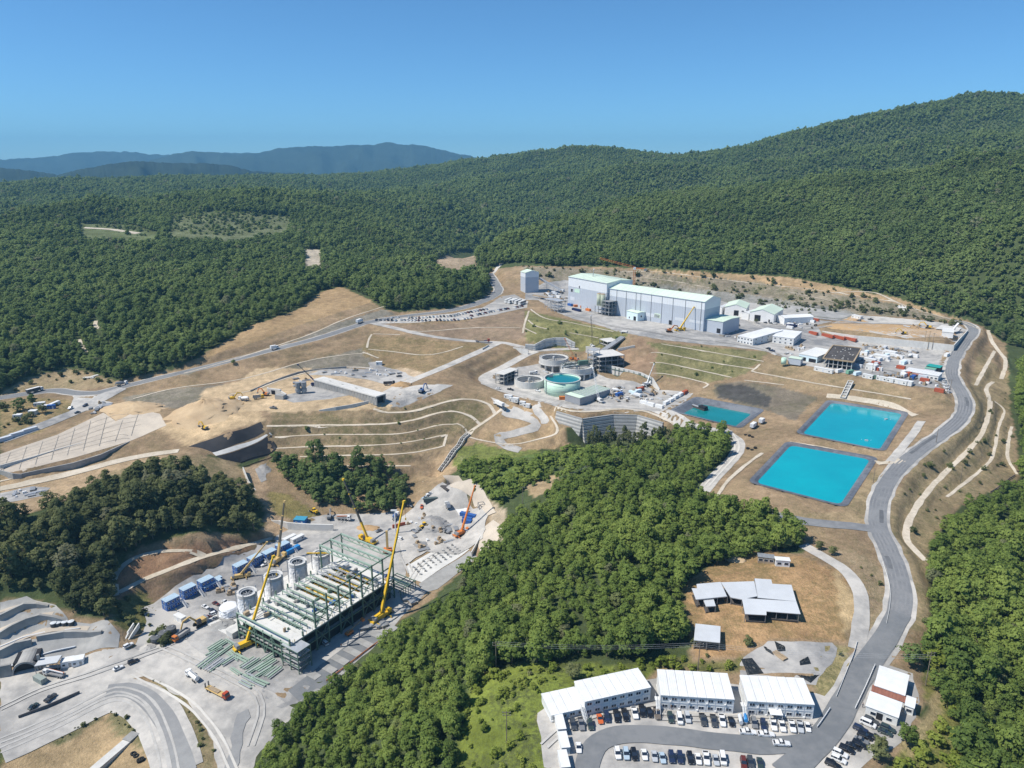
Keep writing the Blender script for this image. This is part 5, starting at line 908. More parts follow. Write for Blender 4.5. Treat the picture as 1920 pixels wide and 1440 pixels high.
ROW2 = [(1158,1416,'suv','white'),(1174,1417,'suv','pale blue'),(1189,1418,'suv','black'),(1208,1418,'car','white'),(1227,1421,'car','silver'),(1242,1424,'car','pale blue'),(1259,1423,'suv','navy'),(1275,1424,'suv','navy'),(1294,1425,'suv','black'),(1309,1426,'car','white'),(1324,1425,'pickup','white'),(1342,1428,'car','silver'),(1355,1426,'van','white'),(1394,1434,'suv','dark red'),(1407,1433,'suv','dark grey'),(1425,1434,'car','dark green')]
for i, (u, v, k, c) in enumerate(ROW2): car(k, c, '%s %s, %s from the left in the bottom row inside the loop road' % (c, {'car': 'saloon', 'suv': 'estate car'}.get(k, k), ORD[i]), Vector(at(u, v, 0))+Vector((0,0,.08)), HD(u, v, -.20 + .05*math.sin(i*2.1), -1), 'cars in the bottom row inside the loop road')
ROW3 = [(1633,1354,'suv','dark grey'),(1627,1360,'van','white'),(1613,1370,'suv','navy'),(1664,1369,'suv','dark green'),(1659,1376,'car','dark green'),(1621,1383,'suv','black'),(1641,1387,'pickup','black'),(1615,1391,'car','grey'),(1611,1399,'suv','black'),(1599,1402,'car','black'),(1587,1408,'suv','black'),(1575,1416,'suv','white'),(1572,1427,'suv','white'),(1561,1436,'suv','black')]
for i, (u, v, k, c) in enumerate(ROW3): car(k, c, '%s %s, %s downwards in the angled rows before the mess hall' % (c, {'car': 'saloon', 'suv': 'estate car'}.get(k, k), ORD[i]), Vector(at(u, v, 0))+Vector((0,0,.08)), HD(u, v, -1, -.43), 'cars in the angled rows before the mess hall')
for u, v, lb in [(1402,1376,'white pickup parked crosswise, left of two before the office row'),(1436,1380,'white pickup parked crosswise, right of two before the office row'),(1465,1398,'white pickup driving on the dark loop road')]: car('pickup', 'white', lb, Vector(at(u, v, 0))+Vector((0,0,.27 if v > 1390 else .1)), HD(u, v, -1, -.06), None)
car('car', 'white', 'white saloon standing alone beside the gate cabins', Vector(at(1085,1405,0))+Vector((0,0,.08)), HD(1085,1405,-.1,-1), None)
def tank_trailer(u, v, m, label, rz):
    t = thing('tank_trailer', label, 'trailer', Vector(at(u, v, 0))+Vector((0,0,.08)), rz); t.scale = (SZ,)*3; MB().rod((-1.7,0,1.2), (1.7,0,1.2), .65, 14).build('tank', m, t); B(-1.9, 1.9, -.5, .5, .45, .6).build('chassis', STEEL, t); stick('drawbar', (1.9,0,.5), (3.0,0,.4), .12, STEEL, t)
    for y in (-.75, .75): MB().rod((0, y-.1, .35), (0, y+.1, .35), .35, 12).build('wheel', TYRE, t)
tank_trailer(1388,1354, GREYW, 'grey tank trailer next to the blue one in the office row', HD(1388,1354,.2,1)); tank_trailer(1397,1351, P_('bright_blue', (.04,.26,.60), .4), 'bright blue tank trailer in the office row', HD(1397,1351,.2,1))
# kerb walls and rails by the camp road
def rail(label, pts, h=1.0, m=WHITE, step=2.5, z=None):
    P = px_line(pts, 2.0, 2) if z is None else smooth_line([at(u_, v_, z) for u_, v_ in pts], 2, 2.0); zz = Hat(P[:, 0], P[:, 1]); t = thing('guard_rail', label, 'guard rail', (P[0, 0], P[0, 1], zz[0]))
    Q = np.c_[P[:, 0]-P[0, 0], P[:, 1]-P[0, 1], zz-zz[0]]
    for k in (h, h*.55):
        mb = MB(); [mb.bar(Vector(a_)+Vector((0,0,k)), Vector(b_)+Vector((0,0,k)), .10, .22) for a_, b_ in zip(Q, Q[1:])]; mb.build('rail', m, t)
    for q in Q[::2]: stick('post', Vector(q)-Vector((0,0,.2)), Vector(q)+Vector((0,0,h+.05)), .10, m, t)
rail('white rail along the camp road before the mess halls', [(1640,1250),(1625,1285),(1603,1331)], 1.0); rail('pale rail at the end of the office row', [(1556,1331),(1545,1348),(1532,1366)], .9); rail('pale kerb rail left of the camp road', [(1607,1205),(1600,1230),(1588,1258),(1568,1308)], .6, OFFW)
rail('pale kerb rail round the road bend', [(1655,1055),(1668,1095),(1670,1130),(1662,1170)], .5, OFFW)
# roof-only sheds in the dry field
def shed(label, polys, zb, Hh, name='open_shed', rm=None):
    pts = [at(u, v, zb+Hh) for p in polys for u, v in p]; cx, cy = sum(p[0] for p in pts)/len(pts), sum(p[1] for p in pts)/len(pts); g = ground_z(cx, cy); t = thing(name, label, 'shed', (cx, cy, g))
    for i, p in enumerate(polys):
        W = [at(u, v, zb+Hh) for u, v in p]; q = [(x-cx, y-cy) for x, y, _ in W]
        if sum(a_[0]*b_[1]-b_[0]*a_[1] for a_, b_ in zip(q, q[1:]+q[:1])) < 0: q = q[::-1]
        z = zb+Hh-g+i*.06; o = MB().prism(q, z-.14, z)  .build('roof', rm or ROOFS, t); x0, x1 = min(a_[0] for a_ in q), max(a_[0] for a_ in q)
        for k in range(len(q)):
            a_, b_ = Vector((*q[k], 0)), Vector((*q[(k+1) % len(q)], 0)); n_ = max(1, int((b_-a_).length/3.5))
            stick('edge_beam', a_*.985+Vector((0,0,z-.25)), b_*.985+Vector((0,0,z-.25)), .16, STEEL, t)
            for j in range(n_): c_ = a_.lerp(b_, j/n_)*.97; gz = ground_z(cx+c_.x, cy+c_.y)-g; stick('post', c_+Vector((0,0,gz-.1)), c_+Vector((0,0,z-.1)), .16, STEEL, t)
        cc = [(x*.93+ .07*sum(a_[0] for a_ in q)/len(q), y*.93+.07*sum(a_[1] for a_ in q)/len(q)) for x, y in q]; MB().prism(cc, -.3, .12).build('floor', BITUM, t)
    return t
shed('large pale grey roof shed of stepped outline in the dry field', [[(1297,1103),(1307,1103),(1306,1095),(1351,1091),(1363,1118),(1305,1124)],[(1352,1092),(1414,1090),(1420,1118),(1391,1124),(1370,1120)],[(1415,1085),(1446,1087),(1448,1095),(1484,1097),(1493,1128),(1421,1121)],[(1391,1122),(1493,1128.5),(1501,1152),(1437,1147),(1437,1154),(1397,1152)]], 3.6, 2.6)
shed('small pale canopy beside the large stepped roof', [[(1319,1125),(1338,1123),(1342,1136),(1324,1137)]], 3.2, 2.4); shed('square pale roof shed standing alone in the dry field', [[(1304,1169),(1351,1174),(1350,1205),(1301,1200)]], 2.6, 2.6)
flat_hall('timber_hut', 'long hut with a dark tiled roof at the wood edge', 'hut', (1422,1043),(1451,1046),(1452,1040),(1421,1036), 4.0, 2.5, TIMBER, STEEL, .2, 3); flat_hall('site_cabin', 'white cabin with two windows beside the dark-roofed hut', 'cabin', (1453,1049),(1480,1051),(1481,1045),(1455,1043), 4.0, 2.7, WHITE, ROOFW, .15, 2)
def mound(label, u, v, r, h, m, seed, name='spoil_heap', el=1.0, cat='heap'):
    p = G(u, v); V, F = [], []; K, N = 10, 34; rr = np.random.default_rng(seed)
    for k in range(K+1):
        f = k/K
        for i in range(N):
            a = 2*math.pi*i/N; q = r*(1-f)*(1+.16*math.sin(2*a+seed)+.08*rr.normal()); x, y = q*math.cos(a)*el, q*math.sin(a); V.append((x, y, ground_z(p.x+x, p.y+y)-p.z-.15 + h*f**.85*(1+.06*rr.normal())))
    F = [(k*N+i, k*N+(i+1) % N, (k+1)*N+(i+1) % N, (k+1)*N+i) for k in range(K) for i in range(N)]
    o = new_obj(name, V, F, m, None, True); o.location = p; return tag(o, label, cat)
mound('pale round heap at the top of the dry field', 1376,1047, 4.2, 1.6, M_SAND, 3)
def tarp(label, pts, name='black_sheet'):
    W = px_poly(pts); c = np.mean(np.array(W), 0); mb = MB(); N = 10; V, F = [], []; rr = random.Random(int(pts[0][0]))
    a, b, d, e = (np.array(w_) for w_ in W)
    for i in range(N+1):
        for j in range(N+1):
            s, q = i/N, j/N; p = a*(1-s)*(1-q)+b*s*(1-q)+d*s*q+e*(1-s)*q; ed = min(s, 1-s, q, 1-q); V.append((p[0]-c[0], p[1]-c[1], ground_z(p[0], p[1])-c[2]+.10+min(1, ed*5)*(.28+rr.uniform(0, .35))))
    F = [(i*(N+1)+j, (i+1)*(N+1)+j, (i+1)*(N+1)+j+1, i*(N+1)+j+1) for i in range(N) for j in range(N)]; o = new_obj(name, V, F, mat('black_plastic', (.02,.024,.027), .4, .3, 1.5, .8), None, False); o.location = c; return tag(o, label, 'sheet')
tarp('large black plastic sheet over stored goods behind the office block', [(1389,1236),(1410,1234),(1432,1263),(1401,1266)]); tarp('narrow black sheet in the gravel patch, upper left', [(1431,1212),(1447,1223),(1452,1230),(1436,1220)]); tarp('crumpled black sheet beside the timber in the gravel patch', [(1452,1202),(1472,1213),(1473,1221),(1458,1222)]); tarp('black sheet in the middle of the gravel patch', [(1499,1240),(1515,1231),(1521,1245),(1500,1248)]); tarp('black sheet on the dry mound behind the right office block', [(1493,1265),(1515,1274),(1537,1265),(1520,1281)])
tb = thing('timber_stack', 'orange timber stack beside the black sheets', 'timber stack', G(1462,1230), HD(1462,1230,1,.7)); [B(-2.2, 2.2, -1+k*.42, -.64+k*.42, 0, .4+.1*(k % 2)).build('plank', TIMBER, tb) for k in range(5)]
def pole(label, u, v, h, arms=2, lean=0.0, name='power_pole', m=None):
    t = thing(name, label, 'pole', G(u, v)-Vector((0,0,.3))); m = m or WOODP; MB().cyl(0, 0, 0, h, .16, .10, 8).build('shaft', m, t)
    for k in range(arms): stick('cross_arm', (-1.1, 0, h-.5-k*.9), (1.1, 0, h-.5-k*.9), .12, m, t); [MB().cyl(x, 0, h-.44-k*.9, h-.2-k*.9, .07, .05, 6).build('insulator', GALV, t) for x in (-1, 0, 1)]
    return t
PW1 = [(928,1262,11),(1308,1262,11),(1738,1292,12)]
POLES = [pole('wooden power pole %s' % n_, u, v, h) for (u, v, h), n_ in zip([(930,1258,11),(1308,1262,11),(1735,1285,12),(950,1395,11)], ['on the green slope at the wood edge', 'behind the middle office block', 'among the bushes right of the mess halls', 'in the bright scrub left of the camp'])]
def wires(a, b, label, n_=3, sag=1.2, h=(10.4, 10.4)):
    t = thing('power_line', label, 'power line', a.location); A_, B_ = Vector((0,0,h[0])), b.location-a.location+Vector((0,0,h[1])); d = (B_-A_); nrm = Vector((-d.y, d.x, 0)).normalized()
    for k in range(n_):
        mb = MB(); pts = [A_.lerp(B_, i/14)+nrm*(k-1)*.9-Vector((0,0,sag*4*(i/14)*(1-i/14))) for i in range(15)]; [mb.bar(p, q, .03) for p, q in zip(pts, pts[1:])]; mb.build('cable', GALV, t)
wires(POLES[0], POLES[1], 'three thin cables spanning from the wood edge to the office blocks'); wires(POLES[1], POLES[2], 'three thin cables crossing the camp road')
# ------------------------------------------------------------------ process plant on the main platform
def hall(name, label, fl, fr, z, depth, Hh, rise, wm, rm, band=0.0, bm=None, ridge='x', pipes=0, pipe_x=(), flat=False, cat='building', doors=(), wins=(), panels=()):
    """clad hall: front base line from two picture points at height z, gable roof, pale upper band, downpipes, doors"""
    a_, b_ = np.array(at(*fl, z)), np.array(at(*fr, z)); Lx = float(np.linalg.norm((b_-a_)[:2])); an = math.atan2(b_[1]-a_[1], b_[0]-a_[0]); t = thing(name, label, cat, (a_[0], a_[1], z-.2), an); D = depth; hb = Hh-band
    B(0, Lx, 0, D, -1.0, hb).build('wall', wm, t)
    if band: B(-.04, Lx+.04, -.04, D+.04, hb, Hh).build('wall_band', bm or CLADL, t)
    if ridge == 'x':   # ridge parallel to the front
        for s_, (y0, y1) in enumerate(((-.35, D/2), (D/2, D+.35))):
            za, zb_ = (Hh, Hh+rise) if s_ == 0 else (Hh+rise, Hh)
            MB().add([(-.3,y0,za),(Lx+.3,y0,za),(Lx+.3,y1,zb_),(-.3,y1,zb_),(-.3,y0,za+.25),(Lx+.3,y0,za+.25),(Lx+.3,y1,zb_+.25),(-.3,y1,zb_+.25)], [(3,2,1,0),(4,5,6,7),(0,1,5,4),(1,2,6,5),(2,3,7,6),(3,0,4,7)]).build('roof_slope', rm, t)
        for x in (0, Lx-.12): MB().add([(x,0,Hh),(x,D,Hh),(x,D/2,Hh+rise),(x+.12,0,Hh),(x+.12,D,Hh),(x+.12,D/2,Hh+rise)], [(0,1,2),(5,4,3),(0,2,5,3),(1,4,5,2)]).build('gable', bm or wm, t)
    else:
        for s_, (x0, x1) in enumerate(((-.35, Lx/2), (Lx/2, Lx+.35))):
            za, zb_ = (Hh, Hh+rise) if s_ == 0 else (Hh+rise, Hh)
            MB().add([(x0,-.3,za),(x1,-.3,zb_),(x1,D+.3,zb_),(x0,D+.3,za),(x0,-.3,za+.25),(x1,-.3,zb_+.25),(x1,D+.3,zb_+.25),(x0,D+.3,za+.25)], [(3,2,1,0),(4,5,6,7),(0,1,5,4),(1,2,6,5),(2,3,7,6),(3,0,4,7)]).build('roof_slope', rm, t)
        for y in (0, D-.12): MB().add([(0,y,Hh),(Lx,y,Hh),(Lx/2,y,Hh+rise),(0,y+.12,Hh),(Lx,y+.12,Hh),(Lx/2,y+.12,Hh+rise)], [(0,1,2),(5,4,3),(0,2,5,3),(1,4,5,2)]).build('gable', bm or wm, t)
    if Lx > 30:
        for i in range(1, int(Lx/2.4)): x = i*Lx/int(Lx/2.4); stick('cladding_seam', (x, -.05, 0), (x, -.05, Hh), .07, CLADL if band else wm, t)
        for i in range(1, int(Lx/5)): x = i*Lx/int(Lx/5); stick('roof_seam', (x, -.3, Hh+.27), (x, D/2, Hh+rise+.27), .12, GREYW, t); stick('roof_seam', (x, D/2, Hh+rise+.27), (x, D+.3, Hh+.27), .12, GREYW, t)
        stick('gutter', (0, -.45, Hh+.1), (Lx, -.45, Hh+.1), .3, GREYW, t)
    for x in ([(i+.5)/pipes for i in range(pipes)] if pipes else pipe_x): B(x*Lx-.14, x*Lx+.14, -.32, -.06, 0, Hh-.1).build('downpipe', STEEL, t)
    for (x, w_, h_, z0) in doors: B(x*Lx-w_/2, x*Lx+w_/2, -.10, .02, z0, z0+h_).build('door', DARK, t)
    for (face, x, z0, w_, h_) in wins:
        if face == 'f': f = B(x*Lx-w_/2-.2, x*Lx+w_/2+.2, -.12, .02, z0-.2, z0+h_+.2).build('window', WHITE, t); B(x*Lx-w_/2, x*Lx+w_/2, -.16, -.12, z0, z0+h_).build('pane', GLASS, f)
        else: f = B(Lx-.02, Lx+.12, x*D-w_/2-.2, x*D+w_/2+.2, z0-.2, z0+h_+.2).build('window', WHITE, t); B(Lx+.12, Lx+.16, x*D-w_/2, x*D+w_/2, z0, z0+h_).build('pane', GLASS, f)
    for (x, z0, w_, h_, m) in panels: B(x*Lx-w_/2, x*Lx+w_/2, -.08, .02, z0, z0+h_).build('louvre_panel', m, t)
    return t
hall('crusher_tower', 'tall grey-blue clad tower with pale green roof at the plant end', (985,551),(1010,549), 24.2, 11, 21, 2.0, CLAD, ROOFG, 4.5, CLADL, 'y')
hall('mill_building', 'tall square mill building with pale green roof and blue-grey cladding', (1065,572),(1136,588), 23.2, 31, 26.5, 1.6, CLAD, ROOFG, 8.5, CLADL, 'x', 0, (), False, 'building', (), (('f', .10, 13.2, 2.6, 2.8), ('f', .30, 17.6, 1.2, 2.4), ('s', .1, 20, 1.5, 1.6), ('s', .36, 21, 1.5, 1.6), ('s', .5, 21.5, 1.5, 1.6)), ((.24, 13.4, 7, 3.4, TANKG), (.12, 5.5, 6, 3.2, GREYW)))
hall('flotation_hall', 'very long flotation hall with pale green roof, downpipes and blue-grey cladding', (1137,589),(1318,620), 22.2, 24, 23.0, 3.2, CLAD, ROOFG, 6.2, CLADL, 'x', 0, (.02, .11, .215, .32, .37, .48, .59, .70, .82, .97), False, 'building', ((.685, 3, 3.6, .5),), (), ((.50, 4.2, 14, 3.0, GREYW), (.55, 4.4, 6, 3.6, ROOFG), (.78, 5.0, 10, 2.4, GREYW), (.93, 5.2, 12, 2.2, GREYW)))
hall('annex', 'low blue-grey annex with pale green roof at the end of the long hall', (1319,620),(1354,626), 21.6, 26, 9.5, .8, CLAD, ROOFG, 0, None, 'x', 0, (), False, 'building', ((.8, 3.2, 3.6, .3),))
hall('pump_house', 'small pale blue building with green roof before the long hall', (1175,598),(1195,603), 22.4, 8, 7.2, .5, LBLUE, ROOFG, 0, None, 'x', 0, (), False, 'building', ((.75, 3.0, 3.6, .4),), (('f', .25, 1.5, 1.2, 1.4), ('s', .5, 3.4, 1.4, 1.4)))
hall('warehouse', 'white warehouse with pale green roof, partly hidden behind the annex', (1358,590),(1398,593), 21.2, 26, 7, 3.0, WHITE, ROOFG, 0, None, 'y', 0, (), False, 'building', ((.55, 4, 4.6, .2),), (('f', .85, 4, 2, 1),))
hall('warehouse', 'white warehouse with wide pale green roof in the back yard', (1405,600),(1450,605), 20.8, 30, 7, 3.4, WHITE, ROOFG, 0, None, 'y', 0, (), False, 'building', ((.33, 5, 5.0, .2), (.82, 1.2, 2.2, .2)))
hall('warehouse', 'plain white storage hall right of the green-roofed warehouses', (1456,603),(1470,608), 20.3, 27, 5.2, 1.4, WHITE, ROOFW, 0, None, 'y'); hall('warehouse', 'small plain white hall between the green-roofed warehouses', (1390,597),(1403,599), 21, 22, 5.0, 1.2, WHITE, ROOFW, 0, None, 'y'); hall('warehouse', 'small white hall beside the end wall of the long hall', (1345,588),(1353,589), 21.6, 16, 6.0, 1.0, WHITE, ROOFW, 0, None, 'y')
def prefab(label, fl, fr, br, bl, zb, Hh, nw, st): 
    t = flat_hall('prefab_offices', label, 'building', fl, fr, br, bl, zb, Hh, OFFW, ROOFW, .25, 0, 0, (), .2); c, Lx, W, a = box_px(fl, fr, br, bl, zb+Hh+.25)
    for s_ in range(st):
        B(-Lx/2-.06, Lx/2+.06, -W/2-.06, W/2+.06, s_*2.7+2.5, s_*2.7+2.75).build('floor_band', GREYW, t)
        for i in range(nw): x = -Lx/2+(i+.5)*Lx/nw; f = B(x-.7, x+.7, -W/2-.09, -W/2+.02, s_*2.7+.95, s_*2.7+2.0).build('window', GREYW, t); B(x-.55, x+.55, -W/2-.13, -W/2-.09, s_*2.7+1.05, s_*2.7+1.9).build('pane', GLASS, f)
        for i in range(5): y = -W/2+(i+.5)*W/5; f = B(Lx/2-.02, Lx/2+.09, y-.7, y+.7, s_*2.7+.95, s_*2.7+2.0).build('window', GREYW, t); B(Lx/2+.09, Lx/2+.13, y-.55, y+.55, s_*2.7+1.05, s_*2.7+1.9).build('pane', GLASS, f)
prefab('white two-storey prefab offices on the platform edge, left of two', (1392,631),(1422,636),(1458,618),(1430,612.5), 18.9, 5.4, 5, 2); prefab('white two-storey prefab offices on the platform edge, right of two', (1447,629),(1486,634),(1506,622),(1467,618), 18.3, 5.4, 4, 2)
# concrete shell with black roof
c, Lx, W, a = box_px((1541,670),(1590,679),(1622,653),(1567,649.5), 23.4); t = thing('concrete_shell', 'unfinished concrete building with a black roof and timber edge formwork', 'building', (c[0], c[1], 17.0), a); B(-Lx/2, Lx/2, -W/2, W/2, 6.0, 6.4).build('roof_slab', BITUM, t); B(-Lx/2, Lx/2, -W/2, W/2, 2.9, 3.15).build('floor_slab', M_CONCG, t)
for s_, (x0, x1, y0, y1) in enumerate([(-Lx/2-.5, Lx/2+.5, -W/2-.9, -W/2-.1), (Lx/2+.1, Lx/2+.9, -W/2, W/2), (-Lx/2-.9, -Lx/2-.1, -W/2, W/2), (-Lx/2, Lx/2, W/2+.1, W/2+.9)]): B(x0, x1, y0, y1, 6.1, 6.9).build('edge_formwork', TIMBER, t)
for i in range(7):
    for j in range(5):
        if i in (0, 6) or j in (0, 4): stick('column', (-Lx/2+.4+i*(Lx-.8)/6, -W/2+.4+j*(W-.8)/4, -.3), (-Lx/2+.4+i*(Lx-.8)/6, -W/2+.4+j*(W-.8)/4, 6), .5, M_CONCW, t)
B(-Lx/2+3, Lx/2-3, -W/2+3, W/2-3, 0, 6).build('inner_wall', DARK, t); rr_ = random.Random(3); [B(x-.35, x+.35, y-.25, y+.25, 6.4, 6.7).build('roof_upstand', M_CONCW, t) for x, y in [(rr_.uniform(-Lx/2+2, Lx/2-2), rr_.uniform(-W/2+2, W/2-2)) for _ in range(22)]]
flat_hall('workshop', 'white flat-roofed workshop with pale blue front and dark openings', 'building', (1506,663),(1538,670),(1558,655),(1523,650), 17.2, 4.6, LBLUE, OFFW, .5, 0, 0, ((-.3, 5, 3), (.25, 5, 3)))
flat_hall('grey_store', 'blue-grey store with pale green roof on the yard edge', 'building', (1479,670),(1503,673.5),(1505,670),(1483,667), 17.4, 4.2, CLAD, ROOFG, .3)
t = thing('water_tank', 'small pale green round tank beside the grey store', 'tank', Vector(at(1469,682,17.4))-Vector((0,0,.2)), 0); MB().cyl(0, 0, 0, 4.3, 1.7, None, 20).build('shell', TANKG, t, True); MB().cyl(0, 0, 4.3, 4.7, 1.75, .2, 20).build('lid', TANKG, t)
# silos on a steel frame
q = Vector(at(1125,590,23)); t = thing('silo_frame', 'dark open steel frame carrying two green silos before the mill', 'steel frame', q, head(1120,588,1150,594,23))
for i in range(5):
    for j in range(4): stick('column', (-6+i*4, j*4, 0), (-6+i*4, j*4, 7 if i < 2 else 12.5), .4, STEEL, t)
for k, z in enumerate((3.4, 7, 9.8, 12.5)):
    if z <= 7: B(-6.4, 1.9, -.4, 12.4, z, z+.25).build('deck', GALV, t)
    B(2.1, 10.4, -.4, 12.4, z-.2, z).build('deck', STEEL, t)
for i in range(2): MB().cyl(-4.4+i*4.4, 3, 7.25, 17.5, 2.0, None, 20).build('silo', mat('silo_green', (.42,.46,.36), .6, .12), t, True); MB().cyl(-4.4+i*4.4, 3, 17.5, 18.0, 2.1, 1.2, 20).build('silo_top', TIMBER, t)
for i in range(4): stick('brace', (2+i*2, -.3, i*3 % 9), (4+i*2, -.3, (i*3+3) % 12), .25, STEEL, t)
# conveyor gallery steel towers and inclined conveyor
def lattice(label, u, v, z, w, d, Hh, m=STEEL, lv=3.0, rz=0, name='steel_frame', decks=(), cat='steel frame'):
    t = thing(name, label, cat, Vector(at(u, v, z))-Vector((0,0,.3)), rz); n_ = int(Hh/lv); nx = max(1, round(w/5)); ny = max(1, round(d/5)); cs = [(-w/2+i*w/nx, -d/2+j*d/ny) for i in range(nx+1) for j in range(ny+1) if i in (0, nx) or j in (0, ny)]
    for x, y in cs: stick('column', (x, y, 0), (x, y, Hh), .3, m, t)
    for k in range(1, n_+1):
        z_ = k*Hh/n_
        for y in (-d/2, d/2): stick('beam', (-w/2, y, z_), (w/2, y, z_), .25, m, t)
        for x in (-w/2, w/2): stick('beam', (x, -d/2, z_), (x, d/2, z_), .25, m, t)
        s_ = 1 if k % 2 else -1; stick('brace', (-s_*w/2, -d/2, z_-Hh/n_), (s_*w/2, -d/2, z_), .16, m, t); stick('brace', (w/2, -s_*d/2, z_-Hh/n_), (w/2, s_*d/2, z_), .16, m, t)
    for f in decks: B(-w/2, w/2, -d/2, d/2, f*Hh, f*Hh+.2).build('deck', GALV, t)
    return t
R0 = head(1065,572,1136,588,23); lattice('open steel trestle of conveyor legs between tower and mill', 1043,585, 23.5, 14, 8, 11, GALV, 2.8, R0, 'conveyor_trestle', (.5, 1.0)); lattice('second open steel trestle beside the haul road bend', 1031,578, 24, 7, 6, 9, GALV, 3, R0, 'conveyor_trestle', (1.0,))
def beam_px(name, label, a, za, b, zb, w, h, m, cat='conveyor'):
    p, q = Vector(at(*a, za)), Vector(at(*b, zb)); t = thing(name, label, cat, p); d = q-p; MB().bar((0,0,0), d, w, h).build('gallery', m, t); k = max(2, int(d.length/7))
    for i in range(1, k): c_ = d*(i/k); g = ground_z(p.x+c_.x, p.y+c_.y)-p.z; (stick('leg', c_+Vector((0,0,g)), c_, .3, STEEL, t) if g < c_.z-.5 else None)
    for s_ in (-1, 1): off = Vector((-d.y, d.x, 0)).normalized()*s_*w*.5+Vector((0,0,h*.5)); stick('side_rail', off, d+off, .15, STEEL, t)
    return t
beam_px('conveyor', 'pale inclined conveyor from the tower down to the stockpile yard', (1012,522), 37, (1052,545), 27, 2.4, 1.6, GALV); beam_px('conveyor', 'tan flat conveyor bridge beside the haul road', (1000,553), 27.5, (1048,562), 27.5, 2.2, 1.0, TIMBER)
# tower crane
p = Vector(at(1188,545,24)); t = thing('tower_crane', 'yellow-orange tower crane rising behind the mill building', 'crane', p); Ht = 23
for x in (-.9, .9):
    for y in (-.9, .9): stick('mast_chord', (x, y, 0), (x, y, Ht), .22, ORANGE, t)
for k in range(18): s_ = 1 if k % 2 else -1; [stick('mast_lacing', (-s_*.9, y, k*Ht/18), (s_*.9, y, (k+1)*Ht/18), .12, ORANGE, t) for y in (-.9, .9)]
jd = Vector((-math.cos(.35), math.sin(.35)*.9, .22)).normalized(); je = jd*37+Vector((0,0,Ht)); jc = Vector((0,0,Ht))-Vector((jd.x, jd.y, 0))*11
for o_ in (Vector((0,.7,0)), Vector((0,-.7,0)), Vector((0,0,1.6))): stick('jib_chord', Vector((0,0,Ht))+o_, je+o_*.8, .26, ORANGE, t)
for k in range(16): a_ = Vector((0,0,Ht)).lerp(je, k/16); b_ = Vector((0,0,Ht)).lerp(je, (k+.5)/16)+Vector((0,0,1.6)); stick('jib_lacing', a_+Vector((0,.7,0)), b_, .12, ORANGE, t); stick('jib_lacing', b_, Vector((0,0,Ht)).lerp(je, (k+1)/16)+Vector((0,-.7,0)), .12, ORANGE, t)
stick('counter_jib', (0,0,Ht), jc, .9, ORANGE, t); B(jc.x-1.5, jc.x+1.5, jc.y-1, jc.y+1, Ht-2.2, Ht).build('counterweight', M_CONCG, t); B(-1.1, 1.1, -1.1, 1.1, Ht-1.5, Ht+.8).build('cab', WHITE, t)
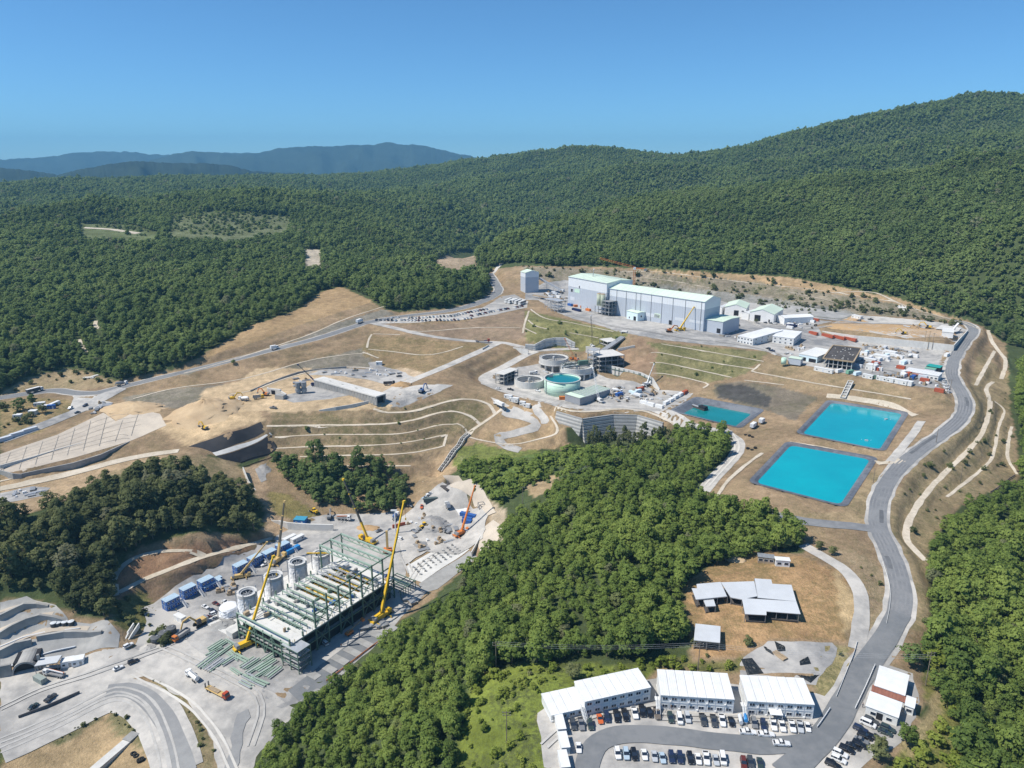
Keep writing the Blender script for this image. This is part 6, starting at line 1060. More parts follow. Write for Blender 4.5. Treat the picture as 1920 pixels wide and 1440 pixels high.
# ---- mobile cranes
def crane(label, base, tip, colour, bcol=None, Z=None, wheels=True, lat=False, sc=1.0, hook=True, dep=0.0, tele=4, bw=1.0):
    sc = sc*.85
    p = G(*base) if Z is None else Vector(at(*base, Z)); t = thing('mobile_crane', label, 'crane', p); dx, dy, dz = (float(x) for x in ray(*tip)); s_ = (p.y*CP_ - (p.z-CAMZ)*SP + dep); T = Vector((dx*s_, dy*s_, CAMZ+dz*s_)) - p; rz = math.atan2(T.y, T.x); bc = bcol or colour
    ch = Matrix.Rotation(rz, 4, 'Z'); ca = MB().box(-6.5*sc, 6.0*sc, -1.35*sc, 1.35*sc, .9*sc, 1.7*sc); ca.box(4.2*sc, 6.6*sc, -1.3*sc, 1.3*sc, 1.7*sc, 3.0*sc, .2, .1); o = ca.build('carrier', colour, t); o.matrix_local = ch
    o = B(5.0*sc, 6.65*sc, -1.2*sc, 1.2*sc, 2.1*sc, 2.85*sc).build('windscreen', GLASS, t); o.matrix_local = ch
    if wheels:
        for x in (-5.2, -3.6, -2.0, 2.2, 3.8, 5.3):
            for y in (-1.25, 1.25): o = MB().rod((x*sc, (y-.2)*sc, .65*sc), (x*sc, (y+.2)*sc, .65*sc), .65*sc, 10).build('wheel', TYRE, t); o.matrix_local = ch
    else:
        for y in (-1.9, 1.9): o = B(-3.5*sc, 3.5*sc, (y-.45)*sc, (y+.45)*sc, 0, 1.0*sc).build('track', TYRE, t); o.matrix_local = ch
    for x in (-5.0, 3.2):
        for y in (-1, 1): o = MB().bar((x*sc, y*1.3*sc, .95*sc), (x*sc, y*3.6*sc, .95*sc), .35*sc).bar((x*sc, y*3.6*sc, 1.1*sc), (x*sc, y*3.6*sc, 0), .3*sc).build('outrigger', colour, t); o.matrix_local = ch
    o = B(-4.6*sc, 1.6*sc, -1.4*sc, 1.4*sc, 1.75*sc, 3.2*sc, .2, .1).build('superstructure', colour, t); o.matrix_local = ch; o = B(-5.6*sc, -4.0*sc, -1.5*sc, 1.5*sc, 1.8*sc, 3.4*sc).build('counterweight', STEEL, t); o.matrix_local = ch; o = B(.4*sc, 2.2*sc, .75*sc, 1.75*sc, 1.8*sc, 3.6*sc, .15, .05).build('operator_cab', GLASS, t); o.matrix_local = ch
    b0 = Vector((0, 0, 3.0*sc)); d = T-b0
    if not lat:
        k = tele
        for i in range(k):
            w_ = (1.15-.62*i/k)*sc*bw; a_, b_ = b0+d*(i/k if i else -.01), b0+d*((i+1)/k); stick('boom_section', a_, b_, w_, bc if i else colour, t)
            if i: stick('boom_collar', a_-d.normalized()*.25, a_+d.normalized()*.25, w_*1.35, colour, t)
        stick('luffing_ram', Vector((math.cos(rz)*2.2*sc, math.sin(rz)*2.2*sc, 2.2*sc)), b0+d*.16, .4*sc, STEEL, t)
    else:
        a1 = d.normalized(); n1 = a1.cross(Vector((0,1,0))).normalized(); n2 = a1.cross(n1)
        k = max(6, int(d.length/2.2)); wd = .75*sc
        for s1, s2 in ((1,1),(1,-1),(-1,1),(-1,-1)): stick('boom_chord', b0+n1*s1*wd+n2*s2*wd, T+n1*s1*.25+n2*s2*.25, .2*sc, bc, t)
        for i in range(k):
            f0, f1 = i/k, (i+1)/k; w0, w1 = wd*(1-f0)+.25*f0, wd*(1-f1)+.25*f1; s1 = 1 if i % 2 else -1
            stick('boom_lacing', b0+d*f0+n1*s1*w0+n2*w0, b0+d*f1-n1*s1*w1+n2*w1, .11*sc, bc, t); stick('boom_lacing', b0+d*f0+n1*w0+n2*s1*w0, b0+d*f1+n1*w1-n2*s1*w1, .11*sc, bc, t)
    o = MB().box(-.5*sc, .9*sc, -.5*sc, .5*sc, -.6*sc, .6*sc).build('boom_head', colour, t); o.matrix_local = Matrix.Translation(T) @ ch
    if hook: hz_ = min(T.z-3, 9*sc); e_ = T+Vector((math.cos(rz)*.8*sc, math.sin(rz)*.8*sc, 0)); stick('hoist_cable', e_, e_-Vector((0,0,hz_)), .09*sc, DARK, t); B(e_.x-.3*sc, e_.x+.3*sc, e_.y-.2*sc, e_.y+.2*sc, e_.z-hz_-1.1*sc, e_.z-hz_).build('hook_block', colour, t)
    return t
crane('tall yellow telescopic crane beside the steel filter plant', (715,1160),(757,941), YELL, YELL); crane('yellow telescopic crane among the steel piles in front of the filter plant', (464,1212),(512,1044), YELL, YELL)
crane('short tan telescopic crane beside the blue cabins', (452,1084),(500,1017), TAN, TAN, None, True, False, .8, False); crane('tan crane with a dark upper boom between cabins and wrapped tanks', (522,1053),(533,941), TAN, P_('dark_boom', (.10,.09,.07), .5)); crane('tall crane with a black and yellow boom leaning over the copse', (689,1016),(644,899), YELL, P_('dark_boom', (.1,.1,.1), .5), None, True, False, 1.0, False)
crane('orange crane by the blue containers in the upper valley yard', (866,1002),(890,912), ORANGE, ORANGE, None, False, False, .9, False); crane('dark crane on the sandy platform beside the long culvert', (595,724),(559,684), NAVY, P_('dark_boom', (.1,.1,.1), .5), None, True, False, .8, False, 0, 3, .8)
crane('white lattice crane before the mill building', (1105,579),(1113.5,505), WHITE, STEEL, None, True, True, .9, False); crane('white lattice crane on the ledge below the plant road', (1111,652),(1108,592), WHITE, P_('dark_boom', (.1,.1,.1), .5), None, True, True, .8, False); crane('yellow telescopic crane before the long hall', (1275,620),(1301,576), YELL, YELL, None, True, False, .9, False); crane('red-orange lattice crane behind the thickeners', (1077,675),(1059,635), ORANGE, ORANGE, None, True, True, .7, False)
crane('white lattice crane at the thickener pump house', (1122,752),(1112,690), WHITE, WHITE, None, False, True, .85, False); crane('small white crane with a dark jib before the gridded wall', (1213,722),(1226,683), WHITE, GALV, None, True, False, .8, False, 0, 3, .7)
# ---- thickeners and tanks
def thick(label, u, v, z, r, Hh, leg, m=M_CONB, bridge=None):
    t = thing('thickener', label, 'thickener', Vector(at(u, v, z))-Vector((0,0,.2)), .4); z0 = Hh-3.6 if leg else 0
    MB().ring(0, 0, z0, Hh, r, r-.45, 44).build('rim_wall', m, t, False); MB().ring(0, 0, Hh-.5, Hh-.35, r-.5, r-1.8, 44).build('launder', M_CONCW, t)
    V = [(0, 0, z0-1.2 if leg else .1)] + [((r-.45)*math.cos(i*math.pi/22), (r-.45)*math.sin(i*math.pi/22), z0+.3) for i in range(44)]; new_obj('cone_floor', V, [(0, i+1, (i+1) % 44+1) for i in range(44)], M_CONCG, t, True)
    if leg:
        MB().ring(0, 0, 0, z0, r*.62, r*.55, 36).build('inner_wall', M_CONCG, t); MB().ring(0, 0, z0-.6, z0, r+.35, r*.55, 44).build('ring_beam', m, t)
        for i in range(12): a_ = i*math.pi/6; MB().bar((math.cos(a_)*(r-.5), math.sin(a_)*(r-.5), 0), (math.cos(a_)*(r-.2), math.sin(a_)*(r-.2), z0), 1.0, .8).build('column', m, t)
    MB().cyl(0, 0, z0-1 if leg else 0, Hh+.6, .8, None, 14).build('centre_column', M_CONCW, t)
    for i in range(6): a_ = i*math.pi/3; stick('rake_arm', (0, 0, Hh-.8), (math.cos(a_)*(r-2.2), math.sin(a_)*(r-2.2), Hh-1.4), .3, STEEL, t)
    for i in range(26): a_ = i*2*math.pi/26; stick('rail_post', (math.cos(a_)*(r-.2), math.sin(a_)*(r-.2), Hh), (math.cos(a_)*(r-.2), math.sin(a_)*(r-.2), Hh+1.15), .1, GALV, t)
    MB().ring(0, 0, Hh+1.1, Hh+1.2, r-.14, r-.26, 44).build('hand_rail', GALV, t)
    if bridge:
        for y in (-1.1, 1.1):
            for zz in (.3, 2.6): stick('bridge_chord', (-r-1, y, Hh+zz), (r+1, y, Hh+zz), .25, bridge, t)
            for i in range(12): x0, x1 = -r-1+i*(2*r+2)/12, -r-1+(i+1)*(2*r+2)/12; stick('bridge_lacing', (x0, y, Hh+(.3 if i % 2 else 2.6)), (x1, y, Hh+(2.6 if i % 2 else .3)), .16, bridge, t)
        B(-r-1, r+1, -1, 1, Hh+.25, Hh+.4).build('walkway', GALV, t); B(r*.1, r*.75, -1.3, 1.3, Hh+.4, Hh+3.2).build('drive_house', GSTEEL, t)
    return t
thick('low round concrete thickener with rake arms, left of the green tank', 992,722, 1.8, 10.2, 4.8, False, M_CONCW); thick('raised concrete thickener on columns behind the others', 1038,692, 2.0, 10.8, 9.4, True, M_CONB, None); thick('raised concrete thickener with a green truss bridge behind the green tank', 1081,708, 1.6, 11.4, 9.2, True, M_CONB, GSTEEL)
t = thing('storage_tank', 'large open pale green steel tank full of green water', 'tank', Vector(at(1054,735,1.0))-Vector((0,0,.3)), 0); MB().ring(0, 0, 0, 10, 12, 11.85, 56).build('shell', TANKG, t, True); MB().ring(0, 0, 9.9, 10.25, 12.35, 11.7, 56).build('rim', M_CONCW, t); MB().cyl(0, 0, 8.9, 9.0, 11.84, None, 56).build('water_surface', water_mat('tank_water', (.004,.17,.19), (.004,.22,.25)), t); MB().cyl(0, 0, -.3, .25, 12.6, None, 40).build('base_slab', M_CONCG, t); stick('ladder', (-11.2,-5.2,0), (-11.2,-5.2,10.2), .5, GALV, t); B(-9, -6, 5, 6, 9.2, 10.6).build('inlet_box', STEEL, t)
for k in range(4): MB().ring(0, 0, 2.4*k+.05, 2.4*k+.15, 12.06, 11.9, 56).build('shell_seam', TANKG, t)
flat_hall('pump_building', 'half-clad pump building with open roof beams and a green roof corner', 'building', (1068,741),(1096,749),(1136,727),(1108,719), .6, 4.6, P_('grey_mesh_clad', (.30,.31,.33), .6), GALV, .15, 0, 0, ()); c, Lx, W, a = box_px((1068,741),(1096,749),(1136,727),(1108,719), 5.4); t = thing('roof_beams', 'row of pale roof beams over the pump building', 'steel frame', (c[0], c[1], 5.45), a); [stick('beam', (-Lx/2, -W/2+6+i*(W-6)/9, 0), (Lx/2, -W/2+6+i*(W-6)/9, .0), .4, PSTEEL, t) for i in range(10)]; B(-Lx/2, Lx/2, -W/2-.1, -W/2+5, -.1, .12).build('roof_sheet', ROOFG, t)
def slabs(label, fl, fr, br, bl, zb, n_, sh, name='concrete_building', cm=M_CONCG, top=M_CONCW):
    c, Lx, W, a = box_px(fl, fr, br, bl, zb+n_*sh); t = thing(name, label, 'building', (c[0], c[1], zb), a); nx, ny = max(2, round(Lx/5)), max(2, round(W/5))
    for k in range(1, n_+1): B(-Lx/2, Lx/2, -W/2, W/2, k*sh-.3, k*sh).build('floor_slab', top if k == n_ else cm, t)
    for i in range(nx+1):
        for j in range(ny+1): stick('column', (-Lx/2+.3+i*(Lx-.6)/nx, -W/2+.3+j*(W-.6)/ny, -.5), (-Lx/2+.3+i*(Lx-.6)/nx, -W/2+.3+j*(W-.6)/ny, n_*sh-.3), .4, cm, t)
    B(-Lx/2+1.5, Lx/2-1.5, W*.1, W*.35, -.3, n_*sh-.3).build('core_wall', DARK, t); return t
slabs('open concrete frame building with a white top slab left of the thickeners', (927,699),(943,702),(974,692),(957,689), 3, 3, 2.4); slabs('stepped dark concrete decks climbing towards the plant road', (1112,664),(1135,676),(1160,660),(1138,650), 4, 4, 3.2); slabs('upper dark concrete decks of the stepped structure', (1135,640),(1152,646),(1170,632),(1155,626), 13, 2, 3.0)
lattice('pale green steel stair tower beside the stepped decks', 1112,700, 3, 6, 6, 18, GALV, 3, R0, 'stair_tower', (.33, .66, 1.0)); beam_px('conveyor', 'grey conveyor gallery rising to a white portal box', (1128,660), 14, (1168,632), 21.5, 4.5, 1.2, STEEL); t = thing('portal_box', 'white portal box at the top of the grey gallery', 'portal', Vector(at(1170,632,18.5)), head(1160,640,1170,628,19)); MB().ring(0, 0, 0, .01, .01, .005, 3); B(-2.5, 2.5, -2.2, 2.2, 0, .4).build('sill', M_CONCW, t); B(-2.5, 2.5, -2.2, -1.7, .4, 4.4).build('side_wall', M_CONCW, t); B(-2.5, 2.5, 1.7, 2.2, .4, 4.4).build('side_wall', M_CONCW, t); B(-2.5, 2.5, -2.2, 2.2, 4.4, 4.8).build('lintel', M_CONCW, t); B(2.0, 2.4, -1.7, 1.7, .4, 4.4).build('back_wall', DARK, t)
# ------------------------------------------------------------------ retaining walls
def wall_px(label, bottom, zb, tops, m=M_CONCW, thick_=.6, name='retaining_wall', butt=0.0, panel=0.0, bands=0, bandm=None):
    """upright wall along a ground line: picture points of its foot at heights zb, top heights in metres"""
    P = [Vector(at(u, v, z)) for (u, v), z in zip(bottom, zb)] if zb else [G(u, v) for u, v in bottom]; t = thing(name, label, 'wall', P[0]); o = P[0]
    for i, (a, b) in enumerate(zip(P, P[1:])):
        ta, tb = tops[i], tops[i+1]; a, b = a-o, b-o; d = (b-a).normalized(); n = Vector((-d.y, d.x, 0)).normalized(); n = n if n.y > 0 else -n; w_ = n*thick_; L_ = (b-a).length
        k = max(1, int(L_/panel)) if panel else 1
        for j in range(k):
            f0, f1 = j/k, (j+1)/k; g = .012/L_*2 if panel else 0; pa, pb = a.lerp(b, f0+g), a.lerp(b, f1-g); za, zb_ = ta+(tb-ta)*f0, ta+(tb-ta)*f1
            MB().add([pa-Vector((0,0,1)), pb-Vector((0,0,1)), pb+w_-Vector((0,0,1)), pa+w_-Vector((0,0,1)), pa+Vector((0,0,za)), pb+Vector((0,0,zb_)), pb+w_+Vector((0,0,zb_)), pa+w_+Vector((0,0,za))], [(3,2,1,0),(4,5,6,7),(0,1,5,4),(1,2,6,5),(2,3,7,6),(3,0,4,7)]).build('wall_panel', m, t)
        if butt:
            for j in range(int(L_/butt)+1): q = a+d*j*butt; z = ta+(tb-ta)*min(1, j*butt/L_); stick('buttress_post', q-n*.35, q-n*.35+Vector((0,0,z*.95)), .3, bandm or GSTEEL, t)
        for j in range(bands): z0 = (j+.5)/bands; stick('wale_beam', a-n*.3+Vector((0,0,ta*z0)), b-n*.3+Vector((0,0,tb*z0)), .28, bandm or GSTEEL, t)
    return t
wall_px('tall concrete retaining wall with a grid of steel frames right of the thickeners', [(1118,701),(1160,710),(1200,718),(1222,724)], [1.6]*4, [8.4,8.2,7.6,6], M_CONB, .7, 'retaining_wall', 4.0, 8, 2, GSTEEL); wall_px('stepped end of the gridded retaining wall', [(1222,724),(1236,731)], [1.5,1.5], [6,.6], M_CONCW)
wall_px('curved concrete retaining wall behind the thickeners', [(985,655),(1003,657),(1022,652),(1040,650),(1060,650),(1078,652)], [12,11.8,12,12,12,12], [4.2,4.6,6.8,7.2,7.2,4], M_CONB, .7, 'retaining_wall', 5, 5, 3, M_CONCW); wall_px('pale wall beneath the stepped decks', [(1098,660),(1125,665)], [11,10.5], [4.5,5], M_CONCW, .6); wall_px('pale coursed wall right of the stepped decks', [(1158,668),(1190,656)], [10,15], [6,3.5], M_CONCW, .6, 'retaining_wall', 0, 4, 3, M_CONCG)
wall_px('long pale concrete wall holding up the upper platform', [(1540,626),(1600,640),(1653,647),(1729,655),(1787,661)], [17.5,17,16.6,16.6,17], [2.5,4.6,5.6,5.8,5.5], M_CONCW, .6, 'retaining_wall', 0, 9); wall_px('grey end wall of the upper platform facing the road', [(1787,661),(1800,643),(1815,622)], [17,18.5,21], [5.5,4,1.4], M_CONCW, .6, 'retaining_wall', 0, 8)
# banded reinforced-earth wall: every course a part
def courses(label, foot, z0, z1, n_):
    """stepped wall of horizontal courses between heights z0 and z1 along the top line"""
    P = [Vector(at(u, v, z1)) for u, v in foot]; t = thing('banded_wall', label, 'wall', P[0]); o = P[0]
    for i, (a, b) in enumerate(zip(P, P[1:])):
        a, b = a-o, b-o; d = (b-a).normalized(); n = Vector((-d.y, d.x, 0)).normalized(); n = n if n.y > 0 else -n
        for k in range(n_):
            za, zb_ = -(k+1)*(z1-z0)/n_, -k*(z1-z0)/n_; off = -n*(.28*k+.1); ea = d*.28*k if i == 0 else Vector()
            MB().add([a+off+Vector((0,0,za)), b+off+Vector((0,0,za)), b+n*.9+Vector((0,0,za)), a+n*.9+Vector((0,0,za)), a+off+Vector((0,0,zb_-.12)), b+off+Vector((0,0,zb_-.12)), b+n*.9+Vector((0,0,zb_-.12)), a+n*.9+Vector((0,0,zb_-.12))], [(3,2,1,0),(4,5,6,7),(0,1,5,4),(1,2,6,5),(2,3,7,6),(3,0,4,7)]).build('course', M_CONB if k % 2 else mat('wall_course_grey', (.34,.34,.335), .85, .1, .4, .2), t)
    return t
courses('high banded grey retaining wall below the thickener road', [(1043,771),(1092,785),(1150,777),(1195,778),(1243,792)], -16.5, -1.3, 15)
wall_px('long grey wall along the lower edge of the lined basin', [(42,899),(90,890),(140,880),(190,864),(245,836)], [-10.6,-10.2,-9.6,-9,-8.3], [3.2,3.6,3.8,3.6,2.8], M_CONCG, .8, 'basin_wall', 0, 8); wall_px('white low wall crossing the lined basin', [(0,876),(60,860),(110,845),(155,832)], [-6.5,-6,-5.6,-5.2], [1.0,1.0,1.0,.8], M_CONCW, .5, 'basin_wall', 0, 8); wall_px('dark outlet wall at the left end of the basin', [(0,888),(25,898),(42,900)], [-8.5,-9.5,-10.6], [2,3,3.2], M_CONCG, .6, 'basin_wall')
wall_px('curved grey wall below the sandy platform', [(598,770),(630,769),(660,766),(692,760)], [3,3.2,3.4,3.8], [.4,2.0,2.6,3.0], M_CONCW, .5, 'retaining_wall', 0, 5); wall_px('curved low parapet around the sandy platform', [(470,735),(500,722),(530,710),(560,700),(600,694),(650,690)], [3.5,4.5,6,7,7.5,8], [1.2]*6, M_CONCG, .5, 'parapet', 0, 6)
wall_px('long white wall along the upper edge of the valley site', [(522,985),(540,990),(580,993),(625,994)], [-32.5,-33,-33.4,-33.6], [2.6,3,3,3], M_CONCW, .8, 'retaining_wall', 0, 6); wall_px('white chute wall beside the dirt ramp, upper', [(455,880),(465,905),(480,925),(488,940)], [-15.5,-20,-24,-26], [1.4]*4, M_CONCW, .5, 'chute_wall', 0, 5); wall_px('white chute wall beside the dirt ramp, lower', [(488,945),(498,965),(510,982),(522,985)], [-26.5,-29.5,-32,-32.5], [1.4,1.4,1.8,2.6], M_CONCW, .5, 'chute_wall', 0, 5)
wall_px('low concrete wall at the foot of the pale sprayed slope', [(885,1042),(900,1015),(915,990),(932,972)], [-31,-30.5,-29,-27], [2,2.2,2.2,1.5], M_CONCW, .5); wall_px('pale wall beside the hairpin cutting', [(962,658),(990,664)], [11.5,11], [3,3.4], M_CONCW, .5); wall_px('low white wall of the gravel verge, branch road corner', [(905,655),(917,648)], [14.5,15], [.8,.8], M_CONCW, .4, 'kerb_wall'); wall_px('dark green wall under the ramp to the thickeners', [(950,700),(968,690),(990,676)], [3.6,4.5,6.5], [2.2,3.6,3.6], P_('green_concrete', (.24,.30,.27), .8), .4)
# stepped concrete chute with cross walls between the terraces and the valley
P = px_line([(877,815),(865,828),(850,848),(838,868),(825,885)], 2.0, 2); o0 = Vector((P[0, 0], P[0, 1], ground_z(P[0, 0], P[0, 1]))); t = thing('drain_chute', 'stepped concrete drainage chute with white side walls down the terraces', 'chute', o0)
for a, b in zip(P, P[1:]):
    p, q = Vector((a[0], a[1], ground_z(a[0], a[1])))-o0, Vector((b[0], b[1], ground_z(b[0], b[1])))-o0; d = (q-p).normalized(); n = Vector((-d.y, d.x, 0)).normalized(); stick('chute_floor', p+Vector((0,0,.1)), q+Vector((0,0,.1)), .3, M_CONCG, t, 2.4)
    for s_ in (-1, 1): MB().bar(p+n*s_*1.4+Vector((0,0,.6)), q+n*s_*1.4+Vector((0,0,.6)), .3, 1.2).build('side_wall', M_CONCW, t)
    stick('cross_beam', p+n*1.4+Vector((0,0,1)), p-n*1.4+Vector((0,0,1)), .25, M_CONCW, t)
t = thing('spillway', 'white stepped concrete spillway dropping from the yard to the upper pond', 'spillway', Vector(at(1595,717,15))); A_, B_ = Vector((0,0,0)), Vector(at(1580,748,7.6))-Vector(at(1595,717,15)); d = (B_-A_); n = Vector((-d.y, d.x, 0)).normalized()
for s_ in (-1, 1): MB().bar(A_+n*s_*1.5+Vector((0,0,.7)), B_+n*s_*1.5+Vector((0,0,.7)), .35, 1.3).build('side_wall', M_CONCW, t)
MB().bar(A_+Vector((0,0,.15)), B_+Vector((0,0,.15)), 2.8, .3).build('chute_floor', M_CONCG, t); [stick('cross_beam', A_.lerp(B_, k/6)+n*1.5+Vector((0,0,1.1)), A_.lerp(B_, k/6)-n*1.5+Vector((0,0,1.1)), .4, M_CONCW, t) for k in range(7)]
# long box culvert on the sandy platform
c, Lx, W, a = box_px((590,711),(706,744),(723,737),(605,705.5), 10.6); t = thing('box_culvert', 'very long white concrete box culvert on the sandy platform', 'culvert', (c[0], c[1], 5.2), a); B(-Lx/2, Lx/2, -W/2, W/2, 4.6, 5.4).build('top_slab', M_CONCW, t); B(-Lx/2, Lx/2, -W/2+.3, -W/2+.9, -.6, 4.6).build('side_wall', M_CONCG, t); B(-Lx/2, Lx/2, W/2-.9, W/2-.3, -.6, 4.6).build('side_wall', M_CONCG, t); B(-Lx/2, Lx/2-2, -W/2+.9, W/2-.9, 0, 4.5).build('bore', DARK, t)
for i in range(22): stick('prop', (-Lx/2+1+i*(Lx-2)/21, -W/2-1.2, -.5), (-Lx/2+1+i*(Lx-2)/21, -W/2+.2, 4.4), .18, STEEL, t)
for x in (-.3, -.1, .12): B(x*Lx-1, x*Lx+1, -.5, .4, 5.4, 5.5).build('stain_patch', M_CONCG, t)
t = thing('bridge_pier', 'pair of round concrete piers in formwork on the sandy platform', 'pier', Vector(at(565,737,5.2)), .2)
for x in (-1.8, 1.8): MB().cyl(x, 0, -.5, 7, 1.5, None, 14).build('pier_shaft', M_CONCG, t); MB().cyl(x, 0, 4.8, 7.4, 1.9, None, 14).build('formwork', STEEL, t); MB().cyl(x, 0, 1.4, 3.0, 1.9, None, 14).build('formwork', STEEL, t)
t = thing('abutment', 'white concrete bridge abutment with wing walls on the sandy platform', 'abutment', Vector(at(520,741,4.0)), -.35); B(-7, 3, -.6, .6, -.5, 4.2).build('front_wall', M_CONCW, t); MB().bar((3,0,1.6), (9.5,-3.5,1.2), .8, 3.6).build('wing_wall', M_CONCW, t); MB().bar((-7,0,1.8), (-10,3.5,1.6), .8, 3.6).build('wing_wall', M_CONCW, t); B(4.6, 11, -8.4, -4.6, -.4, 3.2).build('cap_block', M_CONCG, t); B(-4, -1, -.64, -.6, .4, 3.2).build('opening', DARK, t)
mound('tall orange earth heap being dug away at the platform edge', 385,772, 17, 8, M_SAND, 5, 'earth_heap', 1.5); mound('rocky brown heap beside the culvert mouth', 752,722, 5.5, 2.6, M_SOIL, 8, 'earth_heap', 1.2); mound('grey gravel heap in the upper valley yard', 810,985, 9, 3.2, M_GRAV2, 9, 'gravel_heap', 1.1); mound('dark damp sand heap beside the white foundation', 788,1022, 4.5, 1.2, M_DAMP, 4, 'gravel_heap', 1.4); mound('pale rubble heap under the excavator', 418,1172, 4.4, 1.8, M_CONCG, 6, 'rubble_heap', 1.3); mound('pale gravel heap beside the dark tanks', 278,1214, 3.4, 1.3, M_GRAV, 12, 'gravel_heap'); mound('sandy heap at the head of the lined basin', 250,765, 12, 3.5, M_SAND, 15, 'earth_heap', 1.6); mound('low brown heap by the round copse', 690,990, 4, 1.4, M_SOIL, 21, 'earth_heap', 1.6); mound('grey gravel heap by the chute', 497,880, 4, 1.2, M_GRAV2, 22, 'gravel_heap')

for q, hh, lb in [([(0,1236),(30,1222),(60,1212)], [3.5,4,3], 'lower curved sprayed-concrete face left of the tunnel'), ([(70,1204),(110,1197),(150,1196),(190,1190)], [2.5,3,3,1.5], 'lower curved sprayed-concrete face above the canopy'), ([(0,1200),(30,1183),(60,1170),(95,1164),(125,1168)], [3,3.4,3.2,2.6,1], 'middle curved sprayed-concrete face of the tunnel cut'), ([(0,1165),(30,1149),(60,1140),(90,1140)], [2.6,2.8,2.4,1], 'upper curved sprayed-concrete face of the tunnel cut')]:
    P = px_line(q, 4.0, 2); pu_, pv_, _ = project(P[:, 0], P[:, 1], Hat(P[:, 0], P[:, 1])); hs = np.interp(np.linspace(0, 1, len(P)), np.linspace(0, 1, len(hh)), hh); wall_px(lb, list(zip(pu_, pv_)), None, list(hs), M_SHOT, 1.2, 'rock_face')
# ------------------------------------------------------------------ the valley site: filter plant under construction
ZV = -34.0
N0, D0, L0 = (np.array(at(u, v, z)[:2]) for u, v, z in ((549,1252,ZV), (741,1121,ZV), (467,1143,ZV+10)))
ax = (D0-N0); Lp = float(np.linalg.norm(ax)); rz = math.atan2(ax[1], ax[0]); Wp = float(abs((L0-N0) @ np.array([-math.sin(rz), math.cos(rz)]))); Wp = min(max(Wp, 26), 40)
fp = thing('filter_plant', 'big unfinished steel filter plant with white deck and green frame', 'steel building', (N0[0], N0[1], ZV), rz)
nb = 9; dk = 10.0; bw_ = Lp/nb
for i in range(nb+1):
    x = i*bw_; hi = 22 if 2 <= i <= 9 else 12; h2 = 22 if i >= 7 else 12
    stick('column', (x, .4, 0), (x, .4, hi), .55, GSTEEL, fp); stick('column', (x, Wp-.4, 0), (x, Wp-.4, h2), .5, GSTEEL, fp)
    for y in (Wp*.33, Wp*.66): stick('column', (x, y, 0), (x, y, dk-.4), .5, GSTEEL, fp)
    if i >= 7: stick('roof_girder', (x, .4, 21.6), (x, Wp-.4, 21.6), .7, PSTEEL, fp); [stick('girder_lacing', (x, .4+k*(Wp-.8)/10, 21.6 if k % 2 else 19.6), (x, .4+(k+1)*(Wp-.8)/10, 19.6 if k % 2 else 21.6), .25, PSTEEL, fp) for k in range(10)]; stick('roof_girder', (x, .4, 19.6), (x, Wp-.4, 19.6), .4, PSTEEL, fp)
for i in range(nb):
    x0, x1 = i*bw_, (i+1)*bw_
    for z in (dk-.6, 5.0): stick('edge_beam', (x0, .4, z), (x1, .4, z), .5, GSTEEL, fp); stick('edge_beam', (x0, Wp-.4, z), (x1, Wp-.4, z), .5, GSTEEL, fp)
    if i >= 2: stick('eaves_beam', (x0, .4, 15.8), (x1, .4, 15.8), .4, GSTEEL, fp); (stick('eaves_beam', (x0, .4, 21.5), (x1, .4, 21.5), .4, GSTEEL, fp) if i >= 4 else None)
    if i >= 7: stick('eaves_beam', (x0, Wp-.4, 21.5), (x1, Wp-.4, 21.5), .4, GSTEEL, fp)
    if i % 2 == 0 or i > 5: stick('brace', (x0, .4, .3), (x1, .4, dk-.6), .3, GSTEEL, fp); stick('brace', (x1, .4, .3), (x0, .4, dk-.6), .3, GSTEEL, fp)
    if i in (2, 3, 6): stick('brace', (x0, .4, dk), (x1, .4, 15.8), .25, GSTEEL, fp); stick('brace', (x1, .4, dk), (x0, .4, 15.8), .25, GSTEEL, fp)
    # deck: slab with an open slot holding trays
    if i == 0 or i == 8: B(x0+.05, x1-.05, .1, Wp-.1, dk-.4, dk).build('deck_slab', M_CONCW, fp); continue
    s0, s1 = x0+bw_*.30, x0+bw_*.62
    B(x0+.05, s0, .1, Wp-.1, dk-.4, dk).build('deck_slab', M_CONCW, fp); B(s1, x1-.05, .1, Wp-.1, dk-.4, dk).build('deck_slab', M_CONCW, fp); B(s0, s1, .1, Wp*.14, dk-.4, dk).build('deck_slab', M_CONCW, fp); B(s0, s1, Wp*.86, Wp-.1, dk-.4, dk).build('deck_slab', M_CONCW, fp)
    tr = B(s0+.2, s1-.1, Wp*.16, Wp*.84, dk-1.8, dk-1.3).build('filter_tray', TANKG if i < 4 else YELL, fp)
    for k in range(9): y = Wp*(.17+.66*k/8); B(s0+.2, s1-.1, y-.12, y+.12, dk-1.3, dk-1.0).build('tray_rib', PSTEEL if i < 4 else YELL, tr)
    for s_ in (s0-.15, s1+.15):
        for zz in (1.6, 2.1): stick('pipe_rack', (s_, Wp*.08, dk+zz), (s_, Wp*.92, dk+zz), .22, PSTEEL if i < 6 else GALV, fp)
        for k in range(8): y = Wp*(.08+.84*k/7); stick('rack_post', (s_, y, dk), (s_, y, dk+2.1), .2, GSTEEL, fp)
    if i >= 4: B(s1+.5, s1+1.6, Wp*.2, Wp*.8, dk, dk+.5).build('yellow_channel', YELL if i != 5 else M_CONCG, fp)
B(1.0, Lp-1.0, 1.6, Wp-1.6, .05, 4.6).build('lower_shade_box', DARK, fp); B(-.1, Lp+.1, .9, Wp-.9, 4.7, 5.0).build('middle_deck', M_CONCG, fp); B(1.0, Lp-1.0, 2.2, Wp-2.2, 5.05, 7.6).build('upper_shade_box', DARK, fp)  # near-black boxes below and above the middle deck stand in for under-deck shade
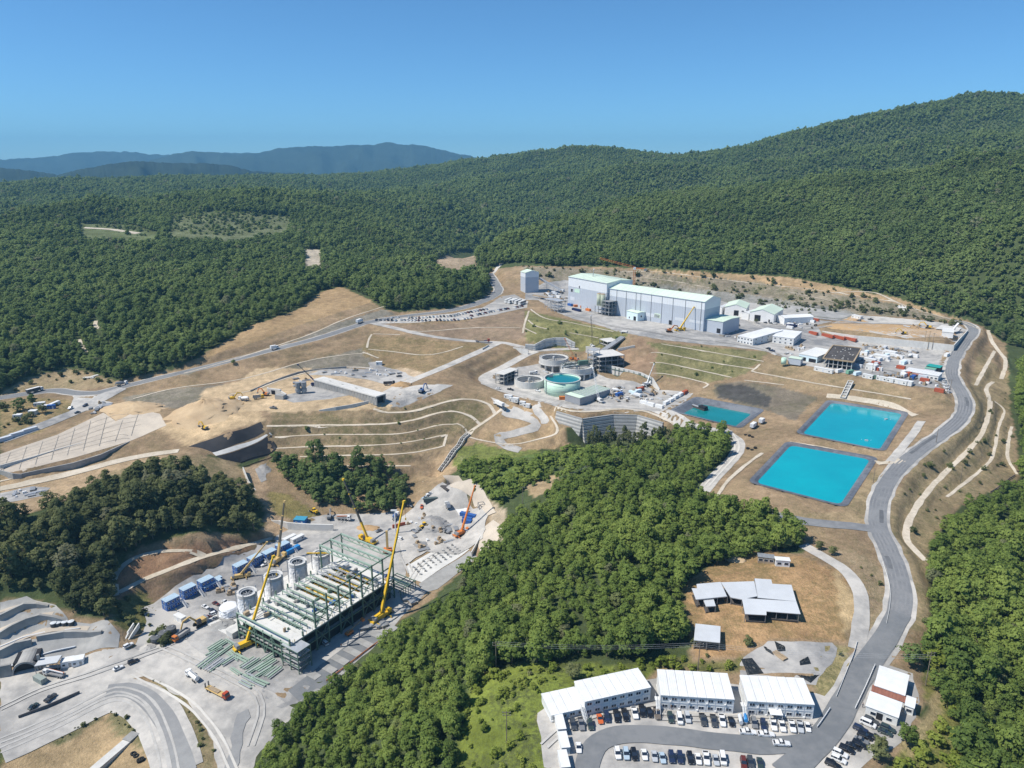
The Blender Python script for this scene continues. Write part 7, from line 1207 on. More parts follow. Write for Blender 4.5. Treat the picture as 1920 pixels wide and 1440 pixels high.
for y0, y1 in ((.4, Wp-.4),):    # gable front lattice
    for z in (3.3, 6.6, dk-.6, 12.0): stick('front_beam', (0, y0, z), (0, y1, z), .45, PSTEEL if z > 9 else GSTEEL, fp)
    for k in range(6): a_, b_ = y0+(y1-y0)*k/6, y0+(y1-y0)*(k+1)/6; stick('front_brace', (0, a_, .3 if k % 2 else dk-.6), (0, b_, dk-.6 if k % 2 else .3), .3, GSTEEL, fp); stick('column', (0, b_, 0), (0, b_, dk), .4, GSTEEL, fp)
for k in range(7): stick('outer_frame', (Lp+1.5+k*1.6, -2, 3.5), (Lp+1.5+k*1.6, 9, 3.5), .3, GSTEEL, fp); stick('outer_leg', (Lp+1.5+k*1.6, -2, 0), (Lp+1.5+k*1.6, -2, 3.5), .25, GSTEEL, fp)
for y in (-2, 3.5, 9): stick('outer_frame', (Lp, y, 3.5), (Lp+11.5, y, 3.5), .3, GSTEEL, fp)
rd = random.Random(8)
for k in range(46):
    x, y = rd.uniform(1, Lp-1), rd.uniform(1.5, Wp-1.5); s_ = rd.uniform(.4, 1.3); B(x-s_, x+s_, y-s_*.6, y+s_*.6, dk+.02, dk+rd.uniform(.4, 1.8)).build('deck_equipment', rd.choice([STEEL, GALV, M_CONCG, GSTEEL, TIMBER, BLUE]), fp)
for k in range(14): x = rd.uniform(.5, Lp-6); y = rd.uniform(1, Wp-1); stick('pipe_run', (x, y, dk+rd.uniform(.3, 1.2)), (x+rd.uniform(4, 9), y, dk+rd.uniform(.3, 1.2)), .28, rd.choice([PSTEEL, GALV, GSTEEL]), fp)
for k in range(40): x = rd.uniform(.5, Lp-.5); stick('deck_rail_post', (x, .25, dk), (x, .25, dk+1.1), .1, YELL if k % 4 == 0 else GSTEEL, fp)
lattice('dark green steel stair cage at the near corner of the filter plant', 558,1248, ZV, 6, 9, 9.5, GSTEEL, 2.4, rz, 'stair_cage', (.25, .5, .75, 1.0))
# paved lane marks
for k in range(7): u, v = 590+k*23, 1268-k*15.5; p = G(u, v); o = B(-1.6, 1.6, -4.2 if k else -2, 3.2, 0, .03).build('painted_bay', M_CONCG, None); o.location = (p.x, p.y, p.z+.26); o.rotation_euler[2] = rz; struct(o, 'pale concrete panel in the asphalt lane')
# wrapped silos
def silo(label, u, v, r, h, top=True, dome=False):
    t = thing('wrapped_tank', label, 'tank', Vector(at(u, v, ZV)), .2); n_ = 36; V, F = [], []; rr = np.random.default_rng(int(u)); K = 9
    for k in range(K+1):
        for i in range(n_): a_ = 2*math.pi*i/n_; q = r*(1.06-.06*k/K)*(1+.035*math.sin(a_*7+k*.9)+.015*rr.normal()); V.append((q*math.cos(a_), q*math.sin(a_), h*k/K))
    F = [(k*n_+i, k*n_+(i+1) % n_, (k+1)*n_+(i+1) % n_, (k+1)*n_+i) for k in range(K) for i in range(n_)]; new_obj('wrapping', V, F, WRAP, t)
    if dome:
        V = [(r*.98*math.cos(f)*math.cos(a_), r*.98*math.cos(f)*math.sin(a_), h+r*.35*math.sin(f)) for f in (0, .5, 1.0, 1.5) for a_ in [2*math.pi*i/24 for i in range(24)]]; new_obj('dome_cover', V, [(k*24+i, k*24+(i+1) % 24, (k+1)*24+(i+1) % 24, (k+1)*24+i) for k in range(3) for i in range(24)]+[tuple(range(72, 96))], WRAP, t); MB().ring(0, 0, -.1, .8, r*1.25, r*1.05, 30).build('base_ring', M_CONCG, t); return t
    MB().ring(0, 0, h-.4, h+1.0, r*1.05, r*.82, 36).build('top_ring', M_CONB, t); MB().ring(0, 0, h+.3, h+.6, r*.80, r*.62, 32).build('inner_walkway', GALV, t); MB().cyl(0, 0, .2, h-1.5, r*.8, None, 28).build('tank_shell', DARK, t)
    for i in range(4): a_ = i*math.pi/4+.3; stick('top_beam', (math.cos(a_)*r*.8, math.sin(a_)*r*.8, h-.2), (-math.cos(a_)*r*.8, -math.sin(a_)*r*.8, h-.2), .35, STEEL, t)
    for i in range(5): a_ = i*2*math.pi/5-.5; stick('guide_post', (math.cos(a_)*r*1.12, math.sin(a_)*r*1.12, 0), (math.cos(a_)*r*1.12, math.sin(a_)*r*1.12, h+2), .35, GALV, t)
    return t
for u, v, h, lb in [(467,1148,10,'white-wrapped round tank nearest the camera, grey ring on top'),(516,1117,10.5,'white-wrapped round tank, second along the filter plant'),(561,1090,10.5,'white-wrapped round tank, third along the filter plant'),(604,1066,8,'round tank with a yellow beam, farthest of the wrapped tanks')]: silo(lb, u, v, 3.9, h*.9)
silo('low white-wrapped dome on a round concrete base', 431,1152, 4.0, 3.6, True, True); stick('beam', (0,0,0), (0,0,1), .1, YELL, thing('crane_beam', 'yellow steel beam lying across the farthest wrapped tank', 'beam', Vector(at(604,1066,ZV))+Vector((0,0,9.2)))).matrix_local = Matrix.Translation((-6,-2,0)) @ Matrix.Rotation(math.pi/2, 4, 'Y') @ Matrix.Diagonal((.5,.5,12,1))
t = thing('base_slab', 'long white concrete plinth under the wrapped tanks', 'plinth', Vector(at(452,1170,ZV)), rz); B(-8, 62, -2, 14, -.3, .35).build('slab', M_CONCW, t); B(-8.3, -2, -6, -2, -.3, 2.6).build('pit_wall', M_CONCW, t)
# blue double-deck cabins with outside stairs
def blue_cabin(label, u, v, st=2, Lx=7.4, W=4.6, stairs=True):
    t = thing('blue_cabin', label, 'cabin', Vector(at(u, v, ZV)), RB, 'blue site cabins along the foot of the slope'); cabin_parts(t, Lx, W, 2.75*st, BLUE, ROOFB, st, 3, -1, False, 0, True); t.scale = (.82,)*3
    for k in range(5): B(-Lx/2+k*Lx/4-.06, -Lx/2+k*Lx/4+.06, -W/2-.1, W/2+.1, 2.75*st+.16, 2.75*st+.24).build('roof_rib', ROOFB, t)
    if stairs:
        B(Lx/2, Lx/2+1.3, -W/2-1.5, -W/2+.6, 2.7, 2.85).build('stair_landing', GALV, t)
        for k in range(11): B(Lx/2+.1-(k+1)*.0-.0, Lx/2+1.1, -W/2-1.5-(k+1)*.34, -W/2-1.5-k*.34, 2.5-k*.24, 2.6-k*.24).build('stair_step', GALV, t)
        for x in (Lx/2+.05, Lx/2+1.2): stick('stair_string', (x, -W/2-1.4, 2.6), (x, -W/2-5.2, 0), .18, WHITE, t); stick('handrail', (x, -W/2-1.4, 3.6), (x, -W/2-5.2, 1.0), .1, WHITE, t)
    return t
RB = head(300,1150,520,1040, ZV)
for i, (u, v) in enumerate([(318,1142),(350,1121),(383,1106),(448,1077),(475,1063),(502,1053),(527,1039)]):
    blue_cabin('blue double-deck site cabin with stairs, %s from the tunnel end of the row' % ORD[i], u+4, v-4)
cabin('single blue site cabin behind the row, nearest the wrapped tanks', 405,1098, RB, 6, 2.5, 2.7, BLUE, ROOFB, 2, 'blue_cabin', 'cabin', None, 1, ZV); cabin('small blue store cabin at the gap in the row', 410,1090, RB, 3, 2.5, 2.5, BLUE, ROOFB, 1, 'blue_cabin', 'cabin', None, 1, ZV); cabin('long low blue cabin at the gap in the row', 392,1104, RB, 6, 2.5, 2.5, BLUE, ROOFB, 2, 'blue_cabin', 'cabin', None, 1, ZV)
container('bright blue container behind the white crane carrier', 549,1034, RB, P_('bright_blue', (.03,.17,.50), .5), 9.0, None, ZV); cabin('blue cabin with grey roof beyond the crane carrier', 535,1030, RB, 6, 4.8, 2.7, NAVY, GREYW, 2, 'blue_cabin', 'cabin', None, 1, ZV); cabin('white site cabin at the far end of the row, left of two', 543,1014, RB, 8, 2.5, 2.7, OFFW, ROOFW, 3, 'site_cabin', 'cabin', None, 1, ZV); cabin('white site cabin at the far end of the row, right of two', 558,1014, RB, 8, 2.5, 2.7, OFFW, ROOFW, 3, 'site_cabin', 'cabin', None, 1, ZV)
t = cabin('lone blue container house with teal roof sheet above the white wall', 564,980, head(550,975,580,982), 7.0, 5.0, 3.0, P_('bright_blue2', (.03,.15,.42), .5), P_('blue_teal_roof', (.06,.30,.45), .5), 2, 'blue_cabin')
# ---- trucks and machines
def truck(label, u, v, rz, body, cab=WHITE, bm=WHITE, name='truck', L_=8.5, z=None, lift=.2, axles=3, cat='truck'):
    p = (G(u, v) if z is None else Vector(at(u, v, z)))+Vector((0,0,lift)); t = thing(name, label, cat, p, rz); t.scale = (SZ,)*3; h = L_/2
    B(-h, h, -.45, .45, .75, 1.0).build('chassis', STEEL, t); c_ = MB().box(h-2.1, h, -1.2, 1.2, .7, 2.1).box(h-2.05, h-.15, -1.18, 1.18, 2.1, 3.0, .15, .06); c_.build('cab', cab, t); B(h-.16, h+.03, -1.05, 1.05, 1.85, 2.75).build('windscreen', GLASS, t); [B(h-1.6, h-.5, y-.02, y+.02, 1.9, 2.65).build('side_window', GLASS, t) for y in (-1.2, 1.2)]
    for x in [h-1.1] + [-h+1.2+1.35*k for k in range(axles-1)]:
        for y in (-1.05, 1.05): w_ = MB().rod((x, y-.16, .5), (x, y+.16, .5), .5, 12).build('wheel', TYRE, t); MB().rod((x, y*1.16, .5), (x, y*1.17, .5), .25, 8).build('rim', GALV, w_)
    e = h-2.3
    if body == 'mixer': q = MB(); pts = [(-h-.2, 2.9, .7), (-h+1.2, 2.65, 1.15), (0, 2.35, 1.2), (e, 2.0, .6)]; \
        [loft(q, [[(a_[0], math.cos(k*math.pi/6)*a_[2], a_[1]+math.sin(k*math.pi/6)*a_[2]) for k in range(12)], [(b_[0], math.cos(k*math.pi/6)*b_[2], b_[1]+math.sin(k*math.pi/6)*b_[2]) for k in range(12)]]) for a_, b_ in zip(pts, pts[1:])]; q.build('drum', bm, t); MB().bar((-h-.4, 0, 2.6), (-h-.9, 0, 1.2), .5).build('chute', STEEL, t)
    elif body == 'tank': MB().rod((-h+.1, 0, 2.0), (e, 0, 2.0), 1.1, 16).build('tank', bm, t); B(-h+.3, e-.2, -.25, .25, 3.05, 3.2).build('walkway', STEEL, t)
    elif body == 'tipper': q = MB(); q.box(-h, e, -1.25, 1.25, 1.05, 1.25).box(-h, e, -1.25, -1.13, 1.25, 2.6).box(-h, e, 1.13, 1.25, 1.25, 2.6).box(-h, -h+.12, -1.13, 1.13, 1.25, 2.6).box(e-.12, e, -1.13, 1.13, 1.25, 2.9); q.build('tipper_body', bm, t); B(-h+.15, e-.15, -1.1, 1.1, 1.3, 1.9).build('load', M_GRAV2, t)
    elif body == 'flat': B(-h, e, -1.25, 1.25, 1.0, 1.25).build('flatbed', bm, t); [B(-h+.05, -h+.2, y-.35, y+.35, 1.25, 3.4).build('ramp', STEEL, t) for y in (-.8, .8)]; B(-h+2, e-3, -.9, .9, 1.25, 1.6).build('load', TIMBER, t)
    elif body == 'box': B(-h, e, -1.25, 1.25, 1.0, 3.6).build('cargo_box', bm, t); [B(-h-.05, -h, y-.58, y+.58, 1.1, 3.5).build('rear_door', GREYW, t) for y in (-.6, .6)]
    elif body == 'trailer': B(-h-5, e, -1.25, 1.25, 1.3, 3.5).build('trailer_body', bm, t); B(-h-5.02, e+.02, -1.28, 1.28, 3.5, 3.62).build('trailer_top', WHITE, t); [MB().rod((x, y-.16, .5), (x, y+.16, .5), .5, 12).build('wheel', TYRE, t) for x in (-h-4, -h-2.7) for y in (-1.05, 1.05)]
    elif body == 'pump': B(-h, e, -1.2, 1.2, 1.0, 1.6).build('pump_deck', bm, t); stick('folded_boom', (-h, .3, 2.6), (h-.3, .3, 3.3), .4, WHITE, t); stick('folded_boom', (-h, -.3, 2.2), (h-2.4, -.3, 2.8), .35, ORANGE, t); [stick('outrigger', (x, -1, 1.1), (x, -3, .1), .2, STEEL, t) or stick('outrigger', (x, 1, 1.1), (x, 3, .1), .2, STEEL, t) for x in (-1, 1)]
    return t
def excavator(label, u, v, rz, m=TAN, sc=1.0, reach=1.0, z=None):
    p = G(u, v) if z is None else Vector(at(u, v, z)); t = thing('excavator', label, 'excavator', p+Vector((0,0,.2)), rz); t.scale = (sc*SZ,)*3
    for y in (-1.2, 1.2): B(-2.2, 2.2, y-.35, y+.35, 0, .95, .35, 0).build('track', TYRE, t)
    B(-2.4, 1.2, -1.3, 1.3, 1.1, 2.4, .1, .1).build('house', m, t); B(-3.1, -2.3, -1.3, 1.3, 1.2, 2.5).build('counterweight', STEEL, t); B(-.2, 1.5, .35, 1.3, 1.2, 3.0, .12, .05).build('operator_cab', GLASS, t); MB().bar((1.0,-.3,2.0), (3.6,-.3,5.2), .55, .7).bar((3.5,-.3,5.15), (6.2*reach,-.3,4.6), .5, .6).build('boom', m, t); MB().bar((6.1*reach,-.3,4.8), (7.4*reach,-.3,1.9), .4, .5).build('arm', m, t); B(6.9*reach, 8.0*reach, -.9, .3, .9, 1.9, .2, .1).build('bucket', STEEL, t); stick('boom_ram', (.9,-.3,1.6), (3.0,-.3,4.2), .2, GALV, t); return t
def loader(label, u, v, rz, m=YELL, sc=1.0):
    t = thing('wheel_loader', label, 'loader', G(u, v)+Vector((0,0,.2)), rz); t.scale = (sc*SZ,)*3; B(-3, -.3, -1, 1, 1.0, 2.3, .1, .1).build('engine_hood', m, t); B(-.3, 1.8, -.9, .9, .9, 1.6).build('front_frame', m, t); B(-.9, .6, -.8, .8, 1.6, 3.2, .15, .1).build('operator_cab', GLASS, t); B(-1.0, .7, -.9, .9, 3.2, 3.3).build('cab_roof', m, t)
    for x in (-1.9, 1.3):
        for y in (-1.05, 1.05): MB().rod((x, y-.3, .8), (x, y+.3, .8), .8, 12).build('wheel', TYRE, t)
    for y in (-.6, .6): stick('lift_arm', (1.0, y, 1.8), (3.2, y, .9), .3, m, t)
    MB().side([(3.0,.2),(4.3,.2),(4.4,.4),(3.4,.5),(3.3,1.4),(3.0,1.5)], -1.35, 1.35).build('bucket', STEEL, t); return t
truck('white water tanker truck on the pale apron', 362,1273, head(362,1273,352,1265), 'tank'); truck('red low-loader truck with raised ramps and a flat tan bed', 408,1302, head(395,1295,420,1308), 'flat', P_('truck_red', (.42,.07,.03), .4), TAN, 'low_loader', 13); truck('orange dump truck being loaded beside the dark tanks', 340,1196, head(352,1188,330,1203), 'tipper', ORANGE, STEEL, 'dump_truck', 9); excavator('tan excavator loading the orange dump truck', 375,1172, head(375,1172,350,1185), TAN, 1.25); truck('white drill rig truck before the tunnel canopy', 103,1268, head(120,1268,85,1262), 'pump', WHITE, STEEL, 'rig_truck', 10); truck('white mixer truck on the far road junction', 229,723, head(222,725,240,719), 'mixer', WHITE, STEEL, 'mixer_truck', 9)
truck('dark trailer truck with a white cab at the far road bend', 72,734, head(60,737,82,731), 'trailer', WHITE, P_('dark_side', (.06,.065,.075), .5), 'semi_truck', 7.5); truck('white mixer truck on the sandy platform', 457,752, head(462,752,447,751), 'mixer'); truck('yellow dump truck beside the mixer on the sandy platform', 485,748, head(480,748,495,746), 'tipper', YELL, STEEL, 'dump_truck', 8); excavator('small yellow excavator by the orange heap', 437,750, .5, YELL); excavator('yellow bulldozer-like excavator digging at the basin head', 384,805, 2.6, YELL, .9); excavator('orange excavator in the sandy platform middle', 498,742, 2.8, ORANGE, 1.0)
excavator('blue and yellow drill excavator on the gravel ramp', 791,736, 1.2, P_('drill_blue', (.05,.12,.30), .5), 1.1); truck('pair of black tipper trailers by the culvert', 730,722, .2, 'tipper', DARK, BITUM, 'dump_truck', 9); truck('flatbed truck with an orange cab on the branch road', 905,642, head(895,642,912,643), 'flat', P_('truck_red', (1,0,0)), NAVY, 'flatbed_truck', 13, None, .35); truck('white truck on the far asphalt road', 515,656, head(505,658,525,652), 'box', WHITE, WHITE, 'box_truck', 7, None, .5, 2); truck('white box truck at the road fork below the car park', 674,606, head(668,609,682,602), 'box', WHITE, WHITE, 'box_truck', 9, None, .5)
truck('white articulated truck above the hairpin', 932,760, head(938,765,925,750), 'trailer', WHITE, WHITE, 'semi_truck', 6.5); excavator('orange excavator on the plant road', 1255,623, .2, ORANGE, 1.2); truck('white tanker truck in the thickener yard', 1000,702, .3, 'tank', WHITE, OFFW, 'truck', 7); truck('white mixer truck in the thickener yard', 1158,737, -.2, 'mixer', WHITE, WHITE, 'mixer_truck', 8); loader('yellow wheel loader beside the gravel heap', 795,990, head(800,988,790,993), YELL, 1.1); loader('yellow wheel loader on the valley ramp', 589,962, 2.5, YELL); truck('concrete pump truck above the white wall', 645,975, head(640,975,655,977), 'pump', WHITE, STEEL, 'pump_truck', 9); excavator('dark folded drill machine above the white wall', 618,972, 1.7, STEEL, .9)
truck('white truck beside the green canopy in the upper yard', 839,952, 1.9, 'box', WHITE, STEEL, 'box_truck', 6, None, .3, 2); truck('blue and white mixer in the upper valley yard', 742,972, 1.4, 'mixer', WHITE, P_('mixer_blue', (.08,.16,.36), .5), 'mixer_truck', 8); excavator('small grey excavator beside the foundation', 838,1000, 2.4, STEEL, .7); excavator('yellow excavator on the upper platform soil', 1740,616, 2.7, YELL, 1.1); excavator('yellow excavator cutting the grey spread', 1694,627, 2.9, YELL, .9)
truck('white truck parked below the small pond', 1413,802, head(1408,806,1422,795), 'box', DARK, WHITE, 'box_truck', 8); truck('white van with cargo box by the pond corner', 1428,794, head(1420,800,1432,790), 'box', WHITE, WHITE, 'box_truck', 6, None, .3, 2)
# cars of the valley and roads
for u, v, k, c, lb, tu, tv in [(222,1255,'car','white','white saloon on the apron below the tunnel',-1,.45),(250,1243,'suv','black','black estate car on the apron below the tunnel',-1,.45),(241,1213,'suv','white','white estate car beside the concrete flume',-1,.5),(95,1311,'pickup','dark grey','dark pickup beside the black barrier, right of two',-1,.8),(63,1327,'car','dark green','dark saloon beside the black barrier, left of two',-1,.8),
    (497,1060,'pickup','white','white pickup before the blue cabins',1,-.45),(423,1131,'car','white','white car in the valley row, nearest the dome',-1,-.4),(385,1140,'car','white','white car in the valley row, first on the left',-1,-.4),(399,1147,'car','navy','dark car in the valley row, second on the left',-1,-.4),(396,1155,'suv','white','white estate car in the valley row, third on the left',1,-.4),(388,1160,'car','dark red','red-brown car in the valley row, fourth',1,-.4),(402,1163,'car','grey','grey car in the valley row, last on the right',1,-.4),(405,1134,'car','dark red','small red car behind the white car in the valley row',-1,-.4),
    (609,1208,'van','white','white van on the asphalt lane by the filter plant',1,.9),(710,997,'car','grey','grey car at the copse edge',1,-.4),(748,1012,'suv','white','white estate car by the crane and mast',1,.2),(769,950,'car','dark grey','dark car in the upper valley yard',-1,-.3),(791,952,'pickup','orange','orange pickup in the upper valley yard',.1,-1),(806,928,'pickup','white','white pickup under the slope of the upper yard',1,-.8),(797,935,'car','pale blue','turquoise-blue car in the upper yard',1,-.8),
    (132,767,'suv','white','white car at the far junction',1,-.6),(160,762,'suv','navy','dark blue car at the far junction, upper',1,-.5),(145,775,'car','dark grey','dark car at the far junction, lower',1,-.3),(951,710,'suv','black','black car on the thickener loop road',1,-.2),(957,732,'pickup','black','black pickup below the round thickener',-1,-.2),(1008,734,'pickup','white','white pickup below the green tank',-1,-.3),(934,730,'car','white','white car at the road bend below the concrete frame',1,.1),(748,707,'suv','dark grey','dark car on the laydown ramp',1,0),(512,766,'pickup','grey','grey pickup on the sandy platform edge',1,.1)]:
    p = G(u, v); car(k, c, lb, p+Vector((0,0,.24)), head(u, v, u+tu*6, v+tv*6), None)
# dark water tanks, sheds and tunnel
for i, (u, v) in enumerate([(293,1204),(307,1195),(322,1186)]):
    t = thing('water_tank', 'dark round water tank, %s from the left by the loading excavator' % ORD[i], 'tank', G(u, v), 0, 'dark round tanks beside the haul road'); MB().cyl(0, 0, -.3, 2.4, 1.9, None, 22).build('shell', P_('dark_tank', (.06,.065,.07), .5), t, True); MB().cyl(0, 0, 2.4, 2.6, 1.95, 1.2, 22).build('lid', P_('dark_lid', (.12,.125,.13), .6), t); MB().cyl(.5, .3, 2.6, 2.8, .4, None, 10).build('hatch', STEEL, t)
for i, (u, v) in enumerate([(101,1174),(110,1173),(122,1172),(134,1171)]):
    t = thing('water_tank', 'small dark tank on the shotcrete bench, %s from the left' % ORD[i], 'tank', G(u, v), 0, 'small tanks on the shotcrete bench'); MB().cyl(0, 0, -.3, 1.6, 1.15, None, 16).build('shell', P_('dark_tank', (1,1,1)), t, True); MB().cyl(0, 0, 1.6, 1.75, 1.2, .3, 16).build('lid', GREYW, t)
RT = head(40,1252,120,1238); p = G(48,1262); t = thing('tunnel_portal', 'arched concrete tunnel portal with a dark mouth', 'tunnel', p-Vector((0,0,.5)), RT); V, F = [], []; n_ = 14
for y in (0, 9):
    for r in (4.6, 4.0):
        for i in range(n_+1): a_ = math.pi*i/n_; V.append((r*math.cos(a_), y, max(0, r*math.sin(a_)*1.15)))
m_ = n_+1; F = [(i, i+1, m_+i+1, m_+i) for i in range(n_)] + [(2*m_+i, 2*m_+i+1, i+1, i) for i in range(n_)] + [(m_+i, m_+i+1, 3*m_+i+1, 3*m_+i) for i in range(n_)]; new_obj('arch', V, F, M_SHOT, t); B(-3.95, 3.95, 1.5, 8.9, 0, 4.4).build('dark_mouth', DARK, t); B(4.4, 5.2, .3, 1.2, 0, 7).build('side_wall', M_CONCG, t); B(-8.5, -4.4, .3, 1.2, 0, 5).build('side_wall', M_CONCG, t)
shed('grey flat canopy beside the tunnel portal', [[(64,1249),(107,1242),(116,1228),(76,1233)]], -35.6, 4.2, 'canopy'); cabin('white cabin beside the canopy, left of two', 128,1247, RT, 4.6, 3.6, 3.0, WHITE, ROOFW, 2); cabin('white cabin beside the canopy, right of two', 148,1244, RT, 4.6, 3.6, 3.0, WHITE, ROOFW, 2); container('dusty green container before the tunnel', 76,1278, head(60,1270,85,1285), P_('dusty_green', (.30,.34,.31), .6), 6.06); cabin('white generator cabin at the corner of the blue row', 338,1163, head(320,1155,350,1170), 6, 2.6, 2.6, OFFW, OFFW, 1)
wall_px('black and white barrier along the haul road', [(35,1347),(90,1326),(150,1300)], [-36.4,-36,-35.8], [1,1,1], P_('barrier_dark', (.10,.10,.11), .6), .3, 'barrier'); wall_px('pale sloped flume wall beside the dark tanks', [(228,1216),(240,1190),(252,1172)], [-34,-32,-30], [1,1,1], M_CONCW, .5, 'flume_wall'); wall_px('second pale flume wall', [(240,1207),(250,1190),(262,1172)], [-33.8,-32,-30], [1,1,1], M_CONCW, .5, 'flume_wall')
for k, (q, lb) in enumerate([([(0,1258),(45,1242),(90,1225),(142,1214)], 'grey cable duct across the sprayed slope, lower'),([(0,1215),(60,1190),(150,1180)], 'grey cable duct across the sprayed slope, upper')]): P = px_line(q, 2.5, 1); o0 = Vector(P[0]); t = thing('cable_duct', lb, 'duct', o0); [MB().bar(Vector(a_)-o0+Vector((0,0,.5)), Vector(b_)-o0+Vector((0,0,.5)), .5, .4).build('duct_length', GREYW, t) for a_, b_ in zip(P, P[1:])]
# green canopy, white hut, blue containers of the upper yard
shed('green sheeted canopy in the upper valley yard', [[(825,932),(838,942),(853,938),(838,926)]], -32, 3.0, 'canopy', TEAL); flat_hall('site_hut', 'white pitched hut in the upper valley yard', 'hut', (847,948),(864,963),(877,955),(862,941), -32, 3.2, WHITE, ROOFW, .3, 2); flat_hall('site_hut', 'small white and black hut above the upper yard', 'hut', (796,903),(806,905),(807,897),(798,896), -28, 2.6, DARK, WHITE, .3); container('dark green-grey truck canopy in the upper yard', 808,940, head(800,945,818,935), P_('dark_canvas', (.10,.13,.13), .7), 9.0)
for i, (u, v) in enumerate([(872,968),(877,976),(884,971),(876,981)]): container('blue container beside the orange crane, %s of four' % ORD[i], u, v, head(868,972,888,968), BLUE, 6.06, 'blue containers beside the orange crane')
t = thing('mast', 'white tall T-headed mast beside the yellow crane', 'mast', G(742,1000)); MB().cyl(0, 0, 0, 13, .35, .3, 8).build('shaft', WHITE, t); B(-2, 1.2, -.4, .4, 12.6, 13.2).build('head_beam', WHITE, t); t = thing('pile_rig', 'orange drilling mast beside the filter plant', 'drill rig', G(727,1037)); B(-.5, .5, -.5, .5, 0, 12).build('mast', TAN, t); B(-2, 2, -1.4, 1.4, .6, 2.4).build('house', ORANGE, t); [B(-2.4, 2.4, y-.35, y+.35, 0, .8).build('track', TYRE, t) for y in (-1.3, 1.3)]
lattice('bare steel scaffold tower by the sprayed cut', 903,972, -31, 3, 3, 9, STEEL, 2.2, .3, 'scaffold_tower'); o = B(-3.5, 3.5, -.3, .3, 0, 2).build('banner_board', RED, None); o.location = G(748,988); o.rotation_euler[2] = .5; tag(o, 'red and orange site banner board', 'board')
# bolt blocks on the white foundation
fa, fb, fc = (Vector(G(*q)) for q in ((768,1066),(850,1020),(790,1088))); t = thing('foundation_blocks', 'rows of small concrete bolt blocks on the white foundation', 'foundation', fa); n1, n2 = 9, 4
for i in range(n1):
    for j in range(n2): q = (fb-fa)*((i+.5)/n1) + (fc-fa)*((j+.5)/n2)*.8; B(q.x-.4, q.x+.4, q.y-.4, q.y+.4, q.z-.2, q.z+1.3).build('bolt_block', M_CONCG if (i+j) % 3 else M_CONB, t)
# steel stacks
rs = random.Random(11); SP_ = [(408,1213,7,.5),(420,1220,8,.45),(432,1208,7,2.2),(400,1222,6,.5),(393,1240,9,.9),(405,1248,8,.9),(440,1230,8,2.1),(455,1238,7,2.2),(470,1245,7,.5),(480,1252,9,.6),(490,1262,9,.8),(470,1272,7,2.2),(485,1280,8,2.2),(440,1262,6,2.2),(428,1240,6,.8),(500,1250,8,.6),(515,1262,7,.8),(460,1285,6,2.3),(505,1235,6,.6)]
for i, (u, v, l, a) in enumerate(SP_):
    t = thing('steel_stack', 'pale green steel members laid out in the laydown before the filter plant', 'steel stack', G(u, v)+Vector((0,0,.2)), rz + (.05 if a < 1.5 else 1.57) + rs.uniform(-.12, .12), 'laid-out steel members before the filter plant')
    for k in range(rs.randint(3, 6)): stick('steel_member', (-l/2+rs.uniform(-.6, .6), k*.62-1.2, .25+.25*(k % 2)), (l/2+rs.uniform(-.6, .6), k*.62-1.2, .25+.25*(k % 2)), .32, PSTEEL if rs.random() < .75 else GALV, t)
# ------------------------------------------------------------------ distant car park
FC = {}
def far_car(c):
    if c not in FC:
        b = MB().box(-2.15, 2.15, -.88, .88, .3, .95, .15, .05); n0 = len(b.f); b.box(-1.3, 1.6, -.8, .8, .95, 1.42, .35, .12); n1 = len(b.f); b.box(-.95, 1.3, -.68, .68, 1.42, 1.47); o = b.build('parked_car', PAINT[c], None); me = o.data; me.materials.append(GLASS)
        for i in range(n0, n1): me.polygons[i].material_index = 1
        bpy.data.objects.remove(o); FC[c] = me
    return FC[c]
rc = random.Random(4)
for row in ([(746,596.5),(800,596.5),(845,594),(860,590.5)], [(752,600.5),(800,602),(845,601.5),(882,597)], [(866,589),(912,581)], [(884,593),(918,586),(978,575)], [(706,601),(742,602)], [(735,596.5),(744,596.5)]):
    P = px_line(row, 2.9, 1); T = np.gradient(P[:, :2], axis=0)
    for p, t_ in zip(P, T):
        if rc.random() < .12: continue
        c_ = rc.choice(['white']*6+['black', 'dark grey', 'grey', 'silver', 'silver', 'navy', 'dark red', 'pale blue']); o = bpy.data.objects.new('parked_car', far_car(c_)); COL.objects.link(o); o.scale = (.9,)*3; o.location = (p[0], p[1], ground_z(p[0], p[1])+.12); o.rotation_euler[2] = math.atan2(t_[1], t_[0])+1.57+rc.uniform(-.08, .08)+(math.pi if rc.random() < .5 else 0)
        tag(o, 'small %s car parked in the rows of the distant car park' % c_, 'car', 'cars in the distant car park')
bus = thing('coach', 'white coach parked beside the distant car park, first of five', 'bus', G(953,567)+Vector((0,0,.3)), head(948,570,962,565), 'coaches at the distant car park'); B(-6, 6, -1.25, 1.25, .5, 3.3, .15, .1).build('body', OFFW, bus); B(-5.9, 5.95, -1.28, 1.28, 1.6, 2.6).build('window_band', GLASS, bus); [MB().rod((x, y-.15, .5), (x, y+.15, .5), .5, 10).build('wheel', TYRE, bus) for x in (-3.6, 3.8) for y in (-1.1, 1.1)]; learn(bus)
for i, (u, v) in enumerate([(959,568.5),(965,568),(971,569.5),(979,571)]): dup(bus, G(u, v)+Vector((0,0,.3)), head(u-6, v+3, u+8, v-2), 'white coach parked beside the distant car park, %s of five' % ORD[i+1])
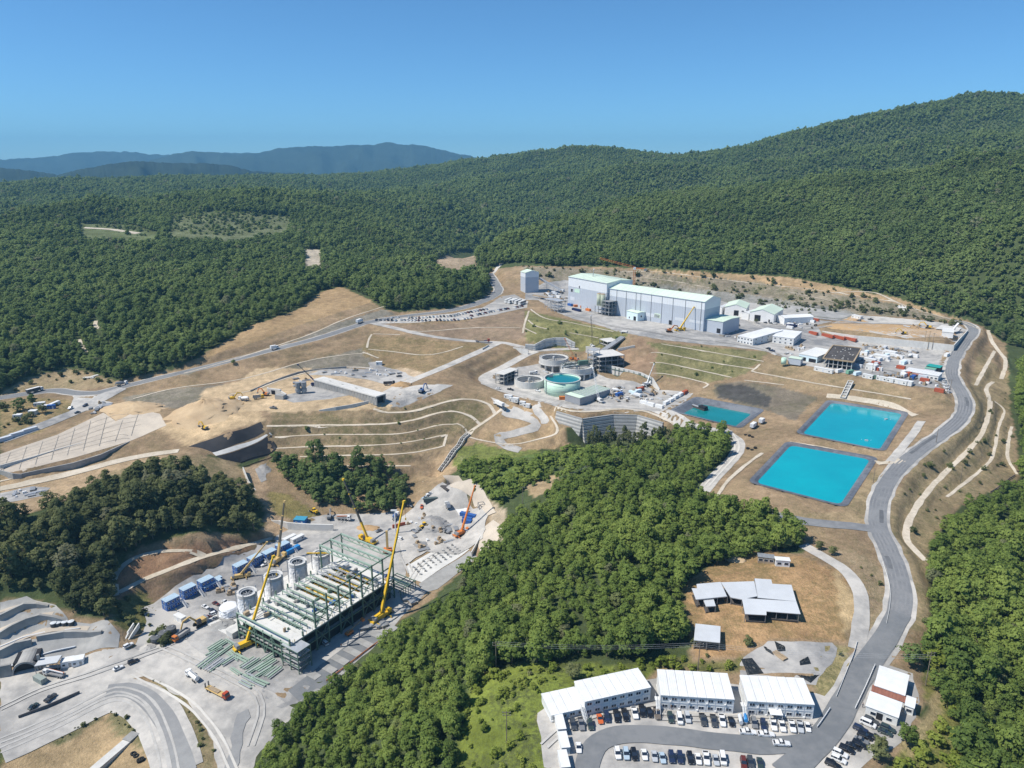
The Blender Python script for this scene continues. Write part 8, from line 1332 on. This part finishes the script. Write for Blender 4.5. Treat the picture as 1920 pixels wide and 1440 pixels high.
# ------------------------------------------------------------------ cabins and containers of the yards
def hd(u, v, du, dv): return head(u, v, u+du, v+dv)
RY = head(1461,664,1618,708, 17); RY2 = head(1503,684,1717,726, 16.5)
WH, RO, DB, GR, OR = WHITE, RED, NAVY, P_('mint_green', (.20,.42,.30), .5), ORANGE
for u, v, r, m, l, lb in [(1525,627,RY,RO,9,'red-brown container behind the workshop, first of the line'),(1552,632,RY,RO,12.2,'red-brown container under the long wall, left of three'),(1573,635,RY,RO,12.2,'red-brown container under the long wall, middle of three'),(1594,638,RY,RO,12.2,'red-brown container under the long wall, right of three'),(1480,613,RY+1.4,DB,6.06,'dark blue container by the white rolls, left of two'),(1488,614,RY+1.4,DB,6.06,'dark blue container by the white rolls, right of two'),(1761,735,RY2,RO,6.06,'red-brown container at the yard corner'),(1775,668,RY2+1.5,WH,6.06,'white container standing alone below the wall corner'),(1593,700,RY2+1.3,GR,6.06,'mint green container on the yard edge'),(1573,698,RY2+1.3,WH,6.06,'white container left of the mint green one'),(1607,703,RY2+1.3,LBLUE,6.06,'pale blue container right of the mint green one'),(1640,710,RY2,GSTEEL,6.06,'dark green container between white cabins on the yard edge'),
    (1069,573.5,R0,BLUE,6.06,'blue container before the mill wall'),(1081,575.5,R0+1.2,ORANGE,6.06,'orange-red container before the mill wall, left of two'),(1093,577,R0+1.2,ORANGE,6.06,'orange-red container before the mill wall, right of two'),(1081,583,R0,NAVY,12.2,'long navy container along the plant road'),(1103,583,R0,ORANGE,6.06,'small orange-red container near the lattice crane'),(1056,749,.0,ORANGE,6.06,'orange-red container against the green tank'),(1284,738,hd(1249,754,27,-16),RO,6.06,'red-brown container at the end of the white row'),
    (1207,757,hd(1200,753,32,8),WH,6.06,'white container on the thickener road edge, left of three'),(1220,761,hd(1200,753,32,8),WH,6.06,'white container on the thickener road edge, middle of three'),(1236,765,hd(1200,753,32,8),WH,6.06,'white container on the thickener road edge, right of three'),(1249,758,hd(1249,754,27,-16),WH,6.06,'white container in the angled row, first'),(1258,753,hd(1249,754,27,-16),WH,6.06,'white container in the angled row, second'),(1267,747,hd(1249,754,27,-16),WH,6.06,'white container in the angled row, third'),(1276,742,hd(1249,754,27,-16),WH,6.06,'white container in the angled row, fourth'),
    (9,826,hd(0,828,60,-20),GREYW,9,'pale grey container beside the grey haul road, first'),(33,817,hd(0,828,60,-20),GREYW,9,'pale grey container beside the grey haul road, second'),(57,809,hd(0,828,60,-20),GREYW,9,'pale grey container beside the grey haul road, third'),(103,760,hd(95,764,17,-8),WH,9,'white container at the small cabins by the far junction')]:
    container(lb, u, v, r, m, l)
for u, v, r, lx, w_, h_, lb, k in [(1668,665,RY2,10,6,3.2,'white cabin block with a flat roof in the right yard, upper',{}),(1652,673,RY2,12,6,3.2,'white cabin block in the right yard, middle',{}),(1631,679,RY2,9,5,3.0,'white cabin block in the right yard, lower left',{}),(1634,693,RY2,7,6,4.2,'tall white cabin stack in the right yard',{}),(1627,709,RY2,7,2.6,2.8,'white cabin on the yard edge, left of the dark green container',{}),(1653,713,RY2,7,2.6,2.8,'white cabin on the yard edge, right of the dark green container',{}),(1670,716,RY2,4.6,4,3,'small white gabled cabin on the yard edge',{}),(1687,719,RY2,10,4,3,'long white cabin on the yard edge',{}),(1704,722,RY2,4.6,4.4,3,'square white cabin at the end of the edge row',{}),(1544,697,RY2,14,2.6,2.8,'long white cabin with a teal tarp on the yard edge',{}),
    (1607,597,RY,10,4,3,'white cabins on the upper platform, back',{}),(1700,681,RY2,6,3,2.8,'white cabin below the lane in the right yard',{}),(953,747,hd(940,742,40,14),6,2.5,2.7,'white cabin on the hairpin pull-in, first',{}),(964,753,hd(940,742,40,14),7,3.2,3.2,'white cabin on the hairpin pull-in, second',{}),(980,759,hd(940,742,40,14),4,2.5,2.7,'white cabin on the hairpin pull-in, third',{}),(988,763,hd(940,742,40,14),5,2.5,2.5,'grey-blue cabin on the hairpin pull-in, last',{}),(75,761,.3,7,3,2.7,'white cabin under the trees by the far junction',{}),(88,766,.2,6,3,2.7,'white cabin beside the blue one by the far junction',{}),(63,776,.1,5,4,2.7,'white tent-like cabin by the far junction',{}),(34,783,.1,5,3.5,2.5,'white shelter among the bushes at the picture edge',{}),(711,684,.1,5,3,2.8,'white cabin above the gravel laydown',{})]:
    cabin(lb, u, v, r, lx, w_, h_, OFFW, ROOFW, 3 if lx > 6 else 2)
cabin('blue cabin at the small cabins by the far junction', 97,766, .2, 5, 2.5, 2.7, BLUE, BLUE, 2, 'blue_cabin'); t = flat_hall('canteen', 'long white low building with a red-brown porch in the right yard', 'building', (1699,695),(1763,705),(1764,698),(1703,688), 16.3, 3.2, OFFW, ROOFW, .2, 8, 0, ((-.35, 5, 2.6),), 0, None, 12); flat_hall('canopy_roof', 'red-brown canopy before the long white low building', 'canopy', (1703,700),(1729,704),(1730,700),(1705,697), 16.3, 2.6, DARK, BROWN, .12)
flat_hall('shelter', 'teal roofed shelter in the right yard', 'shelter', (1740,686),(1765,690),(1765,685),(1740,681), 16.4, 3.2, DARK, TEAL, .12); flat_hall('shelter', 'small mint roofed shelter beside the teal one', 'shelter', (1735,690),(1754,693),(1755,690),(1737,687), 16.4, 2.6, GREYW, GR, .12); flat_hall('batching_plant', 'white batching plant block on the upper platform corner', 'plant', (1765,621),(1787,623),(1790,616),(1770,614), 22, 4.2, WHITE, OFFW, .3); beam_px('conveyor', 'short white inclined conveyor of the batching plant', (1786,619), 24, (1797,606), 28, 1.4, .8, WHITE); drape('concrete_pad', [(1753,618),(1765,611),(1802,617),(1795,626)], M_CONCW, .8, 3, .05, 'white concrete pad of the batching plant')
for u, v, k, c, lb in [(1772,722,'car','white','first'),(1774,728,'suv','white','second'),(1776,734,'car','white','third'),(1768,716,'suv','silver','fourth'),(1690,667,'suv','white','fifth'),(1698,669,'car','white','sixth'),(1706,671,'suv','dark grey','seventh'),(1685,690,'pickup','white','eighth'),(1435,606,'car','black','ninth'),(1445,607,'car','dark grey','tenth'),(1452,608,'suv','white','eleventh'),(1440,655,'suv','black','twelfth'),(1447,659,'pickup','navy','thirteenth'),(1610,602,'suv','dark grey','fourteenth'),(1632,600,'pickup','black','fifteenth'),(1175,748,'suv','white','sixteenth'),(1222,742,'suv','navy','seventeenth'),(1262,744,'car','dark grey','eighteenth')]:
    car(k, c, '%s %s, %s of the cars dotted about the plant yards' % (c, {'car': 'saloon', 'suv': 'estate car'}.get(k, k), lb), G(u, v)+Vector((0,0,.16)), RY2+rc.uniform(-.3, .3), 'cars dotted about the plant yards')
# ------------------------------------------------------------------ stored materials
def proto(kind):
    t = thing({'crate': 'crate_stack', 'pipe': 'pipe_bundle', 'bag': 'pallet_of_bags', 'drum': 'cable_drum', 'form': 'formwork_stack'}[kind], '', {'crate': 'crates', 'pipe': 'pipes', 'bag': 'pallet', 'drum': 'cable drum', 'form': 'formwork'}[kind], (0,0,-500))
    if kind == 'crate': B(-1.6, .2, -1, 1, 0, 1.3).build('crate', TIMBER, t); B(.4, 1.8, -.9, .7, 0, 1.0).build('crate', TIMBER, t); B(-1.3, -.1, -.7, .7, 1.3, 2.2).build('crate', TIMBER, t)
    elif kind == 'pipe': [MB().rod((-3, (k % 4)*.45-.7+(.22 if k > 3 else 0), .22+(.4 if k > 3 else 0)), (3, (k % 4)*.45-.7+(.22 if k > 3 else 0), .22+(.4 if k > 3 else 0)), .21, 8).build('pipe', GALV, t) for k in range(7)]
    elif kind == 'bag': [B(-.9+x*1.0, .0+x*1.0, -.6, .6, z*.55, z*.55+.5, .08, .08).build('bag', WHITE, t) for x in (0, 1) for z in (0, 1)]; B(-1, 1.2, -.7, .7, -.15, 0).build('pallet', TIMBER, t)
    elif kind == 'drum': [MB().rod((0, y-.08, 1), (0, y+.08, 1), 1.0, 14).build('flange', TIMBER, t) for y in (-.6, .6)]; MB().rod((0, -.52, 1), (0, .52, 1), .7, 12).build('cable', DARK, t)
    else: [B(-2.4, 2.4, -1.3, 1.3, k*.28, k*.28+.2).build('panel', STEEL if k % 2 else TIMBER, t) for k in range(4)]
    return learn(t)
PR = {k: proto(k) for k in ('crate', 'pipe', 'bag', 'drum', 'form')}
AREAS = [('before the long hall', [(1340,628),(1395,636),(1400,622),(1385,610),(1360,614)], 16, 'pbcf'), ('behind the prefab offices', [(1470,605),(1530,603),(1530,618),(1500,616)], 18, 'pbdc'), ('beside the black-roofed building', [(1455,650),(1505,645),(1510,655),(1480,668)], 14, 'pfbc'), ('in the right yard', [(1600,660),(1660,652),(1715,662),(1640,690),(1610,690)], 22, 'cfpb'), ('at the lower end of the right yard', [(1640,700),(1700,702),(1760,725),(1720,722),(1650,712)], 18, 'cfbd'), ('along the foot of the long wall', [(1615,648),(1720,658),(1720,663),(1620,655)], 18, 'pcfp'), ('around the thickeners', [(985,712),(1010,690),(1060,700),(1060,712),(1000,722)], 10, 'fpb'), ('in the thickener yard', [(1110,735),(1150,722),(1225,735),(1270,742),(1230,750),(1160,755)], 34, 'fpcbd'), ('between tower and mill', [(1012,560),(1025,545),(1062,545),(1064,565),(1040,570)], 26, 'fcpb'), ('on the gravel laydown', [(600,700),(660,692),(740,692),(760,700),(700,708)], 22, 'pfcb'), ('on the valley site floor', [(400,1110),(425,1095),(450,1100),(430,1118)], 8, 'pfc'), ('in the upper valley yard', [(760,985),(800,960),(850,990),(890,990),(860,1010),(790,1035)], 20, 'fcpb'), ('beside the filter plant lane', [(660,1180),(760,1110),(790,1125),(720,1185)], 10, 'fpc'), ('beside the grey haul road', [(150,782),(170,765),(195,752),(208,757),(180,775)], 12, 'fcp'), ('at the foot of the basin road', [(10,935),(30,918),(80,918),(70,930)], 10, 'fbp'), ('on the sandy platform', [(540,712),(560,705),(580,715),(560,728)], 7, 'fcp'), ('on the upper platform', [(1690,610),(1760,612),(1750,620),(1700,616)], 5, 'cfp')]
KD = {'c': ('crate', 'timber crates'), 'p': ('pipe', 'grey pipes'), 'b': ('bag', 'white bulk bags'), 'd': ('drum', 'cable drum'), 'f': ('form', 'formwork panels')}
for where, poly, cnt, kinds in AREAS:
    cnt = int(cnt*1.6) if 'yard' in where or 'wall' in where or 'building' in where or 'tower' in where else cnt
    W = px_poly(poly); xs_, ys_ = [p[0] for p in W], [p[1] for p in W]; k = 0
    while k < cnt:
        x, y = rc.uniform(min(xs_), max(xs_)), rc.uniform(min(ys_), max(ys_))
        if not inside(np.array([x]), np.array([y]), W)[0]: continue
        kk, nm = KD[rc.choice(kinds)]; dup(PR[kk], (x, y, ground_z(x, y)+.12), RY+rc.choice((0, 1.57))+rc.uniform(-.25, .25), 'stored %s %s' % (nm, where), 'stored materials %s' % where, rc.uniform(.6, 1.05)); k += 1
for o in list(PR.values()):
    for c_ in KIDS[o.name]: bpy.data.objects.remove(c_)
    bpy.data.objects.remove(o)
# ------------------------------------------------------------------ small things
def pontoon(label, u, v, z, rz_, l=5):
    t = thing('pontoon', label, 'pontoon', Vector(at(u, v, z)), rz_); B(-l/2, l/2, -1, 1, -.1, .35).build('deck', WHITE, t); B(-.8, .8, -.6, .6, .35, 1.3).build('pump', GALV, t); [stick('rail_post', (x, -.95, .35), (x, -.95, 1.3), .1, WHITE, t) for x in (-l/2+.2, l/2-.2)]
pontoon('white pump pontoon floating on the upper turquoise pond, farther one', 1661,789, Z2-1.5, .3); pontoon('white pump pontoon floating near the front edge of the upper pond', 1624,829, Z2-1.5, 2.8); t = thing('floating_walkway', 'black floating walkway reaching into the small green pond', 'walkway', Vector(at(1285,757,-.4)), head(1285,757,1318,768,-.4)); B(0, 17, -1.8, 1.8, -.2, 1.0).build('float', BITUM, t); B(0, 16.5, -.8, .8, 1.0, 1.15).build('deck', GALV, t); B(12, 17, -1.6, 1.6, 1.0, 2.4).build('pump_box', DARK, t)
for i, (u, v) in enumerate([(1398,816),(1405,818),(1411,820),(1402,842),(1410,844),(1416,841),(255,1418),(262,1428),(250,1414),(266,1426)]):
    t = thing('tyre_pile', ('big black tyres dumped by the haul track, heap %s' % ORD[i]) if i < 6 else ('black tyres lying in the dirt pit, heap %s' % ORD[i-6]), 'tyres', G(u, v)+Vector((0,0,.1))); [MB().ring(0, 0, k*.4, k*.4+.36, .9, .45, 14).build('tyre', TYRE, t) for k in range(2 if i % 2 else 1)]
t = thing('culvert_pipe', 'long white pipe trench box with a dark end in the dirt pit', 'culvert', G(205,1425), head(190,1440,228,1402)); B(-9, 7, -1.5, 1.5, -.5, 1.6).build('box', M_CONCW, t); B(7, 11, -1.7, 1.7, -.5, 1.9).build('end_box', M_CONCG, t)
for u, v, h, lb in [(1800,905,9,'thin wooden pole on the fill slope'),(1755,830,8,'thin pole beside the road bend above the ponds'),(1637,905,7,'thin pole beside the lower pond road'),(1823,672,8,'thin pole beside the upper road'),(1732,652,13,'tall wooden mast before the long wall, left of three'),(1739,655,14,'tall wooden mast before the long wall, middle of three'),(1747,656,13,'tall wooden mast before the long wall, right of three'),(1530,755,6,'thin pole above the upper pond'),(1635,700,9,'lamp pole in the right yard, left'),(1648,712,11,'lamp pole in the right yard, middle'),(1775,740,10,'lamp pole at the yard corner, left'),(1780,740,10,'lamp pole at the yard corner, right'),(1100,905,10,'wooden power pole in the ridge wood, right'),(980,945,10,'wooden power pole above the valley cut')]:
    pole(lb, u, v, h, 0 if h < 10 else 1)
qa, qb = bpy.data.objects['power_pole.016' if 'power_pole.016' in bpy.data.objects else 'power_pole'], bpy.data.objects['power_pole.017' if 'power_pole.017' in bpy.data.objects else 'power_pole']; wires(qb, qa, 'three thin cables over the ridge wood above the valley', 3, 1.5, (9.6, 9.6)) if qa is not qb else None
rail('row of black pipes across the foot of the membrane slope, upper', [(452,868),(485,856),(517,843)], .4, DARK); rail('row of black pipes across the foot of the membrane slope, lower', [(456,876),(487,865),(515,852)], .4, DARK); rail('orange barrier along the edge of the asphalt lane', [(612,1278),(650,1250),(695,1215),(712,1203)], .7, ORANGE); rail('dark blue trough beside the lower paths', [(1857,925),(1885,905),(1903,892)], .8, NAVY)
for i, (u, v, s) in enumerate([(170,708,1.6),(178,705,1.2),(1450,664,.9)]): t = thing('concrete_slabs', 'pale broken concrete slabs on the dry bank, heap %s' % ORD[i], 'rubble', G(u, v), i); [B(-3*s+k*1.4*s, -1.2*s+k*1.5*s, -1.2*s, .8*s, -.2, .3+.15*k).build('slab', M_CONCW, t) for k in range(3)]

for where, poly, cnt in [('the right yard', [(1605,662),(1660,652),(1720,664),(1700,690),(1640,700),(1605,690)], 20), ('the lower right yard', [(1650,702),(1720,700),(1770,725),(1715,722)], 9), ('the back yard', [(1465,600),(1530,602),(1520,615),(1475,618)], 7), ('the thickener yard', [(1140,735),(1190,728),(1225,738),(1180,750)], 5), ('the gap between tower and mill', [(1018,550),(1062,545),(1064,562),(1035,565)], 6)]:
    W = px_poly(poly); xs_, ys_ = [p[0] for p in W], [p[1] for p in W]; k = 0
    while k < cnt:
        x, y = rc.uniform(min(xs_), max(xs_)), rc.uniform(min(ys_), max(ys_))
        if not inside(np.array([x]), np.array([y]), W)[0]: continue
        m_, cn = rc.choice([(WHITE, 'white')]*4+[(GREYW, 'pale grey'), (BLUE, 'blue'), (RED, 'red-brown'), (LBLUE, 'pale blue')]); o = dup(CONT[6.06][0], (x, y, ground_z(x, y)+.05), RY2+rc.choice((0, 1.57))+rc.uniform(-.1, .1), '%s container among the clutter of %s' % (cn, where), 'containers among the clutter of %s' % where, SZ, (CONT[6.06][1], m_)); k += 1
# ------------------------------------------------------------------ people
M_SKIN = P_('skin', (.45,.28,.20), .6); M_HAIR = P_('dark_hair', (.03,.025,.02), .7)
def person(label, u, v, shirt, legs, hat=None, rz_=0.0):
    p = G(u, v); t = thing('person', label, 'person', p+Vector((0,0,.12)), rz_); t.scale = (.9,)*3
    J = {'pel': (0,0,.95,.13), 'che': (0,0,1.35,.15), 'nek': (0,0,1.50,.06), 'hed': (0,.01,1.62,.10), 'top': (0,0,1.74,.07), 'sl': (.19,0,1.42,.06), 'el': (.26,.03,1.14,.045), 'wl': (.25,-.06,.90,.035), 'hl': (.25,-.09,.80,.03), 'sr': (-.19,0,1.42,.06), 'er': (-.26,.03,1.14,.045), 'wr': (-.24,-.08,.91,.035), 'hr': (-.24,-.12,.82,.03), 'jl': (.10,0,.90,.09), 'kl': (.11,-.04,.50,.06), 'al': (.11,.02,.09,.045), 'fl': (.12,-.14,.04,.04), 'jr': (-.10,0,.90,.09), 'kr': (-.12,-.08,.50,.06), 'ar': (-.12,.06,.09,.045), 'fr': (-.13,-.10,.04,.04)}
    ks = list(J); E = [('pel','che'),('che','nek'),('nek','hed'),('hed','top'),('che','sl'),('sl','el'),('el','wl'),('wl','hl'),('che','sr'),('sr','er'),('er','wr'),('wr','hr'),('pel','jl'),('jl','kl'),('kl','al'),('al','fl'),('pel','jr'),('jr','kr'),('kr','ar'),('ar','fr')]
    def skin(name, keep, g, m):
        kk = [k for k in ks if k in keep]; me = bpy.data.meshes.new(name); me.from_pydata([J[k][:3] for k in kk], [(kk.index(a), kk.index(b)) for a, b in E if a in kk and b in kk], []); me.materials.append(m); o = bpy.data.objects.new(name, me); COL.objects.link(o); o.parent = t; md = o.modifiers.new('skin', 'SKIN'); s = o.modifiers.new('sub', 'SUBSURF'); s.levels = s.render_levels = 1; lay = me.skin_vertices[0].data if me.skin_vertices else None
        if lay is None: bm = bmesh.new(); bm.from_mesh(me); bm.verts.layers.skin.verify(); bm.to_mesh(me); bm.free(); lay = me.skin_vertices[0].data
        for i, k in enumerate(kk): lay[i].radius = (J[k][3]*g, J[k][3]*g); lay[i].use_root = i == 0
        return o
    skin('body', ks, 1.0, M_SKIN); skin('shirt', ('pel','che','sl','el','sr','er'), 1.18, shirt); skin('trousers', ('pel','jl','kl','al','jr','kr','ar'), 1.2, legs); MB().cyl(0, .01, 1.66, 1.79, .125, .07, 10).build('hard_hat' if hat else 'hair', hat or M_HAIR, t)
person('person in dark clothes walking beside the front mess hall', 1617,1327, NAVY, NAVY, None, .6); person('person in a yellow vest and helmet before the blue cabins', 331,1147, P_('hi_vis', (.70,.62,.05), .6), NAVY, YELL, 2.0); person('person in dark clothes by the middle office block', 1258,1331, DARK, NAVY, None, 1.2); person('worker in an orange vest beside the orange lift on the asphalt lane', 640,1213, P_('hi_vis_orange', (.75,.22,.03), .6), NAVY, WHITE, .5)
t = thing('boom_lift', 'orange boom lift parked beside the filter plant columns', 'lift', G(655,1190)+Vector((0,0,.2)), rz); B(-1.6, 1.6, -.9, .9, .4, 1.3).build('chassis', ORANGE, t); [MB().rod((x, y-.15, .4), (x, y+.15, .4), .4, 10).build('wheel', TYRE, t) for x in (-1.1, 1.1) for y in (-.9, .9)]; stick('boom', (-1.2, 0, 1.4), (7.5, .4, 2.2), .35, TIMBER, t); B(7.3, 8.5, -.3, 1.1, 1.6, 2.7).build('basket', ORANGE, t)
# ------------------------------------------------------------------ the air
hx, hy0, hy1, hz0, hz1 = 12200.0, -5600.0, 13600.0, -90.0, 620.0
V = [(sx*hx, y_, z_) for z_ in (hz0, hz1) for sx, y_ in ((-1, hy0), (1, hy0), (1, hy1), (-1, hy1))]
hz = new_obj('haze', V, [(3,2,1,0),(4,5,6,7),(0,1,5,4),(1,2,6,5),(2,3,7,6),(3,0,4,7)], None)
hm = bpy.data.materials.new('haze_air'); hm.use_nodes = True; t = hm.node_tree; t.nodes.clear(); o_ = t.nodes.new('ShaderNodeOutputMaterial'); pv_ = t.nodes.new('ShaderNodeVolumePrincipled')
pv_.inputs['Color'].default_value = (.28,.66,1.0,1); pv_.inputs['Density'].default_value = HAZE; pv_.inputs['Anisotropy'].default_value = .0
t.links.new(pv_.outputs[0], o_.inputs['Volume']); hz.data.materials.append(hm)
tag(hz, 'thin bluish summer haze over the hills', None, None, 'stuff')
